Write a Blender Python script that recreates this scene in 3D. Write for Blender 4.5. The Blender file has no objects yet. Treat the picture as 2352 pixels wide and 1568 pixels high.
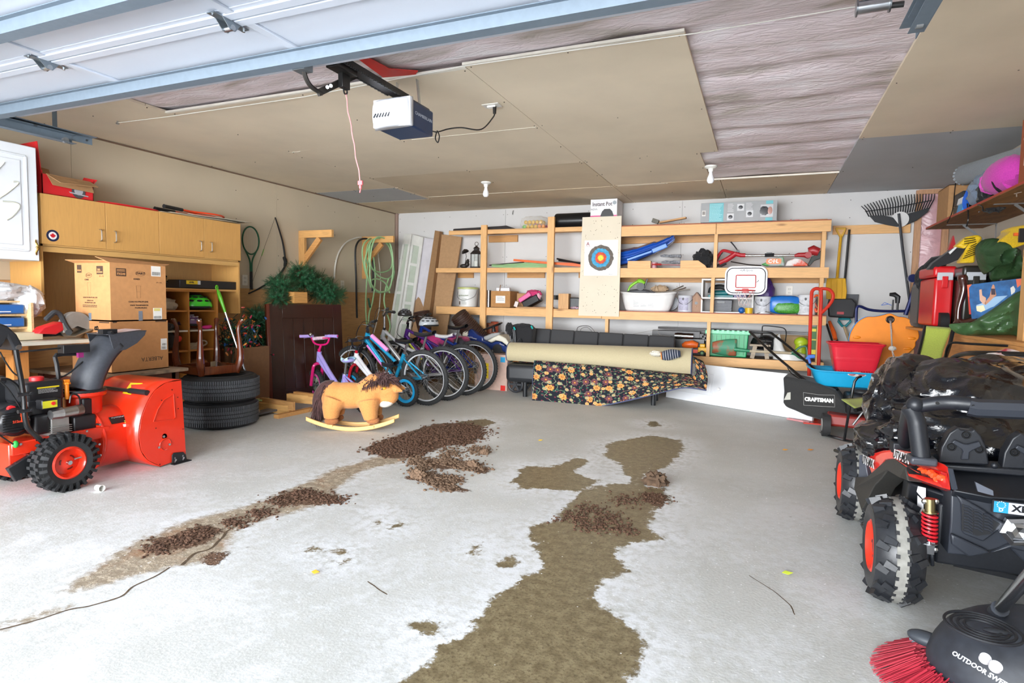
import bpy,math,random
import numpy as np
from math import sin,cos,pi,radians,sqrt,atan2,exp
from mathutils import Vector,Matrix,noise,Euler

SC=bpy.context.scene
COL=SC.collection
# ------------------------------------------------------------------ camera
FPX=1363.8
YAW,PIT,ROL=radians(22.705),radians(3.865),radians(1.079)
CAM=Vector((0,0,1.12))
_f=Vector((-sin(YAW)*cos(PIT),cos(YAW)*cos(PIT),-sin(PIT)))
_r=Vector((cos(YAW),sin(YAW),0));_u=_r.cross(_f)
CR=_r*cos(ROL) + _u*sin(ROL);CU=_u*cos(ROL) - _r*sin(ROL);CF=_f
cd=bpy.data.cameras.new('camera');cam=bpy.data.objects.new('camera',cd);COL.objects.link(cam)
cd.sensor_width=36;cd.lens=36*FPX/2352;cd.clip_start=.05;cd.clip_end=200
cam.matrix_world=Matrix(((CR.x,CU.x,-CF.x,CAM.x),(CR.y,CU.y,-CF.y,CAM.y),(CR.z,CU.z,-CF.z,CAM.z),(0,0,0,1)))
SC.camera=cam
# ------------------------------------------------------------------ light
w=bpy.data.worlds.new('overcast_sky');SC.world=w;w.use_nodes=True
bg=w.node_tree.nodes['Background'];bg.inputs[0].default_value=(.86,.93,1,1);bg.inputs[1].default_value=2.1
def area(name,loc,rot,sx,sy,power,col=(1,1,1)):
    l=bpy.data.lights.new(name,'AREA');l.shape='RECTANGLE';l.size=sx;l.size_y=sy;l.energy=power;l.color=col
    o=bpy.data.objects.new(name,l);COL.objects.link(o);o.location=loc;o.rotation_euler=rot
    return o
# added fill lamp in place of driveway bounce, aimed up to brighten the ceiling
area('ceiling_fill_lamp',(-2,-5.2,.03),(radians(180-20),0,0),12,6,2300,(.96,.98,1))
# added fill lamp far outside the open garage door, brightens the rear
area('rear_fill_lamp',(-1.8,-11,3.0),(radians(88),0,0),16,5,3900,(.94,.97,1))
sl=bpy.data.lights.new('added_sun','SUN');sl.energy=30;sl.angle=.05;so=bpy.data.objects.new('added_sun',sl);COL.objects.link(so);so.rotation_euler=(radians(-38),0,radians(8))  # added despite the overcast sky: lights the driveway so its bounce lifts the ceiling
SC.view_settings.view_transform='Standard'
SC.view_settings.look='None'
SC.view_settings.gamma=1
SC.view_settings.use_curve_mapping=False
SC.view_settings.exposure=0.47

# ------------------------------------------------------------------ placing helpers
def at(px,py,X=None,Y=None,Z=None):
    d=CR*((px-1176)/FPX) - CU*((py-784)/FPX) + CF
    if X is not None: t=(X-CAM.x)/d.x
    elif Y is not None: t=(Y-CAM.y)/d.y
    else: t=(Z-CAM.z)/d.z
    return CAM + d*t
def atp(px,py,P,N):
    d=CR*((px-1176)/FPX) - CU*((py-784)/FPX) + CF
    P=Vector(P);N=Vector(N)
    return CAM + d*((P-CAM).dot(N)/d.dot(N))
def V(*a): return Vector(a)
def rotm(rx=0,ry=0,rz=0): return Euler((radians(rx),radians(ry),radians(rz))).to_matrix().to_4x4()
def TM(p,rx=0,ry=0,rz=0): return Matrix.Translation(Vector(p)) @ rotm(rx,ry,rz)
def axes(o,x,y,z=None):
    x=Vector(x).normalized();y=Vector(y);z=Vector(z) if z is not None else x.cross(y);z.normalize();y=z.cross(x).normalized()
    return Matrix(((x.x,y.x,z.x,o[0]),(x.y,y.y,z.y,o[1]),(x.z,y.z,z.z,o[2]),(0,0,0,1)))
FRONT=lambda p: axes(p,(1,0,0),(0,0,1),(0,-1,0))      # drawing plane whose face looks at -Y
LSIDE=lambda p: axes(p,(0,1,0),(0,0,1),(1,0,0))      # drawing plane on a left wall, face looks at +X

# ------------------------------------------------------------------ materials
def lin(h):
    if isinstance(h,tuple): return h
    h=h.lstrip('#');c=[int(h[i:i+2],16)/255 for i in (0,2,4)]
    return tuple((x/12.92 if x <= .04045 else ((x+.055)/1.055)**2.4) for x in c)
MATS={}
def _nodes(name):
    m=bpy.data.materials.new(name);m.use_nodes=True
    nt=m.node_tree;b=nt.nodes['Principled BSDF']
    return m,nt,b
def ramp(nt,stops):
    r=nt.nodes.new('ShaderNodeValToRGB');e=r.color_ramp.elements
    while len(e) < len(stops): e.new(.5)
    for i,(p,c) in enumerate(stops): e[i].position=p;e[i].color=(*c,1)
    return r
def mixc(c,k): return tuple(min(1,x*k) for x in c)
def mat(col,rough=.5,metal=0,kind='plain',scale=None,bump=None,var=None,axis=2,coat=0,alpha=None,emit=0,trans=0,col2=None):
    key=(col,rough,metal,kind,scale,bump,var,axis,coat,alpha,emit,trans,col2)
    if key in MATS: return MATS[key]
    m,nt,b=_nodes(kind+'_'+str(len(MATS)));L=nt.links.new;N=nt.nodes.new
    c=lin(col);b.inputs['Roughness'].default_value=rough;b.inputs['Metallic'].default_value=metal
    if coat: b.inputs['Coat Weight'].default_value=coat;b.inputs['Coat Roughness'].default_value=.08
    if trans: b.inputs['Transmission Weight'].default_value=trans
    if alpha is not None: b.inputs['Alpha'].default_value=alpha
    if emit: b.inputs['Emission Color'].default_value=(*c,1);b.inputs['Emission Strength'].default_value=emit
    tc=N('ShaderNodeTexCoord');mp=N('ShaderNodeMapping');L(tc.outputs['Object'],mp.inputs[0])
    n=N('ShaderNodeTexNoise');L(mp.outputs[0],n.inputs['Vector'])
    D={'plain': (9,.0,.06),'wood': (5,.25,.22),'card': (30,.1,.07),'fabric': (160,.35,.14),'metal': (30,.05,.06),'leather': (60,.25,.1),'rubber': (50,.25,.14),
         'film': (7,.9,.1),'worn': (7,.2,.35),'plush': (90,.9,.16),'rust': (14,.2,0),'weave': (60,.5,.2),'osb': (18,.3,.4)}[kind]
    sc=scale if scale else D[0];bp=D[1] if bump is None else bump;va=D[2] if var is None else var
    n.inputs['Scale'].default_value=sc;n.inputs['Detail'].default_value=5
    if kind == 'wood':
        s=[14,14,14];s[axis]=1.1;mp.inputs['Scale'].default_value=s
        n.inputs['Scale'].default_value=sc;n.inputs['Distortion'].default_value=1.2
        r=ramp(nt,[(.3,mixc(c,1-va)),(.5,c),(.72,mixc(c,1+va*.6))]);L(n.outputs[0],r.inputs[0])
        # knots
        vo=N('ShaderNodeTexVoronoi');mp2=N('ShaderNodeMapping');s2=[9,9,9];s2[axis]=2.4;mp2.inputs['Scale'].default_value=s2
        L(tc.outputs['Object'],mp2.inputs[0]);L(mp2.outputs[0],vo.inputs['Vector']);vo.inputs['Scale'].default_value=.6
        r2=ramp(nt,[(.03,(.30,.18,.1)),(.10,(1,1,1))]);L(vo.outputs['Distance'],r2.inputs[0])
        mx=N('ShaderNodeMixRGB');mx.blend_type='MULTIPLY';mx.inputs[0].default_value=.7 if va > .1 else 0
        L(r.outputs[0],mx.inputs[1]);L(r2.outputs[0],mx.inputs[2]);L(mx.outputs[0],b.inputs['Base Color'])
    elif kind == 'osb':
        s=[8,8,8];s[axis]=2;mp.inputs['Scale'].default_value=s
        vo=N('ShaderNodeTexVoronoi');L(mp.outputs[0],vo.inputs['Vector']);vo.inputs['Scale'].default_value=4
        r=ramp(nt,[(0,mixc(c,1-va)),(1,mixc(c,1+va*.4))]);L(vo.outputs['Color'],r.inputs[0]);L(r.outputs[0],b.inputs['Base Color'])
    else:
        hi=lin(col2) if col2 else mixc(c,1+va*.5)
        lo=c if col2 else mixc(c,1-va)
        r=ramp(nt,[(.35 if not col2 else .45,lo),(.65 if not col2 else .56,hi)]);L(n.outputs[0],r.inputs[0]);L(r.outputs[0],b.inputs['Base Color'])
    if kind == 'film':
        n.inputs['Distortion'].default_value=1.5
    if kind == 'fabric' or kind == 'plush': b.inputs['Sheen Weight'].default_value=.12
    if bp:
        bm=N('ShaderNodeBump');bm.inputs['Strength'].default_value=bp;bm.inputs['Distance'].default_value=.004 if kind != 'film' else .02
        L(n.outputs[0],bm.inputs['Height']);L(bm.outputs[0],b.inputs['Normal'])
    MATS[key]=m
    return m
def wood(col,axis=2,va=.2,rough=.55): return mat(col,rough,kind='wood',axis=axis,var=va)
def metal(col='#b8bcc0',rough=.3): return mat(col,rough,1,'metal')
def card(col='#b98a5e'): return mat(col,.85,kind='card')
def plas(col,rough=.35,**k): return mat(col,rough,**k)
def fab(col,**k): return mat(col,.9,kind='fabric',**k)
def rub(col='#2a2a2c',rough=.75): return mat(col,rough,kind='rubber')
BLK=lambda: plas('#1c1d20',.4)
LUM='#dcae78'

# ------------------------------------------------------------------ mesh builder
class MB:
    def __init__(s): s.v=[];s.f=[]
    def add(s,vs,fs,M=None):
        o=len(s.v)
        s.v += [tuple(M @ Vector(p)) if M is not None else tuple(p) for p in vs]
        s.f += [tuple(i+o for i in f) for f in fs]
        return s
    def box(s,c,d,R=None,taper=1,tapery=None):
        x,y,z=d[0]/2,d[1]/2,d[2]/2;ty=taper if tapery is None else tapery
        vs=[(-x,-y,-z),(x,-y,-z),(x,y,-z),(-x,y,-z),(-x*taper,-y*ty,z),(x*taper,-y*ty,z),(x*taper,y*ty,z),(-x*taper,y*ty,z)]
        M=Matrix.Translation(Vector(c)) @ (R if R is not None else Matrix())
        return s.add(vs,[(3,2,1,0),(4,5,6,7),(0,1,5,4),(1,2,6,5),(2,3,7,6),(3,0,4,7)],M)
    def mm(s,a,b): # min max box
        return s.box([(a[i]+b[i])/2 for i in range(3)],[abs(b[i]-a[i]) for i in range(3)])
    def beam(s,p,q,w,h,up=(0,0,1),ext=0):
        p=Vector(p);q=Vector(q);d=(q-p).normalized();u=Vector(up)
        if abs(d.dot(u)) > .99: u=Vector((1,0,0))
        y=u.cross(d).normalized();z=d.cross(y);L=(q-p).length+ext*2;c=(p+q)/2
        M=Matrix(((d.x,y.x,z.x,c.x),(d.y,y.y,z.y,c.y),(d.z,y.z,z.z,c.z),(0,0,0,1)))
        return s.box((0,0,0),(L,w,h),None) if False else s._b(M,L,w,h)
    def _b(s,M,L,w,h):
        t=MB();t.box((0,0,0),(L,w,h));return s.add(t.v,t.f,M)
    def cyl(s,p,q,r,r2=None,n=14,cap=True):
        return s.tube([p,q],[r,r if r2 is None else r2],n,cap=cap)
    def tube(s,pts,r,n=8,closed=False,cap=True,flat=1):
        P=[Vector(p) for p in pts];m=len(P);rr=r if isinstance(r,(list,tuple)) else [r]*m
        t0=(P[1]-P[0]).normalized();u=t0.orthogonal().normalized() if flat == 1 else (Vector((0,0,1)).cross(t0) if abs(t0.z) < .9 else Vector((1,0,0))).normalized()
        o=len(s.v)
        for i in range(m):
            if closed: t=(P[(i+1) % m]-P[i-1])
            else: t=P[min(i+1,m-1)]-P[max(i-1,0)]
            t.normalize();u=(u - t*u.dot(t));u=u.normalized() if u.length > 1e-6 else t.orthogonal().normalized()
            w_=t.cross(u)
            for k in range(n):
                a=2*pi*k/n
                s.v.append(tuple(P[i] + (u*cos(a) + w_*sin(a)*flat)*rr[i]))
        for i in range(m if closed else m-1):
            a=o+i*n;b=o+((i+1) % m)*n
            for k in range(n): s.f.append((a+k,a+(k+1) % n,b+(k+1) % n,b+k))
        if cap and not closed:
            s.f.append(tuple(o+k for k in range(n-1,-1,-1)));s.f.append(tuple(o+(m-1)*n+k for k in range(n)))
        return s
    def lathe(s,prof,M=None,n=24,a0=0,a1=2*pi):
        full=abs(a1-a0-2*pi) < 1e-6;k=n if full else n+1;vs=[]
        for (r,z) in prof:
            for i in range(k):
                a=a0+(a1-a0)*i/n;vs.append((r*cos(a),r*sin(a),z))
        fs=[]
        for j in range(len(prof)-1):
            for i in range(n):
                i2=(i+1) % k;fs.append((j*k+i,j*k+i2,(j+1)*k+i2,(j+1)*k+i))
        return s.add(vs,fs,M)
    def prism(s,pts,t,M=None,z0=0):
        n=len(pts);A=sum(pts[i][0]*pts[(i+1) % n][1]-pts[(i+1) % n][0]*pts[i][1] for i in range(n))
        if A < 0: pts=pts[::-1]
        vs=[(x,y,z0) for x,y in pts] + [(x,y,z0+t) for x,y in pts]
        fs=[tuple(range(n-1,-1,-1)),tuple(range(n,2*n))] + [(i,(i+1) % n,n+(i+1) % n,n+i) for i in range(n)]
        return s.add(vs,fs,M)
    def slab(s,pts3,d): # 3D polygon extruded by vector d
        d=Vector(d);n=len(pts3);P=[Vector(p) for p in pts3];nn=Vector()
        for i in range(n): nn += P[i].cross(P[(i+1) % n])
        if nn.dot(d) < 0: P=P[::-1]
        vs=[tuple(p) for p in P]+[tuple(p+d) for p in P]
        return s.add(vs,[tuple(range(n-1,-1,-1)),tuple(range(n,2*n))]+[(i,(i+1) % n,n+(i+1) % n,n+i) for i in range(n)])
    def grid(s,fn,nu,nv,cu=False,cv=False):
        o=len(s.v);U=nu if cu else nu+1;W=nv if cv else nv+1
        for i in range(U):
            for j in range(W): s.v.append(tuple(fn(i/nu,j/nv)))
        for i in range(nu):
            for j in range(nv):
                a=o+i*W+j;b=o+((i+1) % U)*W+j;c=o+((i+1) % U)*W+(j+1) % W;d=o+i*W+(j+1) % W
                s.f.append((a,b,c,d))
        return s
    def ell(s,c,r,n=16,R=None,lo=0,hi=1,amp=0,fr=3,seed=0,ridge=False,sq=1):
        M=Matrix.Translation(Vector(c)) @ (R if R is not None else Matrix())
        if isinstance(r,(int,float)): r=(r,r,r)
        def fn(u,v):
            a=2*pi*u;b=-pi/2+pi*(lo+(hi-lo)*v)
            sg=lambda x: math.copysign(abs(x)**sq,x)
            p=Vector((sg(cos(b))*sg(cos(a)),sg(cos(b))*sg(sin(a)),sg(sin(b))))
            if amp:
                q=p*fr+Vector((seed*7.3,seed*3.1,0));k=noise.noise(q)+.5*noise.noise(q*2.1)
                if ridge: k=(1-2*abs(noise.noise(q)))*.6+.5*(1-2*abs(noise.noise(q*2.3+Vector((5,1,2)))))+.25*noise.noise(q*5)-.4
                p=p*(1+amp*k)
            return M @ Vector((p.x*r[0],p.y*r[1],p.z*r[2]))
        return s.grid(fn,n,max(4,n//2 if hi-lo > .6 else n//3),cu=True)
    def torus(s,c,ax,R,r,n=28,m=10,flat=1,a0=0,a1=2*pi):
        ax=Vector(ax).normalized();u=ax.orthogonal().normalized();w_=ax.cross(u);c=Vector(c);cl=abs(a1-a0-2*pi) < 1e-6
        def fn(i,j):
            a=a0+(a1-a0)*i;b=2*pi*j;d=u*cos(a)+w_*sin(a)
            return c+d*(R+r*cos(b))+ax*(r*flat*sin(b))
        return s.grid(fn,n,m,cu=cl,cv=True)

ROOTINV={}
def _root(o):
    while o.parent: o=o.parent
    return o
def build(mb,name,m,parent=None,bev=0,sub=0,solid=0,ang=35,flat=False,kind=None,seg=2,label=None):
    inv=None
    if parent is not None:
        inv=ROOTINV.get(_root(parent).name)
    vs=mb.v
    if inv is not None: vs=[tuple(inv @ Vector(p)) for p in vs]
    me=bpy.data.meshes.new(name);me.from_pydata(vs,[],mb.f);me.update()
    if isinstance(m,(list,tuple)):
        for x in m: me.materials.append(x)
    else: me.materials.append(m)
    if not flat:
        me.shade_smooth()
        try: me.set_sharp_from_angle(angle=radians(ang))
        except Exception: pass
    o=bpy.data.objects.new(name,me);COL.objects.link(o)
    if parent is not None: o.parent=parent
    if solid:
        d=o.modifiers.new('solid','SOLIDIFY');d.thickness=abs(solid);d.offset=-1 if solid > 0 else 1
    if bev:
        d=o.modifiers.new('bevel','BEVEL');d.width=bev;d.segments=seg;d.limit_method='ANGLE';d.angle_limit=radians(40);d.harden_normals=False
    if sub:
        d=o.modifiers.new('sub','SUBSURF');d.levels=sub;d.render_levels=sub
    if kind: o['kind']=kind
    if label: o['label']=label
    return o
def struct(mb,name,m,parent=None,**k):
    o=build(mb,name,m,parent,**k)
    if parent is None: o['kind']='structure'
    return o
CUR=None
def thing(name,label,cat,loc=(0,0,0),M=None,group=None):
    """Empty at the thing's base. With M the parts are given in the local frame M, otherwise in room coordinates."""
    global CUR
    o=bpy.data.objects.new(name,None);COL.objects.link(o);o.empty_display_size=.05
    if M is not None: o.matrix_world=M
    else:
        o.location=loc;ROOTINV[o.name]=Matrix.Translation(-Vector(loc))
    o['label']=label;o['category']=cat
    if group: o['group']=group
    CUR=o
    return o
def P(mb,name,m,parent=None,**k): return build(mb,name,m,parent or CUR,**k)
def solo(mb,name,label,cat,m,group=None,kind=None,**k):
    """a thing that is a single mesh: origin at the middle of its underside"""
    A=np.array(mb.v);c=Vector(((A[:,0].min()+A[:,0].max())/2,(A[:,1].min()+A[:,1].max())/2,A[:,2].min()))
    mb.v=[tuple(Vector(p)-c) for p in mb.v]
    o=build(mb,name,m,None,**k);o.location=c;ROOTINV[o.name]=Matrix.Translation(-c);o['label']=label;o['category']=cat
    if group: o['group']=group
    if kind: o['kind']=kind
    return o
def dup(root,M,label=None):
    r=root.copy();COL.objects.link(r);r.matrix_world=M
    if label: r['label']=label
    def rec(a,b):
        for ch in list(a.children):
            if ch.name.startswith('~'): continue
            c=ch.copy();COL.objects.link(c);c.parent=b;rec(ch,c)
    rec(root,r)
    return r
def text(s,M,size,m,parent=None,name='lettering',ext=.0006,align='CENTER',sx=1,bold=0,shear=0):
    """flat printed letters; M is the room-space frame (x along the line, y up the letters, z out of the surface)"""
    cu=bpy.data.curves.new('t','FONT');cu.body=s;cu.size=size;cu.align_x=align;cu.align_y='CENTER';cu.resolution_u=2;cu.offset=bold;cu.shear=shear;cu.extrude=ext/2
    to=bpy.data.objects.new('t',cu);me0=to.to_mesh()
    mb=MB();mb.add([(v.co.x*sx,v.co.y,v.co.z+ext/2) for v in me0.vertices],[tuple(p.vertices) for p in me0.polygons],M)
    to.to_mesh_clear();bpy.data.objects.remove(to);bpy.data.curves.remove(cu)
    return build(mb,name,m,parent or CUR,flat=True)
def label_rect(w_,h,M,m,parent=None,name='sticker',t=.0008,z=0): # flat print on a face
    mb=MB();mb.prism([(-w_/2,-h/2),(w_/2,-h/2),(w_/2,h/2),(-w_/2,h/2)],t,M,z0=z)
    return build(mb,name,m,parent or CUR)
def bars(M,x0,x1,y0,y1,m,n=16,seed=1,parent=None,name='barcode'):
    rnd=random.Random(seed);mb=MB();x=x0
    while x < x1:
        w_=rnd.uniform(.3,1)*(x1-x0)/n/1.4;mb.prism([(x,y0),(min(x+w_,x1),y0),(min(x+w_,x1),y1),(x,y1)],.0008,M);x += w_*rnd.uniform(1.4,2.4)
    return build(mb,name,m,parent or CUR,flat=True)
def fines(M,x0,x1,y0,y1,rows,m,seed=1,parent=None,name='small_print',th=.35):
    rnd=random.Random(seed);mb=MB();dy=(y1-y0)/rows
    for i in range(rows):
        y=y0+dy*(i+.3);x=x0;xe=x1-rnd.uniform(0,.25)*(x1-x0)
        while x < xe:
            l=rnd.uniform(.06,.16)*(x1-x0);e=min(x+l,xe);mb.prism([(x,y),(e,y),(e,y+dy*th),(x,y+dy*th)],.0006,M);x=e+.02*(x1-x0)
    return build(mb,name,m,parent or CUR,flat=True)
def arc(c,r,a0,a1,n=10): return [(c[0]+r*cos(radians(a0+(a1-a0)*i/n)),c[1]+r*sin(radians(a0+(a1-a0)*i/n))) for i in range(n+1)]
def rrect(w_,h,r,n=4,c=(0,0)):
    x,y=w_/2-r,h/2-r
    return arc((c[0]+x,c[1]+y),r,0,90,n)+arc((c[0]-x,c[1]+y),r,90,180,n)+arc((c[0]-x,c[1]-y),r,180,270,n)+arc((c[0]+x,c[1]-y),r,270,360,n)
def spline(pts,n=6,closed=False):
    Q=[Vector(p) for p in pts];m=len(Q);out=[]
    for i in range(m if closed else m-1):
        if closed: a,b,c,d=Q[i-1],Q[i],Q[(i+1) % m],Q[(i+2) % m]
        else: a,b,c,d=Q[max(i-1,0)],Q[i],Q[i+1],Q[min(i+2,m-1)]
        for k in range(n):
            t=k/n;out.append(.5*((2*b)+(c-a)*t+(2*a-5*b+4*c-d)*t*t+(3*b-a-3*c+d)*t**3))
    if not closed: out.append(Q[-1])
    return out
def px(pts,n=0,**k):
    q=[at(a,b,**k) for a,b in pts]
    return spline(q,n) if n else q

# ================================================================== ROOM
XL,XR,YB,YF,ZC=-5.26,1.84,7.86,-.35,2.44
def floor_build():
    # stain outlines on the slab, given in room coordinates through their outline in the photograph
    z1=lambda L: [at(700+x/2.613,920+y/2.613,Z=0) for x,y in L]
    z2=lambda L: [at(x/2.613,1050+y/2.613,Z=0) for x,y in L]
    wet=[z1([(560,1760),(730,1568),(800,1460),(940,1390),(1040,1290),(1100,1200),(1250,1120),(1290,1060),(1430,1010),(1440,960),(1370,890),(1350,770),(1500,720),(1570,650),(1620,570),(1680,530),(1750,500),(1980,500),(2060,520),(2150,520),(2200,600),(2110,640),(2050,730),(2110,790),(2160,830),(1940,870),(1840,870),(1900,960),(1910,1010),(1800,1080),(1740,1180),(1800,1270),(1920,1330),(1990,1400),(2060,1480),(1960,1600),(1900,1760)]),
           z1([(1250,480),(1310,390),(1480,400),(1600,350),(1690,350),(1680,380),(1600,430),(1750,480),(1800,510),(1650,545),(1450,530),(1300,530)]),
           z1([(1900,385),(1800,330),(1810,260),(2070,205),(2260,240),(2270,310),(2180,390),(2020,440),(2060,500),(1960,510),(1930,440)]),
           z1([(1165,960),(1230,925),(1290,950),(1250,1000),(1180,1000)]),z1([(980,920),(1060,830),(1085,850),(1030,930)]),
           z1([(660,1360),(740,1300),(800,1340),(760,1400),(690,1415)]),z1([(2040,130),(2100,125),(2150,150),(2080,155)]),
           z1([(0,905),(60,875),(115,885),(60,905)]),z1([(165,915),(215,885),(265,900),(215,930)]),z1([(160,970),(230,950),(275,960),(215,985)]),z1([(490,775),(530,745),(585,735),(540,775)]),z1([(420,670),(460,655),(465,668),(430,676)]),z1([(430,735),(470,715),(482,722),(445,738)]),
           z1([(800,190),(900,130),(1080,110),(1160,130),(1060,160),(1060,230)])]
    mud=[z1([(350,285),(490,230),(760,140),(900,130),(1060,150),(1060,210),(1000,260),(850,270),(700,340),(520,350),(380,310)]),
           z1([(600,360),(800,350),(940,350),(1100,400),(1090,440),(960,420),(780,400),(640,380)]),z1([(560,460),(700,440),(900,440),(980,480),(880,500),(980,545),(850,535),(680,490)]),
           z2([(1700,205),(1850,195),(1990,225),(2050,265),(1900,290),(1700,290),(1640,260)]),z1([(2000,560),(2150,550),(2200,600),(2120,640),(2030,600)]),
           z2([(900,490),(1200,410),(1350,440),(1250,500),(1100,560),(960,570)]),z2([(1200,590),(1320,560),(1370,580),(1300,640),(1200,625)])]
    trail=[z2([(380,800),(540,680),(760,540),(900,475),(1120,380),(1420,310),(1600,250),(1720,195),(1850,150),(1980,80),(2250,0),(2400,-40),(2500,-60),(2560,-20),(2400,30),(2200,70),(2060,150),(2000,200),(2060,265),(1900,290),(1650,360),(1420,430),(1380,540),(1300,620),(1080,650),(900,690),(640,760),(430,805)]),
             z2([(-200,1030),(0,1010),(200,940),(420,890),(420,905),(200,975),(0,1050),(-200,1090)])]
    salt=[z2([(100,700),(250,560),(600,480),(700,570),(400,650)]),z2([(920,400),(1100,340),(1330,310),(1250,350),(1000,430)]),z2([(30,540),(180,450),(330,460),(200,520)]),
            z1([(1900,1400),(2100,1480),(2000,1700),(1700,1700),(1650,1560)]),z1([(900,1500),(980,1470),(1250,1600),(1100,1700)])]
    xs=np.linspace(XL,XR,210);ys=np.linspace(-1.2,YB,270)
    GX,GY=np.meshgrid(xs,ys,indexing='ij')
    def sd(polys):
        best=np.full(GX.shape,9.);ins=np.zeros(GX.shape,bool)
        for poly in polys:
            n=len(poly);cnt=np.zeros(GX.shape,bool)
            for i in range(n):
                ax,ay=poly[i].x,poly[i].y;bx,by=poly[(i+1) % n].x,poly[(i+1) % n].y
                dx,dy=bx-ax,by-ay;t=np.clip(((GX-ax)*dx+(GY-ay)*dy)/(dx*dx+dy*dy+1e-12),0,1)
                best=np.minimum(best,np.hypot(GX-ax-t*dx,GY-ay-t*dy))
                c=((ay > GY) != (by > GY)) & (GX < (bx-ax)*(GY-ay)/(by-ay+1e-12)+ax)
                cnt ^= c
            ins |= cnt
        return np.clip(np.where(ins,-best,best),-.5,.5)
    nx,ny=len(xs),len(ys)
    me=bpy.data.meshes.new('floor')
    Z=np.zeros(GX.shape)
    co=np.stack([GX,GY,Z],-1).reshape(-1,3)
    I=np.arange(nx*ny).reshape(nx,ny)
    fc=np.stack([I[:-1,:-1],I[1:,:-1],I[1:,1:],I[:-1,1:]],-1).reshape(-1,4)
    me.from_pydata(co.tolist(),[],fc.tolist())
    for nm,ps in (('wet',wet),('mud',mud),('trail',trail),('salt',salt)):
        a=me.attributes.new(nm,'FLOAT','POINT');a.data.foreach_set('value',sd(ps).reshape(-1).astype(np.float32))
    m,nt,b=_nodes('concrete_slab');L=nt.links.new;N=nt.nodes.new
    tc=N('ShaderNodeTexCoord')
    def nz(s,det=8,rough=.6,dist=0):
        n=N('ShaderNodeTexNoise');n.inputs['Scale'].default_value=s;n.inputs['Detail'].default_value=det;n.inputs['Roughness'].default_value=rough;n.inputs['Distortion'].default_value=dist
        L(tc.outputs['Object'],n.inputs['Vector']);return n.outputs[0]
    def ma(op,a,b_,c=None):
        n=N('ShaderNodeMath');n.operation=op
        for i,x in enumerate((a,b_,c)):
            if x is None: continue
            if isinstance(x,(int,float)): n.inputs[i].default_value=x
            else: L(x,n.inputs[i])
        return n.outputs[0]
    def mr(v,a,b_,c=0,d=1):
        n=N('ShaderNodeMapRange');n.interpolation_type='SMOOTHSTEP';L(v,n.inputs[0]);n.inputs[1].default_value=a;n.inputs[2].default_value=b_;n.inputs[3].default_value=c;n.inputs[4].default_value=d;return n.outputs[0]
    def mx(f,a,b_,bl='MIX'):
        n=N('ShaderNodeMixRGB');n.blend_type=bl
        if isinstance(f,(int,float)): n.inputs[0].default_value=f
        else: L(f,n.inputs[0])
        for i,x in ((1,a),(2,b_)):
            if isinstance(x,tuple): n.inputs[i].default_value=(*x,1)
            else: L(x,n.inputs[i])
        return n.outputs[0]
    at_={}
    n6=nz(6);n25=nz(25,6);n90=nz(90,4);n1=nz(1.1,6);n300=nz(260,3)
    for nm in ('wet','mud','trail','salt'):
        a=N('ShaderNodeAttribute');a.attribute_name=nm
        v=ma('MULTIPLY_ADD',ma('SUBTRACT',n6,.5),.16,a.outputs['Fac']);v=ma('MULTIPLY_ADD',ma('SUBTRACT',n25,.5),.10,v)
        at_[nm]=ma('MULTIPLY_ADD',ma('SUBTRACT',n90,.5),.05,v)
    base=mx(mr(n1,.35,.7),lin('#c9cac6'),lin('#dadbd8'))
    base=mx(mr(n6,.35,.75,0,.5),base,lin('#cfd1ce'))
    base=mx(mr(n90,.35,.7,0,.25),base,lin('#a3a59f'))
    # salt bloom: patches near the opening and rims around the wet area
    sepY=N('ShaderNodeSeparateXYZ');L(tc.outputs['Object'],sepY.inputs[0])
    near=mr(sepY.outputs[1],1.0,5.6,1,.12)
    bloom=ma('MULTIPLY',mr(ma('MULTIPLY_ADD',n25,.5,ma('MULTIPLY',nz(2.3,10,.68,.6),.8)),.58,.78),near)
    rim=mr(at_['wet'],.0,.30,1,0);rim=ma('MULTIPLY',rim,mr(ma('ADD',n25,ma('MULTIPLY',n6,.6)),.62,.92))
    rim2=ma('MULTIPLY',mr(at_['trail'],.0,.25,1,0),mr(n25,.38,.6,0,.8))
    sal=ma('MULTIPLY',mr(at_['salt'],-.02,.03,1,0),mr(n25,.3,.6,.3,1))
    s_all=ma('MAXIMUM',ma('MAXIMUM',ma('MULTIPLY',bloom,.65),rim),ma('MAXIMUM',rim2,sal))
    base=mx(s_all,base,lin('#e6e9ec'))
    # small dark specks
    vo=N('ShaderNodeTexVoronoi');vo.inputs['Scale'].default_value=4.5;L(tc.outputs['Object'],vo.inputs['Vector'])
    spk=ma('MULTIPLY',mr(ma('MULTIPLY_ADD',n90,.09,vo.outputs['Distance']),.07,.09,1,0),mr(nz(1.7),.5,.56))
    base=mx(ma('MULTIPLY',spk,.75),base,lin('#5d584c'))
    # wet stain
    wcol=mx(mr(n25,.3,.7),lin('#6f6349'),lin('#948869'));wcol=mx(mr(n90,.45,.7,0,.75),wcol,lin('#54432f'));wcol=mx(mr(n300,.68,.74,0,.7),wcol,lin('#cfcabb'))
    wf=mr(at_['wet'],-.01,.012,1,0);base=mx(wf,base,wcol)
    tcol=mx(mr(n25,.35,.65),lin('#8f7f68'),lin('#b5a58c'));tcol=mx(mr(n6,.5,.7,0,.7),tcol,lin('#9a6b3d'));tcol=mx(mr(n90,.6,.7),tcol,lin('#d2cdc4'))
    tf=mr(at_['trail'],-.03,.03,1,0);base=mx(ma('MULTIPLY',tf,.92),base,tcol)
    mcol=mx(mr(n90,.35,.65),lin('#4c3628'),lin('#80624b'));mf=mr(at_['mud'],-.015,.01,1,0);base=mx(mf,base,mcol)
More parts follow.
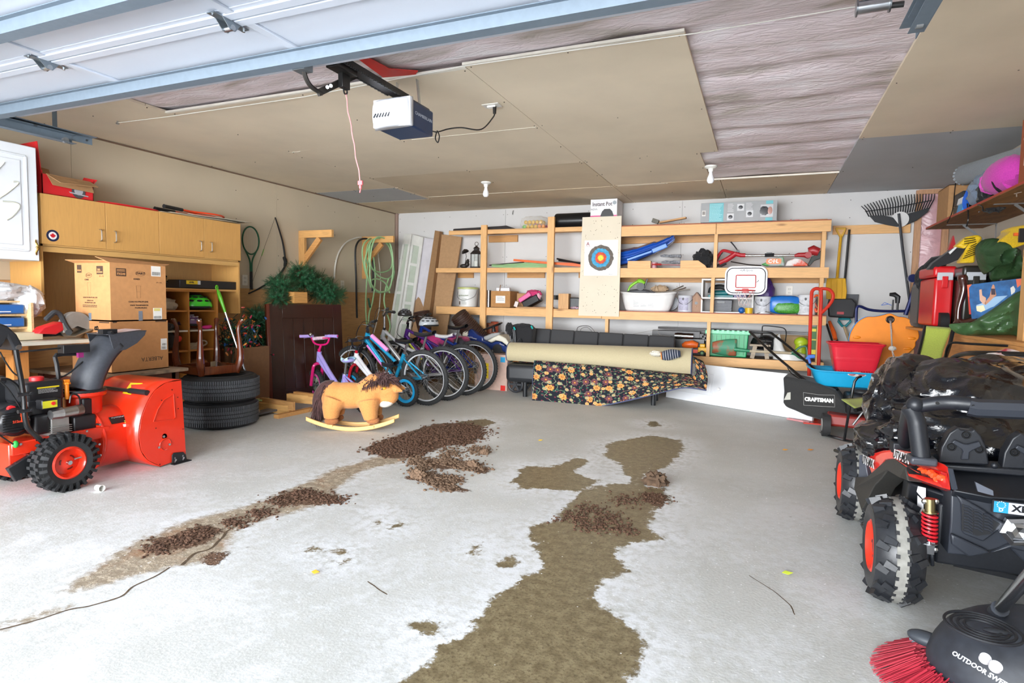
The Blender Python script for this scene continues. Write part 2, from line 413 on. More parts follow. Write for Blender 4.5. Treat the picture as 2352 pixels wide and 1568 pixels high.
    vs=N('ShaderNodeTexVoronoi');vs.inputs['Scale'].default_value=38;L(tc.outputs['Object'],vs.inputs['Vector'])
    vc=N('ShaderNodeSeparateColor');L(vs.outputs['Color'],vc.inputs[0])
    gr=ma('MULTIPLY',mr(vs.outputs['Distance'],.10,.16,1,0),ma('GREATER_THAN',vc.outputs[0],ma('MULTIPLY_ADD',mr(at_['wet'],-.1,.25,0,1),-.25,.93)));base=mx(gr,base,lin('#f6f7f8'))
    L(base,b.inputs['Base Color'])
    rg=mx(wf,(.62,)*3,(.32,)*3);rg=mx(mf,rg,(.85,)*3);L(rg,b.inputs['Roughness'])
    h=ma('ADD',ma('MULTIPLY',n90,.3),ma('MULTIPLY',mf,ma('MULTIPLY',n25,4)))
    h=ma('ADD',h,ma('MULTIPLY',ma('MULTIPLY',tf,mr(n25,.45,.7)),.8))
    bp=N('ShaderNodeBump');bp.inputs['Strength'].default_value=.6;bp.inputs['Distance'].default_value=.006;L(h,bp.inputs['Height']);L(bp.outputs[0],b.inputs['Normal'])
    me.materials.append(m)
    o=bpy.data.objects.new('floor',me);COL.objects.link(o);o['kind']='structure'
    return o
FLOOR=floor_build()
for pts,w_ in (([(0,1446),(80,1425),(160,1400),(205,1392),(275,1372),(300,1350),(345,1330),(390,1303)],.007),([(420,1298),(445,1272),(480,1262),(505,1240),(520,1222)],.010),([(520,1222),(560,1196),(620,1165),(690,1140)],.006),([(845,1335),(868,1352),(888,1366)],.004),([(1718,1322),(1760,1345),(1800,1375),(1828,1412)],.003)):
    q=[at(a,b,Z=0) for a,b in pts];q=spline(q,5);mb=MB()
    for i in range(len(q)-1):
        d=(q[i+1]-q[i]).normalized();nrm=V(-d.y,d.x,0);w0=w_*(.5+.5*abs(noise.noise(q[i]*30)));w1=w_*(.5+.5*abs(noise.noise(q[i+1]*30)));z=V(0,0,.0012)
        j=nrm*.008*noise.noise(q[i]*14);k=nrm*.008*noise.noise(q[i+1]*14)
        mb.add([q[i]+nrm*w0+z+j,q[i]-nrm*w0+z+j,q[i+1]-nrm*w1+z+k,q[i+1]+nrm*w1+z+k],[(0,1,2,3)])
    build(mb,'crack',mat('#5e4c38',.9,var=.3,scale=40),FLOOR)
# driveway outside
mb=MB();mb.box((-1.5,-31.2,-.06),(80,60,.1));struct(mb,'trim_1',mat('#dcdee0',.8,kind='worn',var=.06))

TAN=mat('#e4d6bf',.85,kind='plain',scale=2.2,var=.06);TAN2=mat('#d6c5aa',.85,scale=2.5,var=.07)
GRYB=mat('#b9bcc0',.85,scale=2.2,var=.05)
WHT=mat('#d3d2d1',.85,scale=1.6,var=.04)
def insul():
    m,nt,b=_nodes('pink_insulation_behind_poly');L=nt.links.new;N=nt.nodes.new
    tc=N('ShaderNodeTexCoord');mp=N('ShaderNodeMapping');mp.inputs['Scale'].default_value=(1,3.2,1);L(tc.outputs['Object'],mp.inputs[0])
    n=N('ShaderNodeTexNoise');n.inputs['Scale'].default_value=1.7;n.inputs['Detail'].default_value=8;n.inputs['Distortion'].default_value=.8;L(mp.outputs[0],n.inputs[0])
    r=ramp(nt,[(.30,lin('#b3aaa2')),(.40,lin('#d3c8c8')),(.52,lin('#ecdfe4')),(.68,lin('#f4eff4'))]);L(n.outputs[0],r.inputs[0])
    n2=N('ShaderNodeTexNoise');n2.inputs['Scale'].default_value=6;n2.inputs['Detail'].default_value=6;n2.inputs['Distortion'].default_value=2;L(mp.outputs[0],n2.inputs[0])
    L(r.outputs[0],b.inputs['Base Color']);b.inputs['Roughness'].default_value=.5
    bp=N('ShaderNodeBump');bp.inputs['Strength'].default_value=.55;bp.inputs['Distance'].default_value=.03;L(n2.outputs[0],bp.inputs['Height']);L(bp.outputs[0],b.inputs['Normal'])
    return m
INS=insul()
# ceiling: bulging poly film over pink batts, drywall sheets screwed below
mb=MB()
def cz(x,y):
    t=((y-3.15) / .61) % 1.0
    valley=min(t,1-t)
    return ZC + .012 + .028*min(1,valley*5)*-1 + .02 + .012*noise.noise(Vector((x*2.2,y*5,3)))
mb.grid(lambda u,v: (XL+(XR-XL)*u,YF+(YB-YF)*v,cz(XL+(XR-XL)*u,YF+(YB-YF)*v)+.012),60,150)
mb.box(((XL+XR)/2,(YF+YB)/2,ZC+.09),(XR-XL+.3,YB-YF+.3,.04))
CEIL=struct(mb,'ceiling',INS)
sheets=[(-5.26,-4.03,-.3,2.92,TAN),(-5.26,-4.03,2.92,6.05,TAN),(-5.26,-4.08,6.05,6.85,GRYB),(-4.08,-4.03,6.05,6.85,TAN),(-5.26,-4.03,6.85,7.86,TAN2),
          (-4.03,-1.6,3.09,4.28,TAN),(-4.03,-1.6,4.28,5.49,TAN),(-4.03,-1.6,5.49,6.70,TAN2),(-4.03,-1.6,6.70,7.86,TAN2),
          (-1.6,-.4,3.05,5.46,TAN),(-1.6,-.55,5.46,6.67,TAN),(-1.6,-.46,6.67,7.86,TAN2),(-.46,.64,6.67,7.86,TAN2),
          (.64,1.84,2.9,5.39,TAN),(.64,1.84,.4,2.9,TAN),(.64,1.84,5.39,7.86,GRYB),(-5.26,1.84,-.35,-.3,TAN)]
for x0,x1,y0,y1,m in sheets:
    g=.0025;mb=MB();mb.mm((x0+g,y0+g,ZC-.004+random.uniform(-.002,.002)),(x1-g,y1-g,ZC+.012));build(mb,'drywall_sheet',m,CEIL,flat=True)
# thin pale paper edge of sheets where the film starts
WP=mat('#e9e4d8',.8)
for a,b in (((-4.03,3.075),(-1.6,3.075)),((-1.6,3.035),(-.4,3.035)),((-.52,6.655),(.64,6.655)),):
    mb=MB();mb.beam((a[0],a[1],ZC-.004),(b[0],b[1],ZC-.004),.02,.014);build(mb,'paper_edge',WP,CEIL)
mb=MB()
for (x0,x1,y) in ((-2.72,-1.63,4.28),(-4.0,-3.9,4.29),(-1.55,-1.0,6.7),(-4.0,-2.3,6.7)):
    mb.beam((x0,y,ZC-.0065),(x1,y,ZC-.0065),.006,.002)
build(mb,'paper_edge',WP,CEIL)
# red sheathing tape where the opener rail passes
RT=plas('#d32f2c',.35)
mb=MB();mb.slab([at(820,134,Z=ZC-.012),at(845,132,Z=ZC-.012),at(895,158,Z=ZC-.012),at(960,163,Z=ZC-.012),at(955,171,Z=ZC-.012),at(905,176,Z=ZC-.012),at(880,178,Z=ZC-.012),at(855,160,Z=ZC-.012)],(0,0,.003));build(mb,'red_tape',RT,CEIL)
# screw heads in sheets
mb=MB();rnd=random.Random(4)
for x0,x1,y0,y1,m in sheets:
    if y1 < 3: continue
    for i in range(3):
        for j in range(3):
            x=x0+.03+(x1-x0-.06)*i/2;y=y0+.03+(y1-y0-.06)*j/2;mb.cyl((x,y,ZC-.0085),(x,y,ZC),.004,n=6)
build(mb,'screw_heads',metal('#6a655c',.5),CEIL,kind='stuff')

def wall(name,mn,mx_,m):
    mb=MB();mb.mm(mn,mx_);return struct(mb,name,m,flat=True)
WL=wall('wall_left',(XL-.14,YF-.14,-.05),(XL,YB+.14,ZC+.07),mat('#c9bda8',.85,scale=1.5,var=.05))
WB=wall('wall_back',(XL,YB,-.05),(XR,YB+.14,ZC+.07),WHT)
WR=wall('wall_right',(XR,YF-.14,-.05),(XR+.14,YB+.14,ZC+.07),mat('#bdb3a4',.85,scale=1.5,var=.05))
mb=MB();OP0,OP1,OZ=-4.5,.5,2.2
mb.mm((XL,YF-.14,-.05),(OP0,YF,ZC+.07));mb.mm((OP1,YF-.14,-.05),(XR,YF,ZC+.07));mb.mm((OP0,YF-.14,OZ),(OP1,YF,ZC+.07));struct(mb,'wall_front',WHT)
# corner studs and strips
mb=MB();mb.beam((XL+.02,YB-.02,0),(XL+.02,YB-.02,ZC-.01),.05,.05,up=(1,0,0));struct(mb,'trim_2',mat('#9a8276',.7,kind='wood'))
mb=MB();mb.beam((XL+.006,2.6,ZC-.012),(XL+.006,YB,ZC-.012),.012,.012);struct(mb,'trim_3',mat('#7d6452',.8,kind='wood',axis=1))
# back wall drywall joints (sheets as parts)
xs=[XL+.04,-3.42,-.98,1.53]
for i in range(3):
    for (z0,z1) in ((.0,1.22),(1.22,2.42)):
        mb=MB();mb.mm((xs[i]+.002,YB-.012,z0+.002),(xs[i+1]-.002,YB,z1-.002));build(mb,'drywall_sheet',WHT,WB,flat=True)
mb=MB()
for i in range(3):
    for z in (.3,.7,1.1,1.35,1.75,2.15,2.35):
        for k in range(5):
            x=xs[i]+.03+(xs[i+1]-xs[i]-.06)*k/4;mb.cyl((x,YB-.0135,z),(x,YB,z),.005,n=6)
build(mb,'screw_heads',metal('#57534d',.5),WB,kind='stuff')
# left wall: upper drywall sheets, lower plywood sheets
LW=mat('#c8bba4',.85,scale=1.5,var=.05)
ys=[-.3,.7,3.15,5.38,7.8]
for i in range(4):
    mb=MB();mb.mm((XL,ys[i]+.002,1.21),(XL+.012,ys[i+1]-.002,2.42));build(mb,'drywall_sheet',LW,WL,flat=True)
    mb=MB();mb.mm((XL,ys[i]+.002,.01),(XL+.012,ys[i+1]-.002,1.207));build(mb,'plywood_sheet',wood('#c79a66',1,.16),WL,flat=True)
mb=MB()
for y in (4.8,5.4,5.9,6.4,6.9,7.3):
    for z in (1.26,1.6,1.95,2.25): mb.cyl((XL,y,z),(XL+.0135,y,z),.005,n=6)
build(mb,'screw_heads',metal('#57534d',.5),WL,kind='stuff')
# right back corner: bare stud bay with pink batt behind film
mb=MB();mb.grid(lambda u,v: (1.55+.28*u,YB-.035+.03*abs(u-.5)*2+.008*noise.noise(Vector((u*3,v*9,1))),.1+2.3*v),8,40)
build(mb,'insulation_batt',mat('#cfa5ab',.3,kind='film',scale=5,var=.16),WB)
mb=MB();mb.beam((1.545,YB-.03,0),(1.545,YB-.03,2.42),.03,.06,up=(1,0,0));mb.beam((1.54,YB-.02,2.40),(1.84,YB-.02,2.40),.06,.05);mb.beam((1.80,YB-.03,0),(1.80,YB-.03,2.42),.05,.06,up=(1,0,0));struct(mb,'trim_4',wood('#b98d6a',2))
# right wall sheets
for (y0,y1) in ((.3,2.9),(2.9,5.3),(5.3,7.78)):
    mb=MB();mb.mm((XR-.012,y0+.002,0),(XR,y1-.002,2.42));build(mb,'drywall_sheet',mat('#bdb3a4',.85,scale=1.5,var=.05),WR,flat=True)

# ================================================================== OVERHEAD DOOR
GAL=mat('#6c7a87',.6,.2,'metal');GALD=mat('#8d979e',.4,.85,'metal');DW=mat('#c6cedb',.4,var=.03,scale=2);DB=plas('#232325',.45)
DX0,DX1,DZ=-4.44,.44,2.25
t=thing('overhead_garage_door','white sectional garage door rolled up flat under the ceiling with galvanised struts','garage door',(-2,1,DZ))
ysec=[2.37,1.86,1.34,.82,.30]
for i in range(4):
    y1,y0=ysec[i],ysec[i+1]
    s=MB();s.mm((DX0,y0+.004,DZ),(DX1,y1-.004,DZ+.045));sec=P(s,'door_section',DW,bev=.004)
    s=MB();s.mm((DX0,y1-.05,DZ-.012),(DX1,y1-.006,DZ));s.mm((DX0,y0+.006,DZ-.012),(DX1,y0+.05,DZ));s.mm((DX0,y1-.075,DZ-.004),(DX1,y1-.05,DZ));P(s,'rail_fold',DW,sec,bev=.003)
    for k in range(5):
        x=DX0+.03+(DX1-DX0-.06)*k/4;s=MB();s.mm((x-.022,y0+.05,DZ-.010),(x+.022,y1-.05,DZ));P(s,'stile',DW,sec,bev=.002)
for y in (2.205,1.545,.78):
    s=MB()
    prof=[(y+.055,0),(y+.055,-.004),(y+.034,-.004),(y+.03,-.052),(y-.03,-.052),(y-.034,-.004),(y-.055,-.004),(y-.055,0),(y-.031,0),(y-.027,-.048),(y+.027,-.048),(y+.031,0)]
    s.slab([(DX0,a,DZ-.012+b) for a,b in prof],(DX1-DX0,0,0));st=P(s,'strut',GAL)
    s=MB()
    for k in range(5): x=DX0+.1+(DX1-DX0-.2)*k/4;s.cyl((x,y+.045,DZ-.024),(x,y+.045,DZ-.01),.009,n=6)
    P(s,'bolt',GALD,st)
for k in range(4):
    x=[-3.26,-2.06,-.86,.34][k]
    for y in (1.86,1.34):
        s=MB();zz=DZ-.014
        s.slab([(x-.02,y-.09,zz),(x+.02,y-.09,zz),(x+.02,y+.085,zz),(x-.02,y+.085,zz)],(0,0,.004))
        for sx in (-.021,.019): s.slab([(x+sx,y-.05,zz),(x+sx,y-.015,zz-.035),(x+sx,y+.012,zz-.035),(x+sx,y+.04,zz)],(.003,0,0))
        h=P(s,'hinge',GALD);s=MB();s.cyl((x-.024,y,zz-.024),(x+.024,y,zz-.024),.012,n=12);s.cyl((x,y-.08,zz-.008),(x,y-.08,zz),.006,n=6);s.cyl((x,y+.075,zz-.008),(x,y+.075,zz),.006,n=6);P(s,'hinge_barrel',metal(),h)
# tracks
def track(x,name_l,sgn):
    t=thing('door_track',name_l,'track',(x,1.4,2.2))
    s=MB();z=2.19
    s.mm((x-.025,-.2,z-.03),(x+.025,2.72,z-.027));s.mm((x-.025,-.2,z+.03),(x+.025,2.72,z+.033));s.mm((x-.027*sgn-.0015,-.2,z-.03),(x-.027*sgn+.0015,2.72,z+.033));P(s,'channel',GAL)
    s=MB();s.mm((x-.03*sgn-.003,1.2,z+.0),(x-.03*sgn,2.86,z+.05));s.mm((x-.03,1.2,z+.047),(x+.03,2.86,z+.05));a=P(s,'punched_angle',GAL)
    s=MB()
    for k in range(9): s.cyl((x-.034*sgn-.004,1.3+k*.19,z+.026),(x-.034*sgn+.008,1.3+k*.19,z+.026),.007,n=8)
    s.mm((x+.031,2.45,z+.02),(x+.034,2.47,z+.03));P(s,'slot',plas('#3a3f44'),a)
    s=MB();s.cyl((x-.01,2.66,z-.018),(x+.012,2.66,z-.018),.02,n=14);P(s,'roller',plas('#6d6f70'))
    s=MB();s.mm((x-.03*sgn-.003,2.6,z+.05),(x-.03*sgn,2.63,ZC-.01));s.mm((x-.03,2.6,ZC-.016),(x+.03,2.63,ZC-.013));P(s,'hanger',GAL)
track(-4.49,'galvanised track left of the overhead door, above the white cupboard',1)
track(.49,'galvanised track right of the overhead door',-1)
# opener
t=thing('garage_door_opener','white and dark blue motor unit hung from the ceiling with black chain rail','opener',(-2.02,3.1,2.12))
NAVY=plas('#1d3357',.35);mx0,mx1=-2.145,-1.90
s=MB();s.mm((mx0+.004,2.99,2.115),(mx1,3.23,2.265));s.box(((mx0+mx1)/2,3.11,2.275),(.2,.24,.02));P(s,'housing',NAVY,bev=.012,seg=3)
s=MB()
s.grid(lambda u,v: (mx0+(mx1-mx0)*(.5-.5*cos(0)*1+u) if False else (mx0-.004+(mx1-mx0+.008)*u),2.995-.085*(1-abs(2*u-1)**3.2)**.5*(1-abs(2*v-1)**3.2)**.5-.005,2.118+.16*v-.006*(1-u)),16,14)
P(s,'lens_cover',plas('#e9eef6',.3),solid=-.004)
s=MB();s.mm((mx0-.004,2.96,2.117),(mx1+.004,3.0,2.279));P(s,'cover_rim',plas('#e9eef6',.3),bev=.006)
s=MB()
for k in range(6):
    x=mx0+.045+k*.019;s.beam((x,2.9,2.155),(x+.012,2.903,2.178),.006,.006)
P(s,'vent_slots',plas('#22262c'))
text('CHAMBERLAIN',axes((mx1+.0015,3.115,2.20),(0,1,0),(0,0,1),(1,0,0)),.026,plas('#b9c3d2'),sx=1.1)
s=MB();s.mm((-2.05,2.35,2.30),(-1.99,3.1,2.335));s.mm((-2.035,-.3,2.325),(-2.005,2.4,2.345));P(s,'rail',DB)
s=MB()
for sx in (-.045,.045):
    n=120
    for k in range(n): y=1.0+2.0*k/n;s.box((-2.02+sx,y,2.30+(.006 if sx < 0 else -.006)),(.009,.012,.007 if k % 2 else .011))
P(s,'chain',plas('#2f3032',.4))
s=MB();s.box((-2.02,2.52,2.285),(.07,.16,.04));s.box((-2.03,2.55,2.235),(.03,.06,.08));s.torus((-2.03,2.56,2.185),(1,0,0),.014,.005,14,6);tr=P(s,'trolley',plas('#191919',.4),bev=.004)
s=MB();s.tube([(-2.02,2.44,2.30),(-2.02,2.62,2.31)],.009,8);P(s,'trolley_pin',metal(),tr)
A=at(695,150,X=-2.05);B=at(733,212,X=-2.05);Cc=at(818,172,X=-2.05)
s=MB();s.tube(spline([A,at(703,180,X=-2.05),at(716,200,X=-2.05),B+V(0,.02,0)],6),.011,6);s.beam(B,Cc,.014,.032,ext=.01);P(s,'arm',plas('#262422',.4))
s=MB();s.cyl(at(752,200,X=-2.04),at(752,200,X=-2.03),.009,n=8);s.cyl(at(760,197,X=-2.04),at(760,197,X=-2.03),.009,n=8);P(s,'arm_bolt',metal())
s=MB();s.box((A.x,A.y,DZ-.04),(.07,.06,.05));s.box((A.x,A.y,DZ-.015),(.12,.09,.006));P(s,'door_bracket',GALD)
s=MB();s.beam((-1.93,3.12,2.27),(-1.955,3.13,ZC-.01),.004,.024,up=(0,1,0));P(s,'hanger_strap',metal('#c8cdd2'))
s=MB();s.beam((-2.11,3.12,2.27),(-2.10,3.14,ZC-.01),.004,.024,up=(0,1,0));P(s,'hanger_strap',metal('#c8cdd2'))
e=at(828,418,Y=2.5,X=None)
s=MB();top=V(-2.03,2.56,2.175);low=at(828,420,Y=2.56)
pts=[top.lerp(low,k/14)+V(.003*sin(k*1.7),.002*cos(k),0) for k in range(15)]
t=thing('release_cord','thin red emergency release cord dangling from the opener trolley','cord',low)
s.tube(pts,.003,6);P(s,'cord',plas('#d88a8a',.7))
s=MB();s.box(low,(.028,.012,.022));s.box(low+V(0,0,-.02),(.012,.01,.02));s.tube([low+V(0,0,-.03),low+V(-.004,0,-.05)],.004,6);P(s,'handle',plas('#d9686c',.5),bev=.003)
# receptacle and lead
oc=at(1130,241,Z=ZC-.006)
t=thing('ceiling_receptacle','white ceiling outlet with a black plug beside the door opener','outlet',oc)
s=MB();s.box(oc+V(0,0,-.004),(.12,.075,.006));P(s,'cover_plate',plas('#dcdad4'));s=MB();s.box(oc+V(0,0,-.012),(.06,.03,.012));P(s,'socket',plas('#eeeeea'))
s=MB();s.tube(spline([oc+V(.02,0,-.015),oc+V(.02,.0,-.05),at(1132,270,Y=oc.y),at(1105,297,Y=oc.y-.1),at(1060,293,Y=oc.y-.2),at(1030,296,Y=3.5),at(1003,303,Y=3.4),V(-1.93,3.22,2.16)],8),.0045,7);
for k in (0,): s.tube(spline([at(1003,303,Y=3.38),at(1000,318,Y=3.38),at(1006,327,Y=3.38),at(1009,312,Y=3.38),at(1004,300,Y=3.38)],6),.004,6)
sv=s
s=MB();s.cyl(oc+V(.02,0,-.06),oc+V(.02,0,-.012),.011,.014,n=10);solo(s,'power_plug','black plug hanging in the white ceiling outlet','plug',plas('#1b1b1b'))
solo(sv,'power_lead','black power lead looping from ceiling outlet to the door opener','cord',plas('#1b1b1b'))
# clothes line and tensioner
s=MB();a=at(270,282,Z=2.425);pts=[a]+[at(x,y,Z=2.412) for x,y in ((385,268),(700,222),(1063,152),(1332,113),(1600,76),(1990,11))]
s.tube(pts,.0028,6);
solo(s,'clothes_line','thin white line strung across the garage just under the ceiling','line',plas('#e8e6e0',.7))
s=MB();s.cyl(a,(a.x,a.y,ZC),.006,n=8);s.cyl(a+V(0,0,-.01),a,.012,n=8);solo(s,'line_hook','small hook holding the left end of the white clothes line','hook',metal())
c=at(2012,12,Z=2.38);t=thing('line_winder','small metal winder at the right end of the white clothes line','winder',c)
s=MB();s.cyl(c+V(-.07,0,0),c+V(.05,.0,0),.026,n=18);P(s,'drum',metal('#c9ced4'))
s=MB()
for dx in (-.07,.05): s.cyl(c+V(dx-.003,0,0),c+V(dx+.003,0,0),.036,n=18)
s.beam(c+V(-.07,0,.02),c+V(-.07,0,.055),.05,.004);s.beam(c+V(.05,0,.02),c+V(.05,0,.055),.05,.004);s.beam(c+V(-.075,0,.055),c+V(.055,0,.055),.05,.006);P(s,'bracket',metal('#9aa0a6'))
s=MB();s.cyl(c+V(.055,0,-.01),c+V(.1,0,-.012),.012,n=10);P(s,'crank',plas('#2c2d2f'))
# bulbs
def bulb(p,lab):
    t=thing('lamp_holder',lab,'lamp',p)
    s=MB();s.lathe([(0,0),(.058,0),(.058,-.012),(.04,-.022),(.026,-.026),(.022,-.055),(.0,-.055)][::-1],Matrix.Translation(p),20);P(s,'porcelain_base',plas('#ecebe6',.25))
    s=MB();s.lathe([(0,-.165),(.018,-.162),(.030,-.148),(.034,-.13),(.031,-.11),(.02,-.085),(.015,-.055),(0,-.055)],Matrix.Translation(p),20);P(s,'bulb',plas('#f4f6fa',.15))
bulb(V(-2.88,6.05,2.434),'bare white bulb in ceiling holder, left of the target board')
bulb(V(-.50,6.0,2.434),'bare white bulb in ceiling holder at edge of pink film, above the long grey box')

# ================================================================== LEFT WALL
BIR=mat('#d2a05c',.45,kind='wood',axis=2,var=.07,bump=.05);BIR2=mat('#d8ab68',.45,kind='wood',axis=1,var=.08,bump=.05);BIRIN=mat('#c99f66',.6,kind='wood',axis=2,var=.08,bump=.05)
fx,bx=-4.85,-5.247
t=thing('birch_hutch','light birch wall hutch with four cupboard doors and open bay below','cabinet',(-5.05,3.6,.94))
hz0,hz1,hy0,hy1=1.475,1.84,2.69,4.49
s=MB();s.mm((bx,hy0,hz1-.018),(fx-.02,hy1,hz1));s.mm((bx,hy0,hz0-.015),(fx-.02,hy1,hz0+.005));
for y in (3.59,3.61): s.mm((bx,y-.009,hz0),(fx-.02,y+.009,hz1))
P(s,'carcass',BIR2)
for y in (hy0,hy1-.02):
    s=MB();s.mm((bx,y,.945),(fx-.02,y+.02,hz1));P(s,'side_panel',BIR,bev=.001)
s=MB();s.mm((bx,hy0+.02,.945),(bx+.008,hy1-.02,hz0));P(s,'back_panel',BIRIN)
s=MB();s.mm((fx-.04,hy0+.02,hz0-.055),(fx-.02,hy1-.02,hz0-.012));P(s,'valance',BIR2)
s=MB();s.mm((bx+.008,3.3,1.165),(fx-.05,hy1-.02,1.183));P(s,'shelf',BIR2)
dy=[2.692,3.155,3.612,4.062,4.488]
for i in range(4):
    s=MB();s.mm((fx-.019,dy[i]+.002,hz0),(fx,dy[i+1]-.002,hz1-.001));d=P(s,'door',BIR,bev=.0015)
    y=dy[i+1]-.05 if i % 2 == 0 else dy[i]+.065
    s=MB();s.tube(spline([(fx,y,hz0+.06),(fx+.022,y,hz0+.064),(fx+.026,y,hz0+.08),(fx+.026,y,hz0+.13),(fx+.022,y,hz0+.146),(fx,y,hz0+.15)],4),.0045,8);P(s,'handle',metal('#c8c6c2'),d)
    if i == 0:
        p=at(121,541,X=fx);F=axes((fx,p.y,p.z),(0,1,0),(0,0,1),(1,0,0))
        for k,(r_,cc) in enumerate(((.043,'#1d2748'),(.028,'#eceaea'))):
            s=MB();s.prism(arc((0,0),r_,0,359,28),.0012+.0006*k,F);P(s,'round_sticker',plas(cc),d)
        leaf=[(0,1),(.18,.62),(.42,.72),(.34,.2),(.62,.45),(.72,.3),(1,.3),(.82,-.05),(.95,-.15),(.45,-.5),(.5,-.68),(.06,-.6),(.06,-1)]
        leaf=leaf+[(-a,b) for a,b in leaf[::-1][:-1]]
        s=MB();s.prism([(a*.02,b*.02) for a,b in leaf],.003,F);P(s,'maple_leaf',plas('#c8202c'),d)
# white cupboard
t=thing('white_cupboard','white raised-panel wall cupboard with brass pull and faint pencil scrawl','cabinet',(-5.0,2.2,1.34))
cx,cy0,cy1,c0,c1=-4.83,1.75,2.665,1.345,2.15
WC=mat('#e3e8ee',.3,var=.02)
s=MB();s.mm((bx,cy0,c0),(cx-.02,cy1-.002,c1));P(s,'carcass',WC,bev=.002)
s=MB();s.mm((cx-.02,cy0,c0),(cx,cy1,c1));d=P(s,'door',WC,bev=.006,seg=3)
y0,y1,z0,z1=cy0+.07,cy1-.07,c0+.07,c1-.075;s=MB()
for (a,b) in (((cx,y0,z0),(cx,y1,z0)),((cx,y1,z0),(cx,y1,z1)),((cx,y1,z1),(cx,y0,z1)),((cx,y0,z1),(cx,y0,z0))): s.beam(a,b,.014,.012,up=(1,0,0))
s.mm((cx-.001,y0+.035,z0+.035),(cx+.004,y1-.035,z1-.035));P(s,'raised_panel',WC,d,bev=.003)
p=at(83,568,X=cx);s=MB();s.tube(spline([(cx,p.y,p.z-.055),(cx+.012,p.y-.006,p.z-.035),(cx+.02,p.y+.003,p.z),(cx+.012,p.y-.006,p.z+.035),(cx,p.y,p.z+.055)],5),[.003+.004*sin(pi*k/20) for k in range(21)],8)
s.ell((cx+.018,p.y,p.z),(.01,.012,.009));P(s,'brass_pull',metal('#c9a25a',.25),d)
s=MB();q=px([(-12,398),(2,382),(10,372)],5,X=cx+.005);s.tube(q,.006,6,flat=.2);q=px([(-10,460),(20,440),(42,420),(30,417)],5,X=cx+.005);s.tube(q,.006,6);q=px([(5,462),(35,465),(45,475),(30,495),(15,505)],5,X=cx+.005);s.tube(q,.006,6)
P(s,'marker_scrawl',mat('#c9cbbf',.7),d)
# red box on top
RED=plas('#d2232a',.4);BRN=card('#a88158')
t=thing('saw_carton','open red carton with circular saw pictures on top of the hutch','box',(-4.95,2.85,1.84))
q=lambda x,y,X=-4.86: at(x,y,X=X)
yb0,yb1=at(97,440,X=-4.88).y,at(215,455,X=-4.88).y;bz=1.842
s=MB();s.mm((-5.14,yb0,bz),(-4.88,yb1,bz+.005));s.mm((-5.14,yb0,bz),(-5.135,yb1,bz+.17));s.mm((-4.885,yb0,bz),(-4.88,yb1,bz+.145));s.mm((-5.14,yb1-.005,bz),(-4.88,yb1,bz+.16));s.mm((-5.14,yb0,bz),(-4.88,yb0+.005,bz+.17));P(s,'body',RED)
s=MB();s.slab([(-4.885,yb0,bz+.14),(-5.12,yb0,bz+.14),(-5.10,yb0-.03,bz+.36),(-4.89,yb0-.02,bz+.37)],(0,.005,0));P(s,'end_flap',RED)
s=MB();s.slab([(-4.882,yb0+.03,bz+.145),(-4.882,yb1-.02,bz+.145),(-4.80,yb1-.01,bz+.10),(-4.80,yb0+.08,bz+.085)],(0,0,.004));P(s,'front_flap',BRN);s=MB();s.slab([(-4.882,yb0+.03,bz+.15),(-4.882,yb1-.02,bz+.145),(-4.86,yb1-.01,bz+.06),(-4.86,yb0+.06,bz+.07)],(.004,0,0));P(s,'front_flap',BRN);s=MB();s.slab([(-5.13,yb0,bz+.17),(-5.13,yb0+.2,bz+.17),(-5.15,yb0+.2,bz+.23),(-5.15,yb0,bz+.25)],(.004,0,0));P(s,'front_flap',BRN)
s=MB();s.slab([(-4.885,yb1,bz+.13),(-5.05,yb1,bz+.13),(-5.04,yb1+.03,bz+.20),(-4.88,yb1+.03,bz+.17)],(0,.004,0));P(s,'side_flap',RED)
for (Fm,w_) in ((axes((-4.879,(yb0+yb1)/2+.07,bz+.055),(0,1,0),(0,0,1)),1),(axes((-5.0,yb0-.0015,bz+.085),(1,0,0),(0,0,1),(0,-1,0)),1)):
    s=MB();s.prism(arc((0,0),.05,0,359,20),.001,Fm);P(s,'saw_picture',plas('#4b4d52'));s=MB();s.prism(arc((0,.005),.032,0,359,20),.002,Fm);s.prism([(-.07,-.01),(.07,-.022),(.07,-.03),(-.06,-.02)],.0018,Fm);P(s,'saw_blade_print',plas('#a9aab0'))
text('CRAFTS',axes((-4.99,yb0-.006,bz+.235),(1,0,.03),(0,-.14,1),(0,-1,-.14)),.045,plas('#f2efe9'),sx=1.0,bold=.001)
s=MB();s.ell((-4.97,3.4,1.85),(.1,.27,.012),20,sq=.5);solo(s,'red_scraper_sled','flat red plastic lid lying on hutch top beside the saw carton','lid',RED)
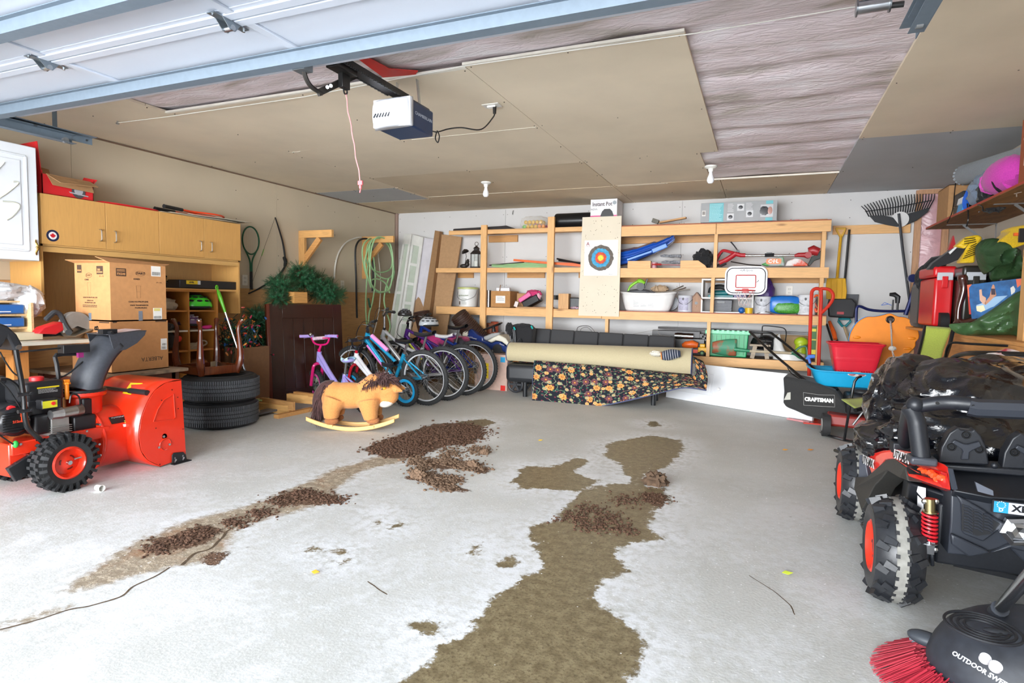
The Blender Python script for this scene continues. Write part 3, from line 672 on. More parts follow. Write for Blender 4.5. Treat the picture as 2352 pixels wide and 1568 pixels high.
# papers and racquets
for k,(c_,dz) in enumerate((('#8b7b66',0),('#c9bda4',.006),('#6e6a5c',.012),('#d8cfbb',.018))):
    s=MB();y0=3.62+.06*k;s.grid(lambda u,v: (-5.16+.33*u,y0+.72*v+.03*k,1.843+dz+.002*sin(v*9+k)+(.012*v if k > 1 else 0)),4,10);solo(s,'newspaper',('dark lowest','tan second-lowest','dark grey upper','pale topmost')[k]+' folded newspaper in the loose stack on the hutch','newspaper',mat(c_,.9),group='newspapers on the hutch',solid=.004)
def racquet(cx_,col,lab,M,L=.68,gripc='#1b1b1d',rim=.0085,name='racquet'):
    t=thing(name,lab,'racquet',M=M)
    rim_pts=[(.115*cos(a),L-.17+.15*sin(a),0) for a in [2*pi*k/36 for k in range(36)]]
    s=MB();s.tube(rim_pts,rim,8,closed=True);s.tube(spline([(-.075,L-.285,0),(-.03,L-.36,0),(-.012,L-.42,0),(-.01,.2,0)],4),rim,8);s.tube(spline([(.075,L-.285,0),(.03,L-.36,0),(.012,L-.42,0),(.01,.2,0)],4),rim,8);P(s,'frame',plas(col,.3))
    s=MB()
    for k in range(-8,9):
        x=k*.0125;h=.15*sqrt(max(0,1-(x/.112)**2));s.tube([(x,L-.17-h,0),(x,L-.17+h,0)],.0006,4)
    for k in range(-9,10):
        y=k*.0155;h=.112*sqrt(max(0,1-(y/.15)**2));s.tube([(-h,L-.17+y,0),(h,L-.17+y,0)],.0006,4)
    P(s,'strings',plas('#d8d4c6'))
    s=MB();s.tube([(0,0,0),(0,.01,0),(0,.2,0)],[.019,.0165,.0155],8);P(s,'grip',rub(gripc,.6))
racquet(0,'#d7431f','black-handled orange racquet lying on top of the newspapers',axes((-4.93,3.72,1.905),(.99,.1,0),(-.1,1,-.02)))
racquet(0,'#c23a1b','second orange racquet underneath, mostly hidden on the newspapers',axes((-5.02,3.70,1.885),(.99,.04,0),(-.04,1,-.01)))
racquet(0,'#15543a','green tennis racquet hanging head-up on the left wall',axes((XL+.04,at(575,600,X=XL+.03).y,at(572,665,X=XL+.03).z),(0,1,0),(0,0,1),(1,0,0)),L=.71)
# archery bow
t=thing('archery_bow','black recurve bow with string hanging on the left wall','bow',at(570,674,X=XL+.045))
bw=px([(632,499),(642,530),(650,560),(655,595),(654,612),(640,632),(615,650),(590,665),(571,674)],6,X=XL+.045)
s=MB();n=len(bw);s.tube(bw,[.007+.005*sin(pi*k/(n-1)) for k in range(n)],8);P(s,'limb',plas('#19191b',.4))
s=MB();s.tube(px([(652,590),(656,600),(654,612)],3,X=XL+.045),[.016,.02,.022,.021,.02,.018,.014],8);P(s,'grip',rub('#151515'))
s=MB();s.tube([bw[0],at(603,580,X=XL+.045),bw[-1]],.0018,5);P(s,'bowstring',plas('#3a3a34'));s=MB();s.tube([at(606,572,X=XL+.03),at(601,587,X=XL+.03)],.005,6);P(s,'nocking_wrap',plas('#86c95a'))
# outlets
def outlet(name,lab,F):
    t=thing(name,lab,'outlet',M=F);s=MB();s.prism(rrect(.072,.116,.006),.006);P(s,'cover_plate',plas('#e4e0d8',.4),bev=.001)
    for y in (-.022,.022):
        s=MB();s.prism(rrect(.034,.03,.01),.0075,Matrix.Translation((0,y,0)));f_=P(s,'socket',plas('#d8d4cb',.4));s=MB();s.mm((-.009,y-.004,.007),(-.007,y+.008,.008));s.mm((.007,y-.004,.007),(.009,y+.008,.008));P(s,'slot',plas('#3a3835'),f_)
outlet('power_outlet','white wall outlet right of the birch hutch, behind the green racquet grip',LSIDE(at(562,643,X=XL+.012)))
outlet('power_outlet','white wall outlet on the plywood line behind the garland',LSIDE(at(786,654,X=XL+.012)))
# timber brackets
def bracket(y,L,zt,zb,lab):
    t=thing('timber_bracket',lab,'bracket',(XL+.05,y,zb))
    x0=XL+.014
    s=MB();s.mm((x0,y-.02,zb),(x0+.088,y+.018,zt));P(s,'upright',wood('#d9a566',2))
    s=MB();s.mm((x0,y-.021,zt-.088),(x0+L,y+.019,zt));P(s,'arm',wood('#dca868',0),bev=.002)
    s=MB();a=V(x0+.07,y-.0,zt-.36);b=V(x0+L*.62,y-.0,zt-.1);s.beam(a,b,.036,.07,up=(0,0,1));P(s,'brace',wood('#d2995a',0))
bracket(5.75,.50,1.93,1.05,'empty pine L-shaped bracket on left wall, above the garland')
bracket(7.0,.52,1.99,1.40,'pine bracket near the back corner with coiled hoses on it')
# hoses
def hose(name,lab,pts,r,col,X,n=8):
    s=MB();s.tube(spline([at(a,b,X=X) if len(p) == 2 else at(a,b,X=p[2]) for p in pts for a,b in (p[:2],)],n),r,8);return s
s=hose('','',[(768,640),(770,610),(778,580),(795,557),(815,547),(830,545)],.011,'',XL+.03);solo(s,'white_conduit','bent white plastic pipe curving up to the hose bracket','pipe',plas('#dedbd2',.5))
s=hose('','',[(820,730),(819,700),(818,640),(816,580),(822,556),(836,548),(850,553),(856,580),(857,640),(855,668)],.013,'',XL+.10);solo(s,'black_hose','thick black hose hung over the bracket beside the green hose','hose',rub('#222224',.5))
t=thing('green_garden_hose','pale green garden hose looped in coils over the corner bracket','hose',at(870,700,X=XL+.3))
HG=plas('#9cc690',.45);rnd=random.Random(8)
loops=[[(832,575),(842,552),(862,546),(880,550),(895,570),(903,600),(905,630),(893,660),(870,672),(850,650),(838,620)],
         [(846,560),(868,547),(890,556),(900,590),(898,615),(880,625),(858,620),(842,600)],
         [(855,552),(875,548),(893,566),(900,590),(903,625),(890,640),(868,632),(850,605),(848,575)],
         [(862,548),(880,546),(897,562),(903,610),(896,660),(880,670),(862,664),(850,640),(852,580)]]
for i,lp in enumerate(loops):
    s=MB();s.tube(spline([at(a,b,X=XL+.16+.07*i+.02*(k % 2)) for k,(a,b) in enumerate(lp)],6,closed=True),.010,8,closed=True);P(s,'coil',HG)
for i,lp in enumerate(([(855,560),(846,600),(842,650),(840,700),(842,740),(845,752)],[(858,590),(862,640),(856,690),(848,720),(846,752)],[(850,560),(838,600),(846,640),(852,660)],[(892,640),(882,690),(895,740),(894,760),(886,770),(874,771)],[(850,645),(865,640),(885,650),(895,672)])):
    s=MB();s.tube(spline([at(a,b,X=XL+.2+.04*i) for a,b in lp],6),.010,8);P(s,'coil',HG)
s=MB();s.tube([at(846,685,X=XL+.25),at(850,706,X=XL+.25)],.014,8);P(s,'coupling',plas('#2f5a44'))
s=hose('','',[(868,580),(874,640),(872,700),(865,740),(858,765)],.008,'',XL+.12);solo(s,'white_tubing','limp white tubing hanging down behind the green hose','tubing',plas('#cfcabd',.5))

# desk with white top
t=thing('work_table','plywood work table with pale laminate top under the circular saw','table',(-4.8,2.2,0))
s=MB();s.mm((-5.24,1.5,.775),(-4.34,2.725,.80));P(s,'table_top',plas('#dcd8c6',.4),bev=.002)
s=MB();s.mm((-5.24,1.55,.70),(-4.5,2.3,.77));P(s,'apron',wood('#c98b4a',1))
for (x,y) in ((-4.6,2.38),(-5.15,2.66),(-4.6,1.6),(-5.15,1.6)):
    s=MB();s.mm((x-.045,y-.045,0),(x+.045,y+.045,.775));P(s,'leg',wood('#c08244',2))
s=MB();s.mm((-5.22,1.6,.25),(-4.65,2.3,.6));solo(s,'osb_panel','chipboard panel standing under the plywood work table','panel',mat('#c9a468',.8,kind='osb',axis=1))
# blue drawers
t=thing('drawer_rack','small pine rack with two blue plastic trays on the work table','rack',(-4.8,2.1,.80))
PN=wood('#d8b685',0)
s=MB();yr=2.42
for z in (.81,.882,.968,1.056): s.mm((-4.95,1.7,z-.006),(-4.55,yr,z+.006))
s.mm((-4.95,yr,.80),(-4.50,yr+.014,1.05));P(s,'shelves',PN)
for z in (.89,.976):
    s=MB();s.mm((-4.93,1.72,z),(-4.535,yr-.02,z+.062));d=P(s,'tray',plas('#2f66ad',.3),bev=.008);s=MB();s.mm((-4.535,yr-.16,z+.012),(-4.532,yr-.1,z+.018));P(s,'tray_label',plas('#e9ecf2'),d)
s=MB();s.mm((-4.9,1.75,.803),(-4.47,yr+.05,.855));solo(s,'paper_folder','cream paper folders lying flat beneath the blue trays','folder',mat('#dccfae',.8),bev=.003)
# plastic bag on rack
s=MB();c=V(-4.66,2.46,1.115);s.ell(c+V(0,-.20,.0),(.13,.27,.06),34,amp=.35,fr=2.3,seed=3,ridge=True);s.ell(c+V(.05,.0,-.06),(.09,.09,.10),26,amp=.3,fr=2,seed=9,ridge=True);solo(s,'white_plastic_bag','crumpled white plastic bag slumped over the blue trays','bag',mat('#dfe0e2',.3,kind='film',var=.04))
s=MB();c=at(65,668,X=-4.75);s.lathe([(0,0),(.034,0),(.036,.06),(.03,.07),(0,.07)],Matrix.Translation(c+V(0,0,-.04)),16);solo(s,'glass_jar','small clear jar with green band behind the plastic bag','jar',plas('#c4d2b4',.1))
# circular saw
t=thing('circular_saw','red and grey circular saw lying on the work table','saw',at(140,775,X=-4.55))
X_=-4.45
c=at(172,748,X=X_);s=MB();s.lathe([(0,-.03),(.095,-.03),(.1,-.02),(.1,.02),(.095,.03),(0,.03)],axes(c,(0,.8,.6),(0,-.6,.8),(1,0,0)),26,a0=radians(-60),a1=radians(170));P(s,'blade_guard',plas('#8f8d88',.5,var=.15))
s=MB();s.cyl(c+V(-.02,0,-.01),c+V(-.017,0,-.01),.09,n=30);P(s,'blade',metal('#9fa3a6'))
s=MB();s.slab([at(88,766,X=X_+.03),at(100,752,X=X_+.03),at(142,738,X=X_+.03),at(152,756,X=X_+.03),at(130,768,X=X_+.03)],(-.09,0,0));P(s,'motor_housing',RED,bev=.008)
s=MB();s.tube(px([(104,735),(115,725),(125,717),(138,722),(150,745),(162,762)],4,X=X_+.02),[.012]+[.017]*19+[.02],8);P(s,'handle',rub('#33363a'))
s=MB();a,b_=at(158,771,X=X_),at(202,754,X=X_);s.beam(a,b_,.15,.006,up=(0,0,1));P(s,'base_plate',metal('#b7b0a0',.5))
s=MB();s.cyl(at(158,763,X=X_+.03),at(158,763,X=X_+.06),.02,n=12);P(s,'depth_knob',plas('#202020'))
s=MB();s.tube(px([(52,775),(80,770),(128,767),(142,764)],4,X=-4.52),.014,8);s.tube(px([(126,768),(150,772),(157,780),(120,784),(90,779)],5,X=-4.5),.004,6);
t2=solo(s,'hedge_trimmer_handle','black tool handle with orange tip lying in front of the circular saw','tool',rub('#26282b'));s=MB();a=at(50,775,X=-4.51);s.ell(a,(.018,.03,.02));build(s,'orange_tip',plas('#e2581f'),t2)

# ---------- cardboard boxes on the worn side table
bxX,byY=-4.19,2.74     # near corner of both boxes
cz0,cz1,cz2=.562,.93,1.335
INK=plas('#4a3527',.8);PAP=plas('#e6e4df',.6);INKL=plas('#7a5a3d',.85)
t=thing('side_table','low dark wood side table with peeling worn top under the cartons','table',(-4.5,2.95,0))
s=MB();s.mm((-4.95,2.62,.535),(-4.08,3.26,.56));P(s,'table_top',mat('#8a7660',.7,kind='worn',scale=14,var=.4),bev=.004)
s=MB();s.mm((-4.9,2.68,.44),(-4.15,2.7,.535));s.mm((-4.17,2.68,.44),(-4.15,3.2,.535));P(s,'apron',wood('#5b2f20',1))
for (x,y) in ((-4.18,2.7),(-4.18,3.2),(-4.88,2.7),(-4.88,3.2)):
    s=MB();s.mm((x-.03,y-.03,0),(x+.03,y+.03,.535));P(s,'leg',wood('#56301f',2))
def carton(name,lab,x0,x1,y0,y1,z0,z1,m,open_=False,fl=.0):
    t=thing(name,lab,'box',((x0+x1)/2,(y0+y1)/2,z0));th=.005
    s=MB();s.mm((x0,y0,z0),(x1,y1,z0+th))
    for a,b in (((x0,y0),(x1,y0+th)),((x0,y1-th),(x1,y1)),((x0,y0+th),(x0+th,y1-th)),((x1-th,y0+th),(x1,y1-th))): s.mm((a[0],a[1],z0),(b[0],b[1],z1))
    if not open_: s.mm((x0,y0,z1-th),(x1,y1,z1))
    P(s,'body',m);return t
K=card('#c08a58');K2=card('#b27c4b')
bw_=at(168,600,Y=byY);ry=at(385,737,X=bxX).y
t=carton('moving_carton','closed brown moving carton lettered ALBERTA upside-down on side table',-4.62,bxX,byY,ry,cz0,cz1,K2)
FR=lambda y,z: axes((bxX+.0003,y,z),(0,1,0),(0,0,1),(1,0,0));FL=lambda x,z: axes((x,byY-.0003,z),(1,0,0),(0,0,1),(0,-1,0))
pt=at(350,823,X=bxX);M_=FR(pt.y,pt.z) @ rotm(0,0,180);text('ALBERTA',M_,.042,INK)
pt=at(374,790,X=bxX);label_rect(.05,.085,FR(ry-.035,pt.z),PAP);bars(FR(ry-.035,pt.z),-.02,.02,-.038,-.018,INK,14,3);bars(FR(ry-.035,pt.z),-.015,.02,-.01,.006,INK,12,5);fines(FR(ry-.035,pt.z),-.02,.02,.012,.036,4,INK)
fines(FR(ry-.05,cz1-.012),-.05,.04,-.006,.006,1,INK,th=.8);fines(FR(byY+.03,cz1-.012),-.015,.015,-.005,.005,1,INK,th=.9);fines(FL(bxX-.07,cz1-.014),-.05,.06,-.006,.006,1,INK,th=.8)
pl=at(215,775,Y=byY);text('ALB',FL(-4.34,.84) @ rotm(0,0,90),.06,plas('#17130f'),bold=.002)
# top carton
t=carton('cup_carton','open brown cup carton marked DART standing on the moving carton',-4.57,bxX+.004,byY+.002,ry-.012,cz1,cz2,K,open_=True)
s=MB();s.slab([(-4.57,byY+.002,cz2),(bxX,byY+.002,cz2),(bxX-.02,byY-.02,cz2+.012),(-4.62,byY-.03,cz2+.02)],(0,0,.004));P(s,'flap',K)
s=MB();s.slab([(-4.57,ry-.02,cz2),(bxX,ry-.02,cz2),(bxX-.02,ry+.04,cz2+.015),(-4.57,ry+.05,cz2+.03)],(0,0,.004));P(s,'flap',K)
s=MB();s.slab([(bxX,byY+.01,cz2),(bxX,ry-.03,cz2),(bxX-.05,ry-.04,cz2+.022),(bxX-.10,byY-.03,cz2+.04)],(0,0,.004));P(s,'flap',K)
fx_=bxX+.0043
def on_r(pxx,pyy): p=at(pxx,pyy,X=fx_);return axes((fx_,p.y,p.z),(0,1,0),(0,0,1),(1,0,0))
def on_l(pxx,pyy): p=at(pxx,pyy,Y=byY+.0018);return axes((p.x,byY+.0018,p.z),(1,0,0),(0,0,1),(0,-1,0))
F=on_r(278,625);label_rect(.072,.055,F,INK,name='printed_block',t=.0005);text('PXG40',F @ Matrix.Translation((0,-.012,.001)),.022,K,bold=.001,sx=.9);fines(F @ Matrix.Translation((0,0,.0006)),-.03,.03,.003,.022,2,K,th=.55)
F=on_r(322,628);s=MB();s.tube([(F @ V(.037*cos(a),.017*sin(a),.0004)) for a in [2*pi*k/30 for k in range(30)]],.0012,4,closed=True,flat=.4);P(s,'oval_print',INK);text('DART',F @ Matrix.Translation((0,0,.0006)),.022,INK,sx=1.15,bold=.0006,shear=.2)
text('CONEX',on_r(314,641),.014,INK,bold=.0008)
F=on_r(358,623);label_rect(.075,.075,F,PAP);bars(F,-.03,.032,-.03,-.005,INK,20,7);fines(F,-.032,.03,.008,.034,3,INK)
text('(12 x 25)',on_r(365,649),.012,INK)
F=on_r(318,672);s=MB();s.tube([F @ V(x,y,.0005) for x,y in ((-.018,.05),(-.014,.008),(-.012,-.04),(.012,-.04),(.014,.008),(.018,.05))],.0009,4,closed=True,flat=.4);s.tube([F @ V(-.014,.006,.0005),F @ V(.014,.006,.0005)],.0009,4);P(s,'cup_outline',INKL)
text('CLEAR POLYPROPYLENE',on_r(318,693),.0135,INK,bold=.0006,sx=1.0);text('VASOS TRANSPARENTES',on_r(320,701),.0125,INK,bold=.0006);text('POLIPROPILENO',on_r(324,707),.0125,INK,bold=.0006)
F=on_r(362,720);label_rect(.07,.085,F,PAP);bars(F,-.03,.03,-.038,-.018,INK,20,9);fines(F,-.03,.028,-.008,.01,3,INK)
label_rect(.05,.02,F @ Matrix.Translation((-.005,.03,.001)),plas('#ded07e'),name='tape_patch')
F=on_l(182,617);label_rect(.05,.055,F,INK,name='printed_block',t=.0005);text('PXG40',F @ Matrix.Translation((0,-.012,.0008)),.014,K,bold=.0008);
F=on_l(229,620);label_rect(.07,.058,F,INK,name='printed_block',t=.0005);text('300',F @ Matrix.Translation((-.01,.002,.0008)),.02,K,bold=.001);fines(F @ Matrix.Translation((0,0,.0006)),-.03,.03,-.022,-.01,1,K,th=.8)
F=on_l(204,632);s=MB();s.tube([(F @ V(.034*cos(a),.016*sin(a),.0004)) for a in [2*pi*k/30 for k in range(30)]],.0012,4,closed=True,flat=.4);P(s,'oval_print',INK);text('DART',F @ Matrix.Translation((0,0,.0006)),.02,INK,sx=1.15,shear=.2)
text('CONEX',on_l(199,642),.013,INK,bold=.0008);text('(12 x 25)',on_l(233,634),.013,INK)
F=on_l(205,665);s=MB();s.tube([F @ V(x,y,.0005) for x,y in ((-.02,.05),(-.016,.008),(-.013,-.04),(.013,-.04),(.016,.008),(.02,.05))],.0009,4,closed=True,flat=.4);P(s,'cup_outline',INKL)
text('CLEAR POLYPROPYLENE CUPS',on_l(207,683),.0115,INK,bold=.0005);text('GOBELETS EN',on_l(207,690),.011,INK,bold=.0005);text('POLYPROPYLENE CLAIR',on_l(207,695),.011,INK,bold=.0005);fines(on_l(207,702),-.08,.08,-.012,.008,2,INK,th=.5)
label_rect(.03,.06,on_l(207,728),mat('#76808c',.2,alpha=.85),name='packing_tape');label_rect(.03,.07,on_r(323,725),plas('#767c86',.25),name='packing_tape')

# ---------- cubby cabinet under the hutch
t=thing('cubby_cabinet','honey wood cubby cabinet with pigeonholes under the hutch','cabinet',(-4.95,3.85,0))
kx0,kx1,ky0,ky1,kz1=-5.10,-4.75,3.42,4.12,1.15
HON=wood('#b5752f',2,.12);HONH=wood('#b5752f',1,.12)
s=MB();s.mm((kx0,ky0,.0),(kx0+.008,ky1,kz1));P(s,'back_panel',wood('#a5662a',2))
for y in (ky0,3.80,ky1-.025): s=MB();s.mm((kx0,y,0),(kx1,y+(.025 if y != 3.80 else .014),kz1));P(s,'upright',HON)
s=MB();s.mm((kx0,ky0,kz1),(kx1+.01,ky1+.01,kz1+.022));P(s,'cap',HONH,bev=.003)
for z,m_ in ((.98,HONH),(.80,plas('#cfc6b4')),(.62,HONH),(.44,HONH),(.10,HONH)):
    s=MB();s.mm((kx0,ky0+.02,z-.008),(kx1-.008,ky1-.02,z+.006));P(s,'shelf',m_)
def helmet(name,lab,c,r,col,rz=0,vent='#10120f',tilt=0,cat='helmet'):
    M=TM(c,tilt,0,rz);t=thing(name,lab,cat,M=M)
    s=MB();s.ell((0,0,0),(r*1.25,r,r*.95),28,lo=.46,hi=1);P(s,'shell',plas(col,.18,coat=.5),solid=.01)
    s=MB()
    for k in range(-2,3):
        for j in range(3):
            a=radians(k*32+(16 if j % 2 else 0));b=radians(28+j*22);p=V(r*1.25*cos(b)*sin(a)*1.0,-r*cos(b)*cos(a),r*.95*sin(b));nn=V(p.x/1.56,p.y,p.z/.9).normalized()
            s.ell(p+nn*.002,(r*.22,r*.09,.006),10,R=axes((0,0,0),nn.cross(V(0,0,1)),V(0,0,1)-nn*nn.z,nn))
    P(s,'vents',plas(vent,.6));s=MB();s.torus((0,0,-.008),(0,0,1),r*1.08,.011,24,6);P(s,'rim_pad',rub('#1a1a1a'))
helmet('green_helmet','bright green bicycle helmet in the upper right cubby',(-4.84,3.95,1.02),.115,'#3fd52c',70)
helmet('purple_helmet','small purple and grey helmet in cubby below the green one',(-4.86,3.90,.86),.085,'#6d4a74',70,vent='#b7aeb6')
helmet('black_helmet','round black helmet on the hutch shelf beside the cup carton',(-4.98,3.62,1.235),.11,'#141418',80)
s=MB();s.ell((-4.8,4.03,.825),(.03,.05,.018));s.ell((-4.8,4.06,.83),(.02,.03,.015));solo(s,'pink_goggles','hot pink goggles on the white cubby shelf','goggles',plas('#e2308f'))
s=MB();s.ell((-4.85,3.62,1.03),(.09,.13,.06),22,amp=.3,fr=2,seed=2,ridge=True);solo(s,'beige_cloth_bag','limp beige cloth bag in upper left cubby','bag',fab('#a99a85'))
s=MB();s.ell((-4.85,3.62,.84),(.06,.1,.035),18,amp=.4,fr=3,seed=4,ridge=True);solo(s,'black_gloves','dark tangle of straps on the left white shelf','straps',fab('#24222a'))
s=MB();s.ell((-4.84,3.66,.72),(.05,.07,.08),16,amp=.2,seed=6);solo(s,'dark_drill_bag','dark bag with red patch in lower left cubby','bag',fab('#2a2524'))
s=MB();s.ell((-4.8,3.74,.73),(.02,.03,.03),10);solo(s,'red_reflector','small red round light in lower left cubby','light',plas('#d1361f'))
s=MB();s.tube(spline([(-4.8,3.86,.635),(-4.8,3.92,.68),(-4.8,4.0,.70),(-4.8,4.03,.67),(-4.8,3.95,.64),(-4.8,3.88,.63)],4,closed=True),.008,6,closed=True);s.ell((-4.83,3.9,.655),(.04,.08,.03));solo(s,'canvas_shoe','pale canvas shoe with loose laces in right cubby','shoe',fab('#9c8a70'))
s=MB();s.ell((-4.82,3.95,.49),(.05,.1,.045),18);s.ell((-4.8,4.02,.465),(.05,.05,.02));solo(s,'brown_boot','brown leather boot in the lowest visible cubby','boot',mat('#8a5226',.4,kind='leather'))
# level case on the hutch shelf
y0_,y1_=at(413,640,X=-4.9).y,at(545,640,X=-4.9).y
t=thing('tool_case','long black plastic case with yellow label on hutch shelf','case',(-5.0,(y0_+y1_)/2,1.184));s=MB();s.mm((-5.16,y0_,1.185),(-4.9,y1_,1.262));P(s,'case',plas('#1b1c20',.4),bev=.006)
F=axes((-4.8995,y0_+.14,1.24),(0,1,0),(0,0,1),(1,0,0));label_rect(.15,.034,F,plas('#d9b91d'));label_rect(.03,.036,F @ Matrix.Translation((.06,0,.001)),plas('#c9ccd0'),name='sticker');text('LEVEL',F @ Matrix.Translation((-.02,0,.001)),.02,plas('#222'+'222'),bold=.001)
# mop
t=thing('spray_mop','silver mop pole with lime green grip leaning beside the cubby','mop',(-4.35,4.35,0))
a=at(498,660,X=-4.66);b_=at(562,850,X=-4.44);d_=(b_-a).normalized();low=a+d_*((a.z-.02)/-d_.z);
s=MB();s.tube([a+d_*.16,a.lerp(low,.55)],.0105,10);s.tube([a.lerp(low,.55),low],.013,10);P(s,'pole',metal('#c9ccd1',.2));LIM=plas('#66c924',.35)
s=MB();s.tube([a+d_*.02,a+d_*.05,a+d_*.1,a+d_*.17,a+d_*.24],[.008,.016,.018,.014,.012],10);s.torus(a,(1,.4,0),.018,.006,18,8);P(s,'grip',LIM)
s=MB();s.box(low+V(0,0,.01),(.12,.34,.02));P(s,'mop_head',plas('#5d6166'),bev=.006)
# tires
def tire_stack():
    c=V(-4.335,3.765,0);R,wd=.308,.222
    TR=rub('#232426',.7);TRB=rub('#505358',.7)
    for k,lab in ((0,'worn black car tire, lower of the stack of two'),(1,'worn black car tire on top of the stack, stool standing in it')):
        M=Matrix.Translation(c+V(.01*k,.004*k,wd*k)) @ rotm(0,0,40*k)
        t=thing('car_tire',lab,'tire',M=M,group=None)
        prof=[(.19,.02),(.205,.005),(.25,0),(.285,.012),(R-.004,.04),(R,.06),(R,wd-.06),(R-.004,wd-.04),(.285,wd-.012),(.25,wd),(.205,wd-.005),(.19,wd-.02),(.20,wd*.5),(.19,.02)]
        s=MB();s.lathe(prof,None,72);P(s,'carcass',TR)
        s=MB();n=110
        for j in range(n):
            a=2*pi*j/n
            for (z0,z1) in ((.032,.062),(wd-.062,wd-.032)): s.box((R*cos(a)-.0 if 0 else (R-.001)*cos(a),(R-.001)*sin(a),(z0+z1)/2),(.012,.010,z1-z0),rotm(0,0,math.degrees(a)))
            for q_ in range(3):
                zc=.078+.033*q_;a2=a+(.02 if q_ % 2 else 0);s.box(((R-.0005)*cos(a2),(R-.0005)*sin(a2),zc),(.010,.014,.026),rotm(0,0,math.degrees(a2)) @ rotm(18,0,0))
        P(s,'tread_blocks',TRB,kind='stuff',flat=True)
        s=MB()
        for rr in (.22,.262): s.torus((0,0,wd-.004 if rr < .25 else wd-.003),(0,0,1),rr,.003,60,6)
        P(s,'bead_ring',TR)
tire_stack()
# stool upside down
CH=mat('#5f2a12',.22,kind='wood',axis=2,var=.25,bump=.02,coat=.6)
t=thing('upturned_stool','glossy brown footstool upside-down on the tires, curved legs up','stool',(-4.42,3.74,.45))
cs=[V(-4.265,3.52,.455),V(-4.21,3.86,.455),V(-4.56,3.93,.455),V(-4.62,3.58,.455)]
s=MB()
for i in range(4): a,b_=cs[i],cs[(i+1) % 4];s.beam(a+V(0,0,.035),b_+V(0,0,.035),.02,.07)
P(s,'seat_frame',CH,bev=.003)
ctr=sum(cs,V(0,0,0))/4
s=MB();s.slab([c_+(ctr-c_)*.02+V(0,0,.004) for c_ in cs],(0,0,.01));P(s,'seat_underside',fab('#55565a'))
s=MB();q_=cs[2].lerp(cs[3],.1)+V(.03,-.01,.045);s.box(q_,(.004,.09,.06),rotm(0,0,10));P(s,'corner_block',wood('#b9a78a',0))
for c_ in cs:
    o_=(c_-ctr).normalized();pts=[c_-o_*.02+V(0,0,-.0),c_+V(0,0,.07),c_+o_*.012+V(0,0,.15),c_+o_*.004+V(0,0,.28),c_-o_*.004+V(0,0,.38),c_+o_*.012+V(0,0,.43),c_+o_*.03+V(0,0,.455)]
    s=MB();s.tube(spline(pts,4),[.026,.028,.029,.03,.031,.031,.03,.029,.028,.026,.024,.022,.020,.018,.017,.0165,.016,.016,.016,.017,.019,.021,.022,.022,.02][:len(spline(pts,4))],10);lg=P(s,'leg',CH)
    s=MB();e_=pts[-1];s.cyl(e_,e_+V(0,0,.008),.012,n=10);P(s,'glide',metal('#c9b8a8',.4),lg)

# christmas lights in an open carton behind the stool
BX0=V(-4.83,4.42,0)
t=carton('light_string_carton','tall open carton overflowing with christmas light strings',-5.05,-4.62,4.30,4.62,.05,.62,card('#7d5a3c'),open_=True)
s=MB();rnd=random.Random(21);gw=MB();bulbs={c_: MB() for c_ in ('#c3472f','#d9822b','#2b7f4a','#2a5fa8','#b23150')}
for k in range(26):
    pts=[V(-4.82+rnd.gauss(0,.11),4.42+rnd.gauss(0,.10),.70+rnd.gauss(0,.11)) for _ in range(7)];sp=spline(pts,5);gw.tube(sp,.0035,5)
    for q_ in sp[::5]:
        c_=rnd.choice(list(bulbs));d_=V(rnd.uniform(-1,1),rnd.uniform(-1,1),rnd.uniform(-1,1)).normalized();bulbs[c_].tube([q_,q_+d_*.014,q_+d_*.03,q_+d_*.04],[.006,.009,.008,.001],6)
t=thing('christmas_light_strings','tangled ball of christmas lights with coloured bulbs piled in the carton','lights',(-4.82,4.42,.5));P(gw,'wires',plas('#163a2c',.5))
for c_,b_ in bulbs.items(): P(b_,'bulbs',plas(c_,.3),kind='stuff')
# crutch
t=thing('walking_frame','chrome tube handle poking up left of the dark headboard','walking frame',(-5.02,4.95,0))
s=MB();pts=px([(618,752),(624,780),(632,820),(634,850)],4,X=-5.02);s.tube(pts+[pts[-1]+V(0,0,-.5)],.009,8);P(s,'tube',metal('#c9ccd1',.2));s=MB();s.tube([at(597,763,X=-4.98),at(620,749,X=-5.02)],.016,10);P(s,'handle',metal('#b9b6ae',.35))
# grey bin with maroon cooler
s=MB();c=at(612,848,X=-4.98);t=thing('grey_file_bin','pale grey lidded bin in shadow behind the tires','bin',c)
s=MB();s.box(c,(.22,.26,.10),taper=1.1);P(s,'bin',plas('#8f99a5',.4),bev=.01);s=MB();s.box(c+V(.114,0,.01),(.004,.12,.045));P(s,'label_plate',plas('#c5cbd2'))
s=MB();s.box((c.x,c.y,(c.z-.05)/2),(.22,.26,c.z-.055));solo(s,'maroon_cooler','maroon cooler box under the grey bin','cooler',plas('#4d1f2a',.4),bev=.02)
s=MB();c=at(612,900,X=-4.8);s.cyl(c+V(-.03,.0,0),c+V(.03,-.0,0),.075,n=28);solo(s,'black_disc_weight','dark grey round disc standing in shadow beside headboard','disc',rub('#46494d'),bev=.01)
s=MB();c=at(600,918,Z=.1);s.box(c,(.16,.09,.02),rotm(0,0,50));solo(s,'green_plastic_tray','small pale green plastic tray on the timber offcuts beside the tires','tray',plas('#a9bf7a'),bev=.004)

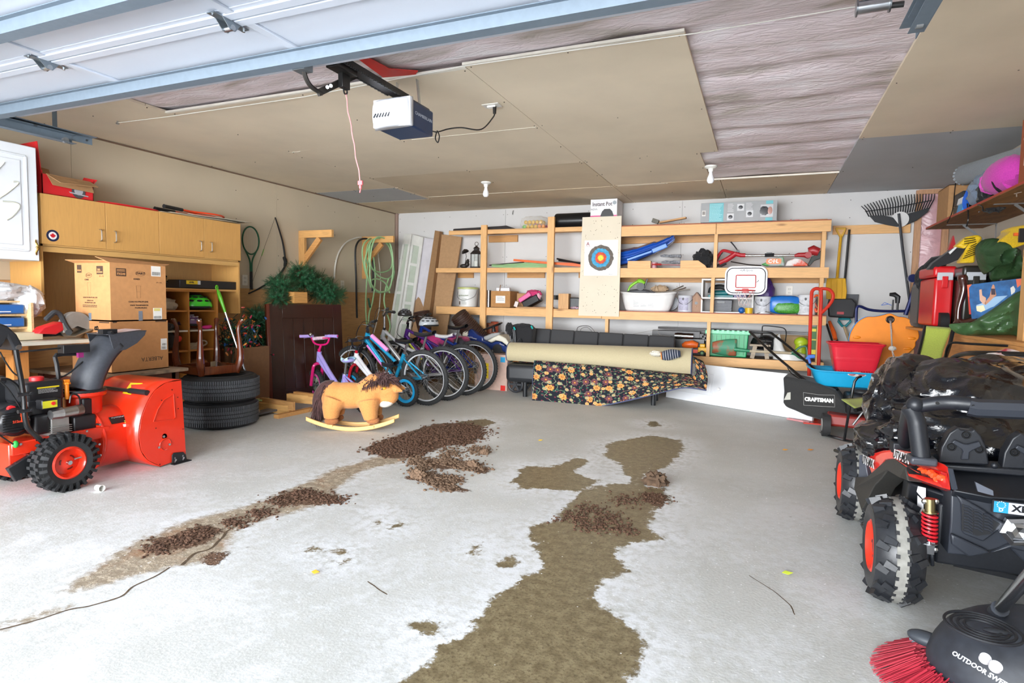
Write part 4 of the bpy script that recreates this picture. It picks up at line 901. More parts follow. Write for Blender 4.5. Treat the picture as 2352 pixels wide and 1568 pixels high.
# garland
def garland(name,lab,blobs,n,seed,cat='garland'):
    rnd=random.Random(seed);s=MB();st=MB()
    for (c,r,k) in blobs:
        for _ in range(k*4):
            d=V(rnd.gauss(0,1),rnd.gauss(0,1),rnd.gauss(0,1)).normalized();base=c+Vector((d.x*r[0],d.y*r[1],d.z*r[2]))*rnd.uniform(.35,.95);L_=rnd.uniform(.05,.09);ax=(d+V(rnd.gauss(0,.4),rnd.gauss(0,.4),rnd.gauss(0,.4))).normalized();tip=base+ax*L_
            st.tube([c+(base-c)*.5,base,tip],.0016,3)
            for j in range(30):
                q=base.lerp(tip,j/25);w_=ax.orthogonal().normalized();w_.rotate(Matrix.Rotation(j*2.4,3,ax));e=(w_+ax*.55).normalized()*rnd.uniform(.018,.03);u=e.cross(ax).normalized()*.0016
                o=len(s.v);s.v += [tuple(q-u),tuple(q+u),tuple(q+e)];s.f.append((o,o+1,o+2))
    c0=sum((b[0] for b in blobs),V(0,0,0))/len(blobs);t=thing(name,lab,cat,c0)
    P(s,'needles',mat('#2c6a44',.45,kind='plain',scale=14,var=.5),kind='stuff',flat=True);P(st,'stems',plas('#4b3b28'),kind='stuff')
A_=lambda x,y,X: at(x,y,X=X)
garland('evergreen_garland','bushy artificial pine garland draped over the dark headboard',[(A_(650,660,-4.86),(.14,.18,.13),90),(A_(700,640,-4.86),(.14,.2,.10),80),(A_(690,622,-4.86),(.1,.12,.06),30),(A_(742,668,-4.78),(.14,.2,.12),90),(A_(765,678,-4.7),(.12,.13,.10),60),(A_(725,648,-4.8),(.12,.18,.1),50),(A_(640,685,-4.8),(.1,.12,.07),40)],0,5)
garland('evergreen_branch','drooping artificial pine branch in shadow left of the headboard',[(A_(600,735,-4.98),(.1,.12,.12),50),(A_(612,765,-4.95),(.1,.1,.12),40),(A_(605,800,-4.95),(.08,.1,.1),30),(A_(590,722,-5.0),(.1,.1,.06),20)],0,6)
s=MB();p0=A_(683,683,-4.72);s.box(p0,(.1,.2,.12));solo(s,'pine_offcut_block','pine block poking out of the garland on the headboard','block',wood('#d79f5a',1))
# headboard: leaning panel
b0,b1=V(-4.70,4.75,0),V(-4.33,5.45,0);e1=(b1-b0).normalized();nrm=V(e1.y,-e1.x,0)  # towards the camera side
lean=.10;up=(V(0,0,1)-nrm*lean).normalized();fn=e1.cross(up).normalized();H=.0
top=atp(640,698,b0,fn);H=(top-b0).dot(up);W_=(b1-b0).length
F=axes(b0,e1,up,fn)
t=thing('headboard','dark mahogany plank headboard leaning by the left wall','headboard',M=F)
DK=mat('#2d130a',.28,kind='wood',axis=1,var=.25,bump=.03,coat=.4);DKR=mat('#5e200c',.28,kind='wood',axis=1,var=.2,bump=.03,coat=.4)
s=MB();s.mm((0,0,-.03),(.13,H,0));s.mm((W_-.1,0,-.03),(W_,H,0));s.mm((.13,H-.15,-.03),(W_-.1,H,0));s.mm((.13,0,-.03),(W_-.1,.14,0));P(s,'frame',DK,bev=.002)
s=MB();s.mm((-.035,0,-.05),(-.001,H,.006));P(s,'edge_post',DKR,bev=.004)
n=5
for k in range(n):
    x0=.131+(W_-.232)*k/n;x1=.131+(W_-.232)*(k+1)/n;s=MB();s.mm((x0+.0012,.14,-.024),(x1-.0012,H-.151,-.004));P(s,'plank',DK,bev=.0015)
# timber offcuts on floor
def timber(a,b_,w_,h_,z,lab,col='#d3a262',up=(0,0,1)):
    a=at(*a,Z=z);b_=at(*b_,Z=z);s=MB();s.beam(a+V(0,0,h_/2-.0),b_+V(0,0,h_/2),w_,h_,up=up);solo(s,'timber_offcut',lab,'timber',wood(col,0),bev=.002)
timber((583,942),(668,951),.045,.085,.0,'pine two-by-four stub, nearest the tires')
timber((600,932),(675,943),.035,.085,.04,'second pine stub with split weathered end, behind the nearest one','#c3925a')
timber((634,961),(800,925),.06,.035,.0,'flat pine board lying on floor under other offcuts','#c9955a')
timber((662,922),(790,934),.05,.085,.065,'pine block across the flat board, in front of pink wheel','#d8a767')
timber((678,905),(730,912),.05,.03,.14,'short pine piece behind the crosswise block','#c08d52')

# ================================================================== SNOWBLOWER
SRED=mat('#dc2f14',.28,var=.03,coat=.35);SBK=plas('#1d1e21',.42);SBKG=mat('#3a3d44',.5,kind='rubber',scale=60,bump=.1);TIR=rub('#1f2022',.72);CHR=metal('#c4c8cc',.25);ENG=mat('#a9a8a4',.45,.6,'metal')
t=thing('snow_blower','red and black petrol snow blower with tall black discharge chute','snow blower',(-3.85,2.3,0))
sxp=lambda x,y,X: at(x,y,X=X)
def knob_tire(cx_,cy_,R,w_,col,par_name,rimcol,rimR,seed,out=1):
    c=V(cx_,cy_,R)
    s=MB();Mx=axes(c,(0,1,0),(0,0,1),(1,0,0));Rb=R-.012
    prof=[(rimR,-w_/2+.006),(rimR+.012,-w_/2),(Rb-.03,-w_/2-.004),(Rb-.008,-w_/2+.012),(Rb,-w_/2+.03),(Rb,w_/2-.03),(Rb-.008,w_/2-.012),(Rb-.03,w_/2+.004),(rimR+.012,w_/2),(rimR,w_/2-.006)]
    s.lathe(prof,Mx,56);tr=P(s,'tyre',TIR)
    s=MB();n=24
    for k in range(n):
        a=2*pi*k/n
        for (zz,da,sz) in ((-w_*.36,0,(.024,.016,.03)),(w_*.36,0,(.024,.016,.03)),(-w_*.12,.5,(.02,.022,.026)),(w_*.12,.5,(.02,.022,.026))):
            b=a+da*2*pi/n;s.box(Mx @ V((Rb+.003)*cos(b),(Rb+.003)*sin(b),zz),sz,Mx.to_3x3().to_4x4() @ rotm(0,0,math.degrees(b)))
        for zz in (-w_/2,w_/2): s.box(Mx @ V((Rb-.018)*cos(a),(Rb-.018)*sin(a),zz),(.024,.014,.012),Mx.to_3x3().to_4x4() @ rotm(0,0,math.degrees(a)))
    P(s,'tread_knobs',TIR,tr,kind='stuff',flat=True)
    s=MB();s.lathe([(rimR+.004,w_/2-.004),(rimR-.006,w_/2+.002),(rimR-.014,w_/2-.01),(rimR-.022,w_/2-.034),(.04,w_/2-.03),(.03,w_/2-.022),(0,w_/2-.02)],Mx,40)
    s.lathe([(0,-w_/2+.02),(.04,-w_/2+.03),(rimR-.022,-w_/2+.034),(rimR-.006,-w_/2-.002),(rimR+.004,-w_/2+.004)],Mx,40);rm=P(s,'wheel_rim',rimcol)
    s=MB();s.cyl(Mx @ V(0,0,-w_/2),Mx @ V(0,0,w_/2),.012,n=12);s.tube([Mx @ V(rimR*.42,.01,w_/2-.028),Mx @ V(rimR*.8,.015,w_/2-.016)],.006,6);P(s,'axle_end',CHR,rm)
    s=MB()
    for k in range(3): a=2*pi*k/3+.5;s.tube([Mx @ V(.04*cos(a+j*.35),.04*sin(a+j*.35),w_/2-.025) for j in range(3)],.004,5)
    P(s,'rim_slot',plas('#5a0f0a'),rm)
knob_tire(-3.612,2.085,.163,.098,0,'',SRED,.088,1);knob_tire(-4.09,2.085,.163,.098,0,'',SRED,.088,2)
# frame box between wheels
s=MB();s.mm((-3.96,1.86,.12),(-3.70,2.36,.30));s.mm((-3.70,1.86,.24),(-3.672,2.38,.31));P(s,'chassis',SRED,bev=.006)
s=MB();s.box((-3.69,1.93,.17),(.03,.16,.09),rotm(25,0,0));s.mm((-3.73,1.88,.11),(-3.68,1.98,.2));P(s,'cover_plate',SBK,bev=.004)
s=MB()
for (a,b) in ((85,1010),(88,1040),(70,1045),(48,1020),(200,990),(230,975),(231,1045),(229,1020)): q=sxp(a,b,-3.668);s.cyl(q+V(-.03,0,0),q,.007,n=8)
P(s,'bolt',CHR)
s=MB();s.ell(sxp(36,1020,-3.665),(.012,.014,.02));P(s,'green_clip',plas('#2fae49'))
# impeller drum and auger housing
s=MB();s.cyl((-3.85,2.33,.215),(-3.85,2.60,.215),.19,n=48);s.torus((-3.85,2.345,.215),(0,1,0),.19,.008,48,8);P(s,'impeller_drum',SRED)
F=axes((-3.66,2.46,.262),(0,1,0),(-.32,0,.95));
def on_drum(y,ang): a=radians(ang);n=V(cos(a),0,sin(a));return axes(V(-3.85,y,.215)+n*.192,(0,1,0),V(-sin(a),0,cos(a)),n)
label_rect(.15,.05,on_drum(2.475,38),plas('#1b1b1b'),name='warning_label');label_rect(.06,.016,on_drum(2.51,31),plas('#cfd45a'),name='warning_label',z=.001);label_rect(.07,.018,on_drum(2.50,24),PAP,name='serial_label');text('POWERSMART',on_drum(2.475,41) @ Matrix.Translation((0,.008,.001)),.018,plas('#e8e8e8'))
hx0,hx1=-4.16,-3.555
out=[sxp(a,b,hx1) for a,b in ((417,878),(382,884),(356,902),(338,930),(325,965),(319,1005),(324,1040),(340,1062),(370,1076),(398,1066),(428,1052))]
oy=[(p.y,p.z) for p in out];zmin=min(z for y,z in oy);oy=[(y,z-zmin+.008) for y,z in oy]
s=MB();s.slab([(hx1,y,z) for y,z in oy],(-.006,0,0));sp_=P(s,'side_plate',SRED,bev=.003)
s=MB();s.slab([(hx0,y,z) for y,z in oy],(.006,0,0));P(s,'side_plate',SRED,bev=.003)
s=MB();o_=[V(0,y,z) for y,z in oy[:9]];o_=spline(o_,4);m_=len(o_)
s.grid(lambda u,v: V(hx0+(hx1-hx0)*u,o_[min(m_-1,round(v*(m_-1)))].y,o_[min(m_-1,round(v*(m_-1)))].z),6,m_-1);P(s,'housing_shell',SRED,solid=.005)
s=MB();yt,zt=oy[0];s.mm((hx0,yt-.07,zt),(hx1,yt+.004,zt+.004));P(s,'top_lip',plas('#2a2320',.5),sp_)
s=MB();cyo=sum(y for y,z in oy)/len(oy);q=[sxp(a,b,hx1+.003) for a,b in ((398,905),(376,918),(362,940),(352,968),(398,962),(402,958))];s.tube(q,.004,6,closed=True,flat=.6);P(s,'pressed_rib',SRED,sp_);s=MB()
c=sxp(380,1020,hx1+.003);s.tube([c+V(0,.038*cos(a),.038*sin(a)) for a in [2*pi*k/24*.8 for k in range(25)]],.004,6);P(s,'pressed_rib',SRED,sp_)
for (a,b) in ((375,1002),(388,1020),(364,1027)): s=MB();q=sxp(a,b,hx1);s.cyl(q,q+V(.008,0,0),.008,n=8);P(s,'bearing_bolt',CHR,sp_)
s=MB();
for (a,b) in ((395,895),(408,912),(409,938),(371,919),(358,983),(367,1066),(420,985)): q=sxp(a,b,hx1);s.cyl(q,q+V(.002,0,0),.004,n=8)
P(s,'rivet_hole',plas('#3a0f0c'),sp_)
q=[sxp(a,b,hx1+.004) for a,b in ((394,1048),(398,1042),(420,1040),(426,1046),(428,1056),(434,1058),(433,1064),(402,1073),(394,1066))];q=[V(p.x,p.y,max(.001,p.z-zmin)) for p in q]
s=MB();s.slab(q,(.006,0,0));sk=P(s,'skid_shoe',SBK,sp_,bev=.002);s=MB();s.mm((hx1-.005,min(p.y for p in q)+.0,.0),(hx1+.03,max(p.y for p in q),.006));P(s,'skid_foot',SBK,sk)
for (a,b) in ((402,1056),(420,1051)): s=MB();p=sxp(a,b,hx1+.01);s.cyl(p,p+V(.008,0,0),.008,n=6);s.mm((p.x,p.y-.003,p.z-.018),(p.x+.001,p.y+.003,p.z+.018));P(s,'skid_bolt',CHR,sk)
# auger inside
s=MB();s.cyl((hx0,cyo+.04,.2),(hx1,cyo+.04,.2),.018,n=12)
s.tube([V(hx0+.02+(hx1-hx0-.04)*k/60,cyo+.04+.14*cos(k*.5),.2+.14*sin(k*.5)) for k in range(61)],.008,6);P(s,'auger',SRED)
s=MB();a=V(-3.70,oy[3][0]+.05,oy[2][1]+.01)
def hitsh(x,y,off=.014):
    best=None
    for i in range(len(o_)-1):
        A,B=o_[i],o_[i+1];n_=V(0,-(B.z-A.z),B.y-A.y)
        if n_.length < 1e-6: continue
        n_.normalize();p=atp(x,y,A,n_);tt=(p-A).dot(B-A)/(B-A).length_squared
        if -.02 <= tt <= 1.02 and (best is None or (p-CAM).length < (best-CAM).length): best=p
    return best+(CAM-best).normalized()*off if best is not None else sxp(x,y,-3.8)
a=hitsh(240,890,.02);b=hitsh(338,902,.035)
s.tube([a,a.lerp(b,.3),a.lerp(b,.62)],.012,8);s.tube([a.lerp(b,.60),a.lerp(b,.78),b],[.018,.017,.018],10);P(s,'cleaning_tool',SBK)
F=axes(sxp(303,893,-3.84)+V(0,0,.012),(1,0,0),(0,.9,.45));s=MB()
q=[hitsh(300,879),hitsh(328,880),hitsh(312,896),hitsh(300,906),hitsh(281,903),hitsh(290,893)];s=MB();s.slab(q,(.0005,-.0005,.001));P(s,'yellow_warning_label',plas('#f2d81e',.4))
# chute
def chsec(pxs):  # (left px, right px) pairs -> cross sections
    return [(sxp(a,b,-3.86),sxp(c,d,-3.86)) for a,b,c,d in pxs]
sec=chsec([(160,880,213,912),(161,862,222,905),(167,840,229,885),(176,820,236,865),(188,800,247,842),(204,783,258,822),(222,768,276,800)])
ctr=[(a+b)/2 for a,b in sec];ctr=spline(ctr,3);wds=[(b-a).length for a,b in sec];wd=[wds[0]+(wds[-1]-wds[0])*k/(len(ctr)-1) for k in range(len(ctr))]
s=MB();n=len(ctr)
def chf(u,v):
    k=min(n-1,round(v*(n-1)));c=ctr[k];tg=(ctr[min(n-1,k+1)]-ctr[max(0,k-1)]).normalized();fw=V(1,0,0).cross(tg).normalized()  # pointing forward/up
    if fw.y > 0: fw=-fw
    h=wd[k]/2;a=pi*(u-.5)*1.25;
    return c+V(.105*sin(a)*1.05,0,0)+fw*(h*cos(a)*1.0-.02)
s.grid(chf,18,n-1);P(s,'chute',SBKG,solid=.006)
s=MB();e=ctr[-1];tl,tr_=sxp(222,766,-3.86),sxp(312,757,-3.86)
for sx in (-.108,.102):
    q=[sxp(a,b,-3.86) for a,b in ((224,766),(311,757),(308,768),(290,786),(264,801),(240,806),(234,798))];s.slab([V(-3.86+sx,p.y,p.z) for p in q],(.006,0,0))
s.slab([V(-3.968,tl.y,tl.z),V(-3.752,tl.y,tl.z),V(-3.752,tr_.y,tr_.z),V(-3.968,tr_.y,tr_.z)],(0,0,-.006));df=P(s,'deflector',SBKG,bev=.002)
s=MB();s.slab([V(-3.94,tl.y+.05,tl.z+.003),V(-3.78,tl.y+.05,tl.z+.003),V(-3.78,tr_.y-.02,tr_.z+.004),V(-3.94,tr_.y-.02,tr_.z+.004)],(0,0,.002));P(s,'warning_label',plas('#d9c4c6'),df)
s=MB();s.box(tl+V(.06,.03,.015),(.05,.09,.03));s.cyl(tl+V(.0,.02,.01),tl+V(.12,.02,.01),.01,n=8);P(s,'deflector_latch',SBK,df)
s=MB();c=V(-3.86,sxp(190,905,-3.86).y,sxp(190,905,-3.86).z-.01);s.lathe([(.115,0),(.125,.01),(.125,.03),(.11,.035)],Matrix.Translation(c),36);s.lathe([(.10,-.16),(.10,.01)],Matrix.Translation(c),36);P(s,'chute_base',SRED);s=MB();s.torus(c+V(0,0,.035),(0,0,1),.115,.012,36,8);P(s,'chute_ring',SBK)
# engine
s=MB();EX=-3.76
a0,a1=sxp(57,880,EX),sxp(150,918,EX);s.mm((-3.98,a0.y,a1.z),(EX,a1.y,a0.z));tk=P(s,'fuel_tank',SBK,bev=.022,seg=4)
s=MB();s.cyl(V(-3.83,sxp(84,870,-3.83).y,a0.z-.002),V(-3.83,sxp(84,870,-3.83).y,a0.z+.022),.035,n=16);s.cyl(V(-3.83,sxp(84,870,-3.83).y,a0.z+.012),V(-3.83,sxp(84,870,-3.83).y,a0.z+.024),.028,n=10);P(s,'fuel_cap',plas('#d8262a',.4),tk,bev=.003)
F=axes(sxp(111,895,EX+.001),(0,1,0),(0,0,1),(1,0,0));label_rect(.115,.04,F,plas('#17181a'),tk,'warning_label');label_rect(.115,.008,F @ Matrix.Translation((0,.016,.0008)),plas('#e5cf22'),tk,'warning_label');fines(F @ Matrix.Translation((0,0,.0008)),-.052,.052,-.016,.01,4,plas('#c9c9c9'),parent=tk)
s=MB();c=sxp(153,882,-3.78);s.cyl(c+V(0,0,-.09),c,.012,n=12);s.cyl(c,c+V(0,0,.012),.022,.02,n=8);s.box(c+V(0,0,.02),(.014,.03,.016));P(s,'oil_filler_cap',plas('#ef8a1c',.4),bev=.002)
b0,b1=sxp(62,920,EX),sxp(150,960,EX);s=MB();s.mm((-4.0,b0.y,b1.z),(EX,b1.y-.01,b0.z));s.cyl((-3.9,sxp(40,965,EX).y,sxp(40,965,EX).z),(EX,sxp(40,965,EX).y,sxp(40,965,EX).z),.09,n=28);P(s,'engine_cover',SBK,bev=.01)
c=sxp(38,968,-3.70);s=MB();s.cyl(c+V(-.1,0,0),c,.078,n=8);rc=P(s,'recoil_cover',plas('#17181b',.35),bev=.02,seg=4);s=MB()
for k in range(8): s.mm((c.x+.0,c.y-.065,c.z-.05+k*.014),(c.x+.003,c.y+.065,c.z-.046+k*.014))
P(s,'vent_slots',plas('#050505'),rc);F=axes(c+V(.003,.002,0),(0,1,0),(0,0,1));label_rect(.05,.05,F,plas('#101010'),rc,'badge');text('212cc',F @ Matrix.Translation((0,0,.001)),.018,plas('#d8432a'),rc,bold=.0008)
s=MB();a=sxp(28,939,-3.72);s.cyl(a+V(-.02,0,0),a,.018,n=10);s.box(a+V(-.01,.0,-.01),(.01,.05,.012));P(s,'key_knob',plas('#d8262a'))
s=MB();a=sxp(50,955,-3.70);s.slab([sxp(46,940,-3.70),sxp(54,945,-3.70),sxp(58,972,-3.70),(sxp(48,968,-3.70))],(.006,0,0));P(s,'choke_lever',plas('#e8481f'))
s=MB();a,b=sxp(142,948,-3.70),sxp(186,940,-3.70);s.cyl(a,b,.030,n=22);st=P(s,'starter_motor',metal('#b3b2ae',.35));s=MB();s.cyl(a.lerp(b,.72),a.lerp(b,1.0)+ (b-a).normalized()*.004,.0315,n=22);P(s,'end_ring',metal('#8c7b72',.4),st);s=MB();s.cyl(a+(a-b).normalized()*.06,a,.028,.034,n=10);P(s,'starter_nose',metal('#cfd0d0',.4),st)
s=MB();s.tube(px([(160,925),(163,908),(172,905),(182,912),(184,930)],5,X=-3.70),.005,6);P(s,'starter_wire',plas('#151515'))
s=MB();s.box(sxp(112,926,-3.70),(.06,.10,.055));sb=P(s,'switch_box',SBK,bev=.006);label_rect(.075,.04,axes(sxp(115,928,-3.669),(0,1,0),(0,0,1)),plas('#c9c42a'),sb,'switch_label');s=MB();c=sxp(122,926,-3.667);s.cyl(c,c+V(.006,0,0),.01,n=10);P(s,'red_button',plas('#d8262a'),sb)
s=MB();a0,a1=sxp(118,962,-3.72),sxp(160,1000,-3.72);s.mm((-3.9,a0.y,a1.z),(-3.72,a1.y,a0.z));
for k in range(6): s.mm((-3.9,a0.y-.006,a1.z+.012*k+.004),(-3.708,a1.y+.01,a1.z+.012*k+.008))
P(s,'cylinder_block',ENG,bev=.004)
s=MB();a0,a1=sxp(80,955,-3.72),sxp(118,995,-3.72);s.mm((-3.95,a0.y,a1.z),(-3.725,a1.y,a0.z));P(s,'carburettor_cover',SBK,bev=.015,seg=3)
s=MB();a0,a1=sxp(170,958,-3.72),sxp(222,990,-3.72);s.mm((-3.95,a0.y,a1.z),(-3.72,a1.y,a0.z));P(s,'muffler_shield',SBK,bev=.008)
s=MB();a0,a1=sxp(190,915,-3.76),sxp(215,960,-3.76);s.mm((-3.97,a0.y,a1.z),(-3.76,a1.y,a0.z));P(s,'belt_cover',SBK,bev=.01)
# handlebars
HB=plas('#131416',.25)
pts=px([(35,795),(42,838),(50,880),(55,920),(57,955),(64,982),(82,1000),(100,1016)],5,X=-3.645)
for dx in (0,-.42):
    s=MB();s.tube([p+V(dx,0,0) for p in pts],.0135,10);P(s,'handlebar',HB)
for (a,b) in ((56,905),(58,943)): s=MB();c=sxp(a,b,-3.64);s.cyl(c+V(0,-.035,0),c+V(0,.035,0),.011,n=8);s.cyl(c+V(.01,.025,0),c+V(.02,.025,0),.008,n=8);P(s,'bar_clamp',SBK)
s=MB();q=px([(-30,735),(0,742),(18,748),(40,768),(52,790),(50,803),(34,806),(18,775),(4,798),(-30,800)],0,X=-3.63);s.slab(q,(-.5,0,0));cp=P(s,'control_panel',plas('#222327',.45),bev=.01);s=MB();c=sxp(42,797,-3.628);s.cyl(c,c+V(.008,0,0),.014,n=14);P(s,'panel_bolt',CHR,cp)
for q in ([(0,808),(12,830),(30,855),(45,865)],[(0,875),(20,895),(40,925),(52,945)],[(0,870),(20,872),(38,885),(45,900)],[(0,1000),(15,1010),(30,1020)]):
    s=MB();s.tube(px(q,5,X=-3.66),.004 if q[0][1] != 870 else .009,6);P(s,'control_cable',HB)
s=MB();s.box(sxp(170,800,-3.8)+V(0,0,0),(.06,.15,.05));s.tube([sxp(45,808,-3.8),sxp(150,798,-3.8)],.006,6);P(s,'chute_gearbox',SBK,bev=.006)
s=MB();s.tube(px([(178,812),(130,815),(130,835),(134,865),(132,880)],3,X=-3.84),.013,6);P(s,'gearbox_bracket',SBK);s=MB();s.tube(px([(190,830),(150,862),(105,872)],4,X=-3.84),.005,6);P(s,'chute_rod',SBK)
s=MB();s.box(sxp(184,815,-3.79),(.02,.03,.03));P(s,'purple_tag',plas('#8d2a6a'))
s=MB();a0,a1=sxp(-40,868,-3.95),sxp(20,970,-3.95);s.mm((-4.05,a0.y,a1.z),(-3.95,a1.y,a0.z));P(s,'rear_shroud',SBK,bev=.01)
# white cup
s=MB();c=at(228,1120,Z=.019);s.lathe([(0,0),(.016,0),(.019,.045),(.017,.045),(.014,.004)],axes(c+V(-.02,0,0),(0,1,0),(0,0,1),(1,0,0)),18);solo(s,'white_cup','small white plastic cap lying on floor by snow blower wheel','cap',plas('#eceae4'))

# ================================================================== BICYCLES
def bike(name,lab,R0,F0,r,fcol,rim='#c9ccd1',lean=6,kid=False,tube=.017,fork='#1c1c1e',saddle='#17171a',grips='#1a1a1c',bar='#b5b8bc',saddle2=None,steer=0,low=False,dual=None,barup=0,seat_up=0,tw=.024,spoke='#c7c9cc',tyre='#2b2c2d',lab2=None,curved=False,hidef=True,guard=None,basket=None,seatz=0):
    R0=Vector(R0);F0=Vector(F0);xd=(F0-R0);wb=xd.length;xd.normalize();zd=Vector((0,0,1));yd=zd.cross(xd)
    zd=(zd*cos(radians(lean))+yd*sin(radians(lean))).normalized();M=axes(R0,xd,zd.cross(xd),zd)
    t=thing(name,lab,'bicycle',M=M);k=r/.33
    FM=mat(fcol,.22,.35,'metal',coat=.6) if not kid else mat(fcol,.22,coat=.6)
    hubR,hubF=V(0,0,r),V(wb,0,r)
    def wheel(hub,nm,steer_M=None):
        s=MB();s.torus(hub,(0,1,0),r-tw,tw,48,10);
        T_=P(s,nm,rub(tyre,.75))
        s=MB();n=int(60*max(k,.6))
        for j in range(n):
            a=2*pi*j/n
            for dy,da in ((-.011,0),(.011,0),(0,.5)):
                b=a+da*2*pi/n;s.box(hub+V((r-.001)*cos(b),dy,(r-.001)*sin(b)),(.007,.009,.012),rotm(0,-math.degrees(b),0))
        P(s,'tread_knobs',rub(tyre,.75),T_,kind='stuff',flat=True)
        s=MB();rr=r-tw*1.75;w_=.012
        rd=.012 if not kid else .030;s.lathe([(rr+.010,-w_),(rr+.010,w_),(rr-rd,w_*.8),(rr-rd-.004,0),(rr-rd,-w_*.8),(rr+.010,-w_)],axes(hub,(1,0,0),(0,0,1),(0,-1,0)),44);P(s,'rim',plas(rim,.3) if kid else mat('#dfe1e4',.35,.35,'metal'),T_)
        s=MB();ns=28 if not kid else 20
        for j in range(ns):
            a=2*pi*j/ns;sd=1 if j % 2 else -1;a2=a+(.5 if (j//2) % 2 else -.5);s.tube([hub+V(.018*cos(a2),sd*.024,.018*sin(a2)),hub+V((rr-.01)*cos(a),0,(rr-.01)*sin(a))],.0016,4,cap=False)
        P(s,'spokes',metal(spoke,.3),T_,kind='stuff')
        s=MB();s.cyl(hub+V(0,-.045,0),hub+V(0,.045,0),.014*max(k,.7),n=12);s.cyl(hub+V(0,-.026,0),hub+V(0,-.022,0),.026*max(k,.7),n=14);s.cyl(hub+V(0,.022,0),hub+V(0,.026,0),.026*max(k,.7),n=14);P(s,'hub',metal('#8f9296',.35),T_)
        return T_
    wheel(hubR,'rear_wheel');wheel(hubF,'front_wheel')
    if not kid:
        BB=V(.41*wb,0,.27*k);ST=BB+V(-.15*k,0,(.36 if not low else .33)*k+seatz);HT=V(wb-.235*k,0,r+.50*k);HB_=V(wb-.195*k,0,r+.385*k);SP=ST+V(-.05,0,.13+seat_up)
    else:
        BB=V(.42*wb,0,.75*r+.02);ST=BB+V(-.07,0,.20);HT=V(wb-.105,0,2*r+.20);HB_=V(wb-.085,0,2*r+.09);SP=ST+V(-.03,0,.08+seat_up)
    s=MB();tb=tube
    if curved: s.tube(spline([HT+V(-.01,0,-.02),HT.lerp(ST,.35)+V(0,0,-.07),HT.lerp(ST,.7)+V(0,0,-.09),ST+V(.005,0,-.06)],6),tb*.95,12)
    elif low: s.tube([HT+V(-.01,0,-.03),ST+V(.03,0,-.18*k)],tb*.9,12)
    elif not kid: s.tube([HT+V(-.01,0,-.02),ST+V(0,0,-.05)],tb*.9,12)
    else: s.tube(spline([HT+V(0,0,-.03),HT.lerp(BB,.5)+V(-.02,0,-.035),BB+V(-.02,0,.03),ST+V(0,0,-.04)],5),tb*1.1,12)
    s.tube([HB_+V(-.01,0,.02),BB],tb*1.15,12);s.tube([BB,ST],tb,12)
    s.tube([HT,HB_],tb*1.25,12)
    for sy in (-1,1):
        s.tube([BB+V(-.02,sy*.02,0),hubR+V(0,sy*.055,0)],tb*.55,8);s.tube([ST+V(.005,sy*.01,-.05*k),hubR+V(0,sy*.055,0)],tb*.5,8)
    P(s,'frame',FM)
    if dual:
        s=MB();s.tube([HB_.lerp(BB,.08),HB_.lerp(BB,.62)],tb*1.22,12);P(s,'painted_band',mat(dual,.25,coat=.5))
        if lab2: text(lab2,axes(HB_.lerp(BB,.3)+V(0,-tb*1.25,0),(BB-HB_) ,(0,0,1),(0,-1,0)) ,.03,plas('#f0f0f0'))
    s=MB();cr=HB_+V(.01,0,-.02)
    s.tube([HT+V(0,0,.03),HB_+V(.006,0,-.03)],tb*.8,10)
    for sy in (-1,1):
        s.tube(spline([cr+V(0,sy*.012,0),cr+V(.004,sy*.05,-.02),cr.lerp(hubF,.35)+V(0,sy*.055,0),hubF+V(0,sy*.055,0)],4),tb*.75 if not kid else tb*.8,8)
    P(s,'fork',plas(fork,.3) if not kid else mat(fork,.2,coat=.6))
    # handlebar
    st=radians(steer);hx=V(cos(st),sin(st),0);hy=V(-sin(st),cos(st),0);H0=HT+V(-.03,0,.08*k+barup)
    wid=.28 if not kid else .2;rise=.05 if not kid else .10
    s=MB();s.tube([HT+V(0,0,.02),H0+hx*.02],.013,8)
    if kid:
        s.tube(spline([H0+hy*-wid+V(0,0,rise)-hx*.06,H0-hy*wid*.55+V(0,0,rise),H0-hy*.07+V(0,0,.02)+hx*.02,H0+hx*.03,H0+hy*.07+V(0,0,.02)+hx*.02,H0+hy*wid*.55+V(0,0,rise),H0+hy*wid+V(0,0,rise)-hx*.06],5),.0105,8)
        s.tube([H0-hy*.085+V(0,0,rise*.75)+hx*.005,H0+hy*.085+V(0,0,rise*.75)+hx*.005],.008,8)
    else: s.tube(spline([H0-hy*wid+V(0,0,rise)-hx*.05,H0-hy*.13+V(0,0,rise),H0-hy*.05+hx*.03,H0+hy*.05+hx*.03,H0+hy*.13+V(0,0,rise),H0+hy*wid+V(0,0,rise)-hx*.05],5),.0115,8)
    hb=P(s,'handlebar',(metal(bar,.3) if not kid else mat(bar,.22,coat=.6)))
    for sg in (-1,1):
        e=H0+hy*sg*wid+V(0,0,rise)-hx*.055;i_=H0+hy*sg*(wid-.105)+V(0,0,rise)-hx*.03
        s=MB();s.tube([i_,e],.0165,10);P(s,'grip',rub(grips,.5),hb)
        s=MB();s.tube([i_+V(0,0,-.004),i_+hx*.045+V(0,0,-.012)+hy*sg*.02,i_+hx*.05+hy*sg*.085+V(0,0,-.025)],.0055,6);s.box(i_-hy*sg*.015,(.03,.03,.025));P(s,'brake_lever',plas('#26272a',.4) if not kid else plas(grips,.4),hb)
        s=MB();s.tube(spline([i_+hx*.03,i_+hx*.12+V(0,0,.0)-hy*sg*.03,HB_+hx*.10+V(0,0,.06),HB_+hx*.02+V(0,sg*.02,-.02)],6),.0028,5);P(s,'brake_cable',plas('#17171a'),hb)
    # saddle
    s=MB();s.tube([ST+V(.01,0,-.04),SP+V(0,0,-.01)],.0135,10);P(s,'seat_post',metal('#b5b8bc',.25))
    sl=.26 if not kid else .19
    s=MB()
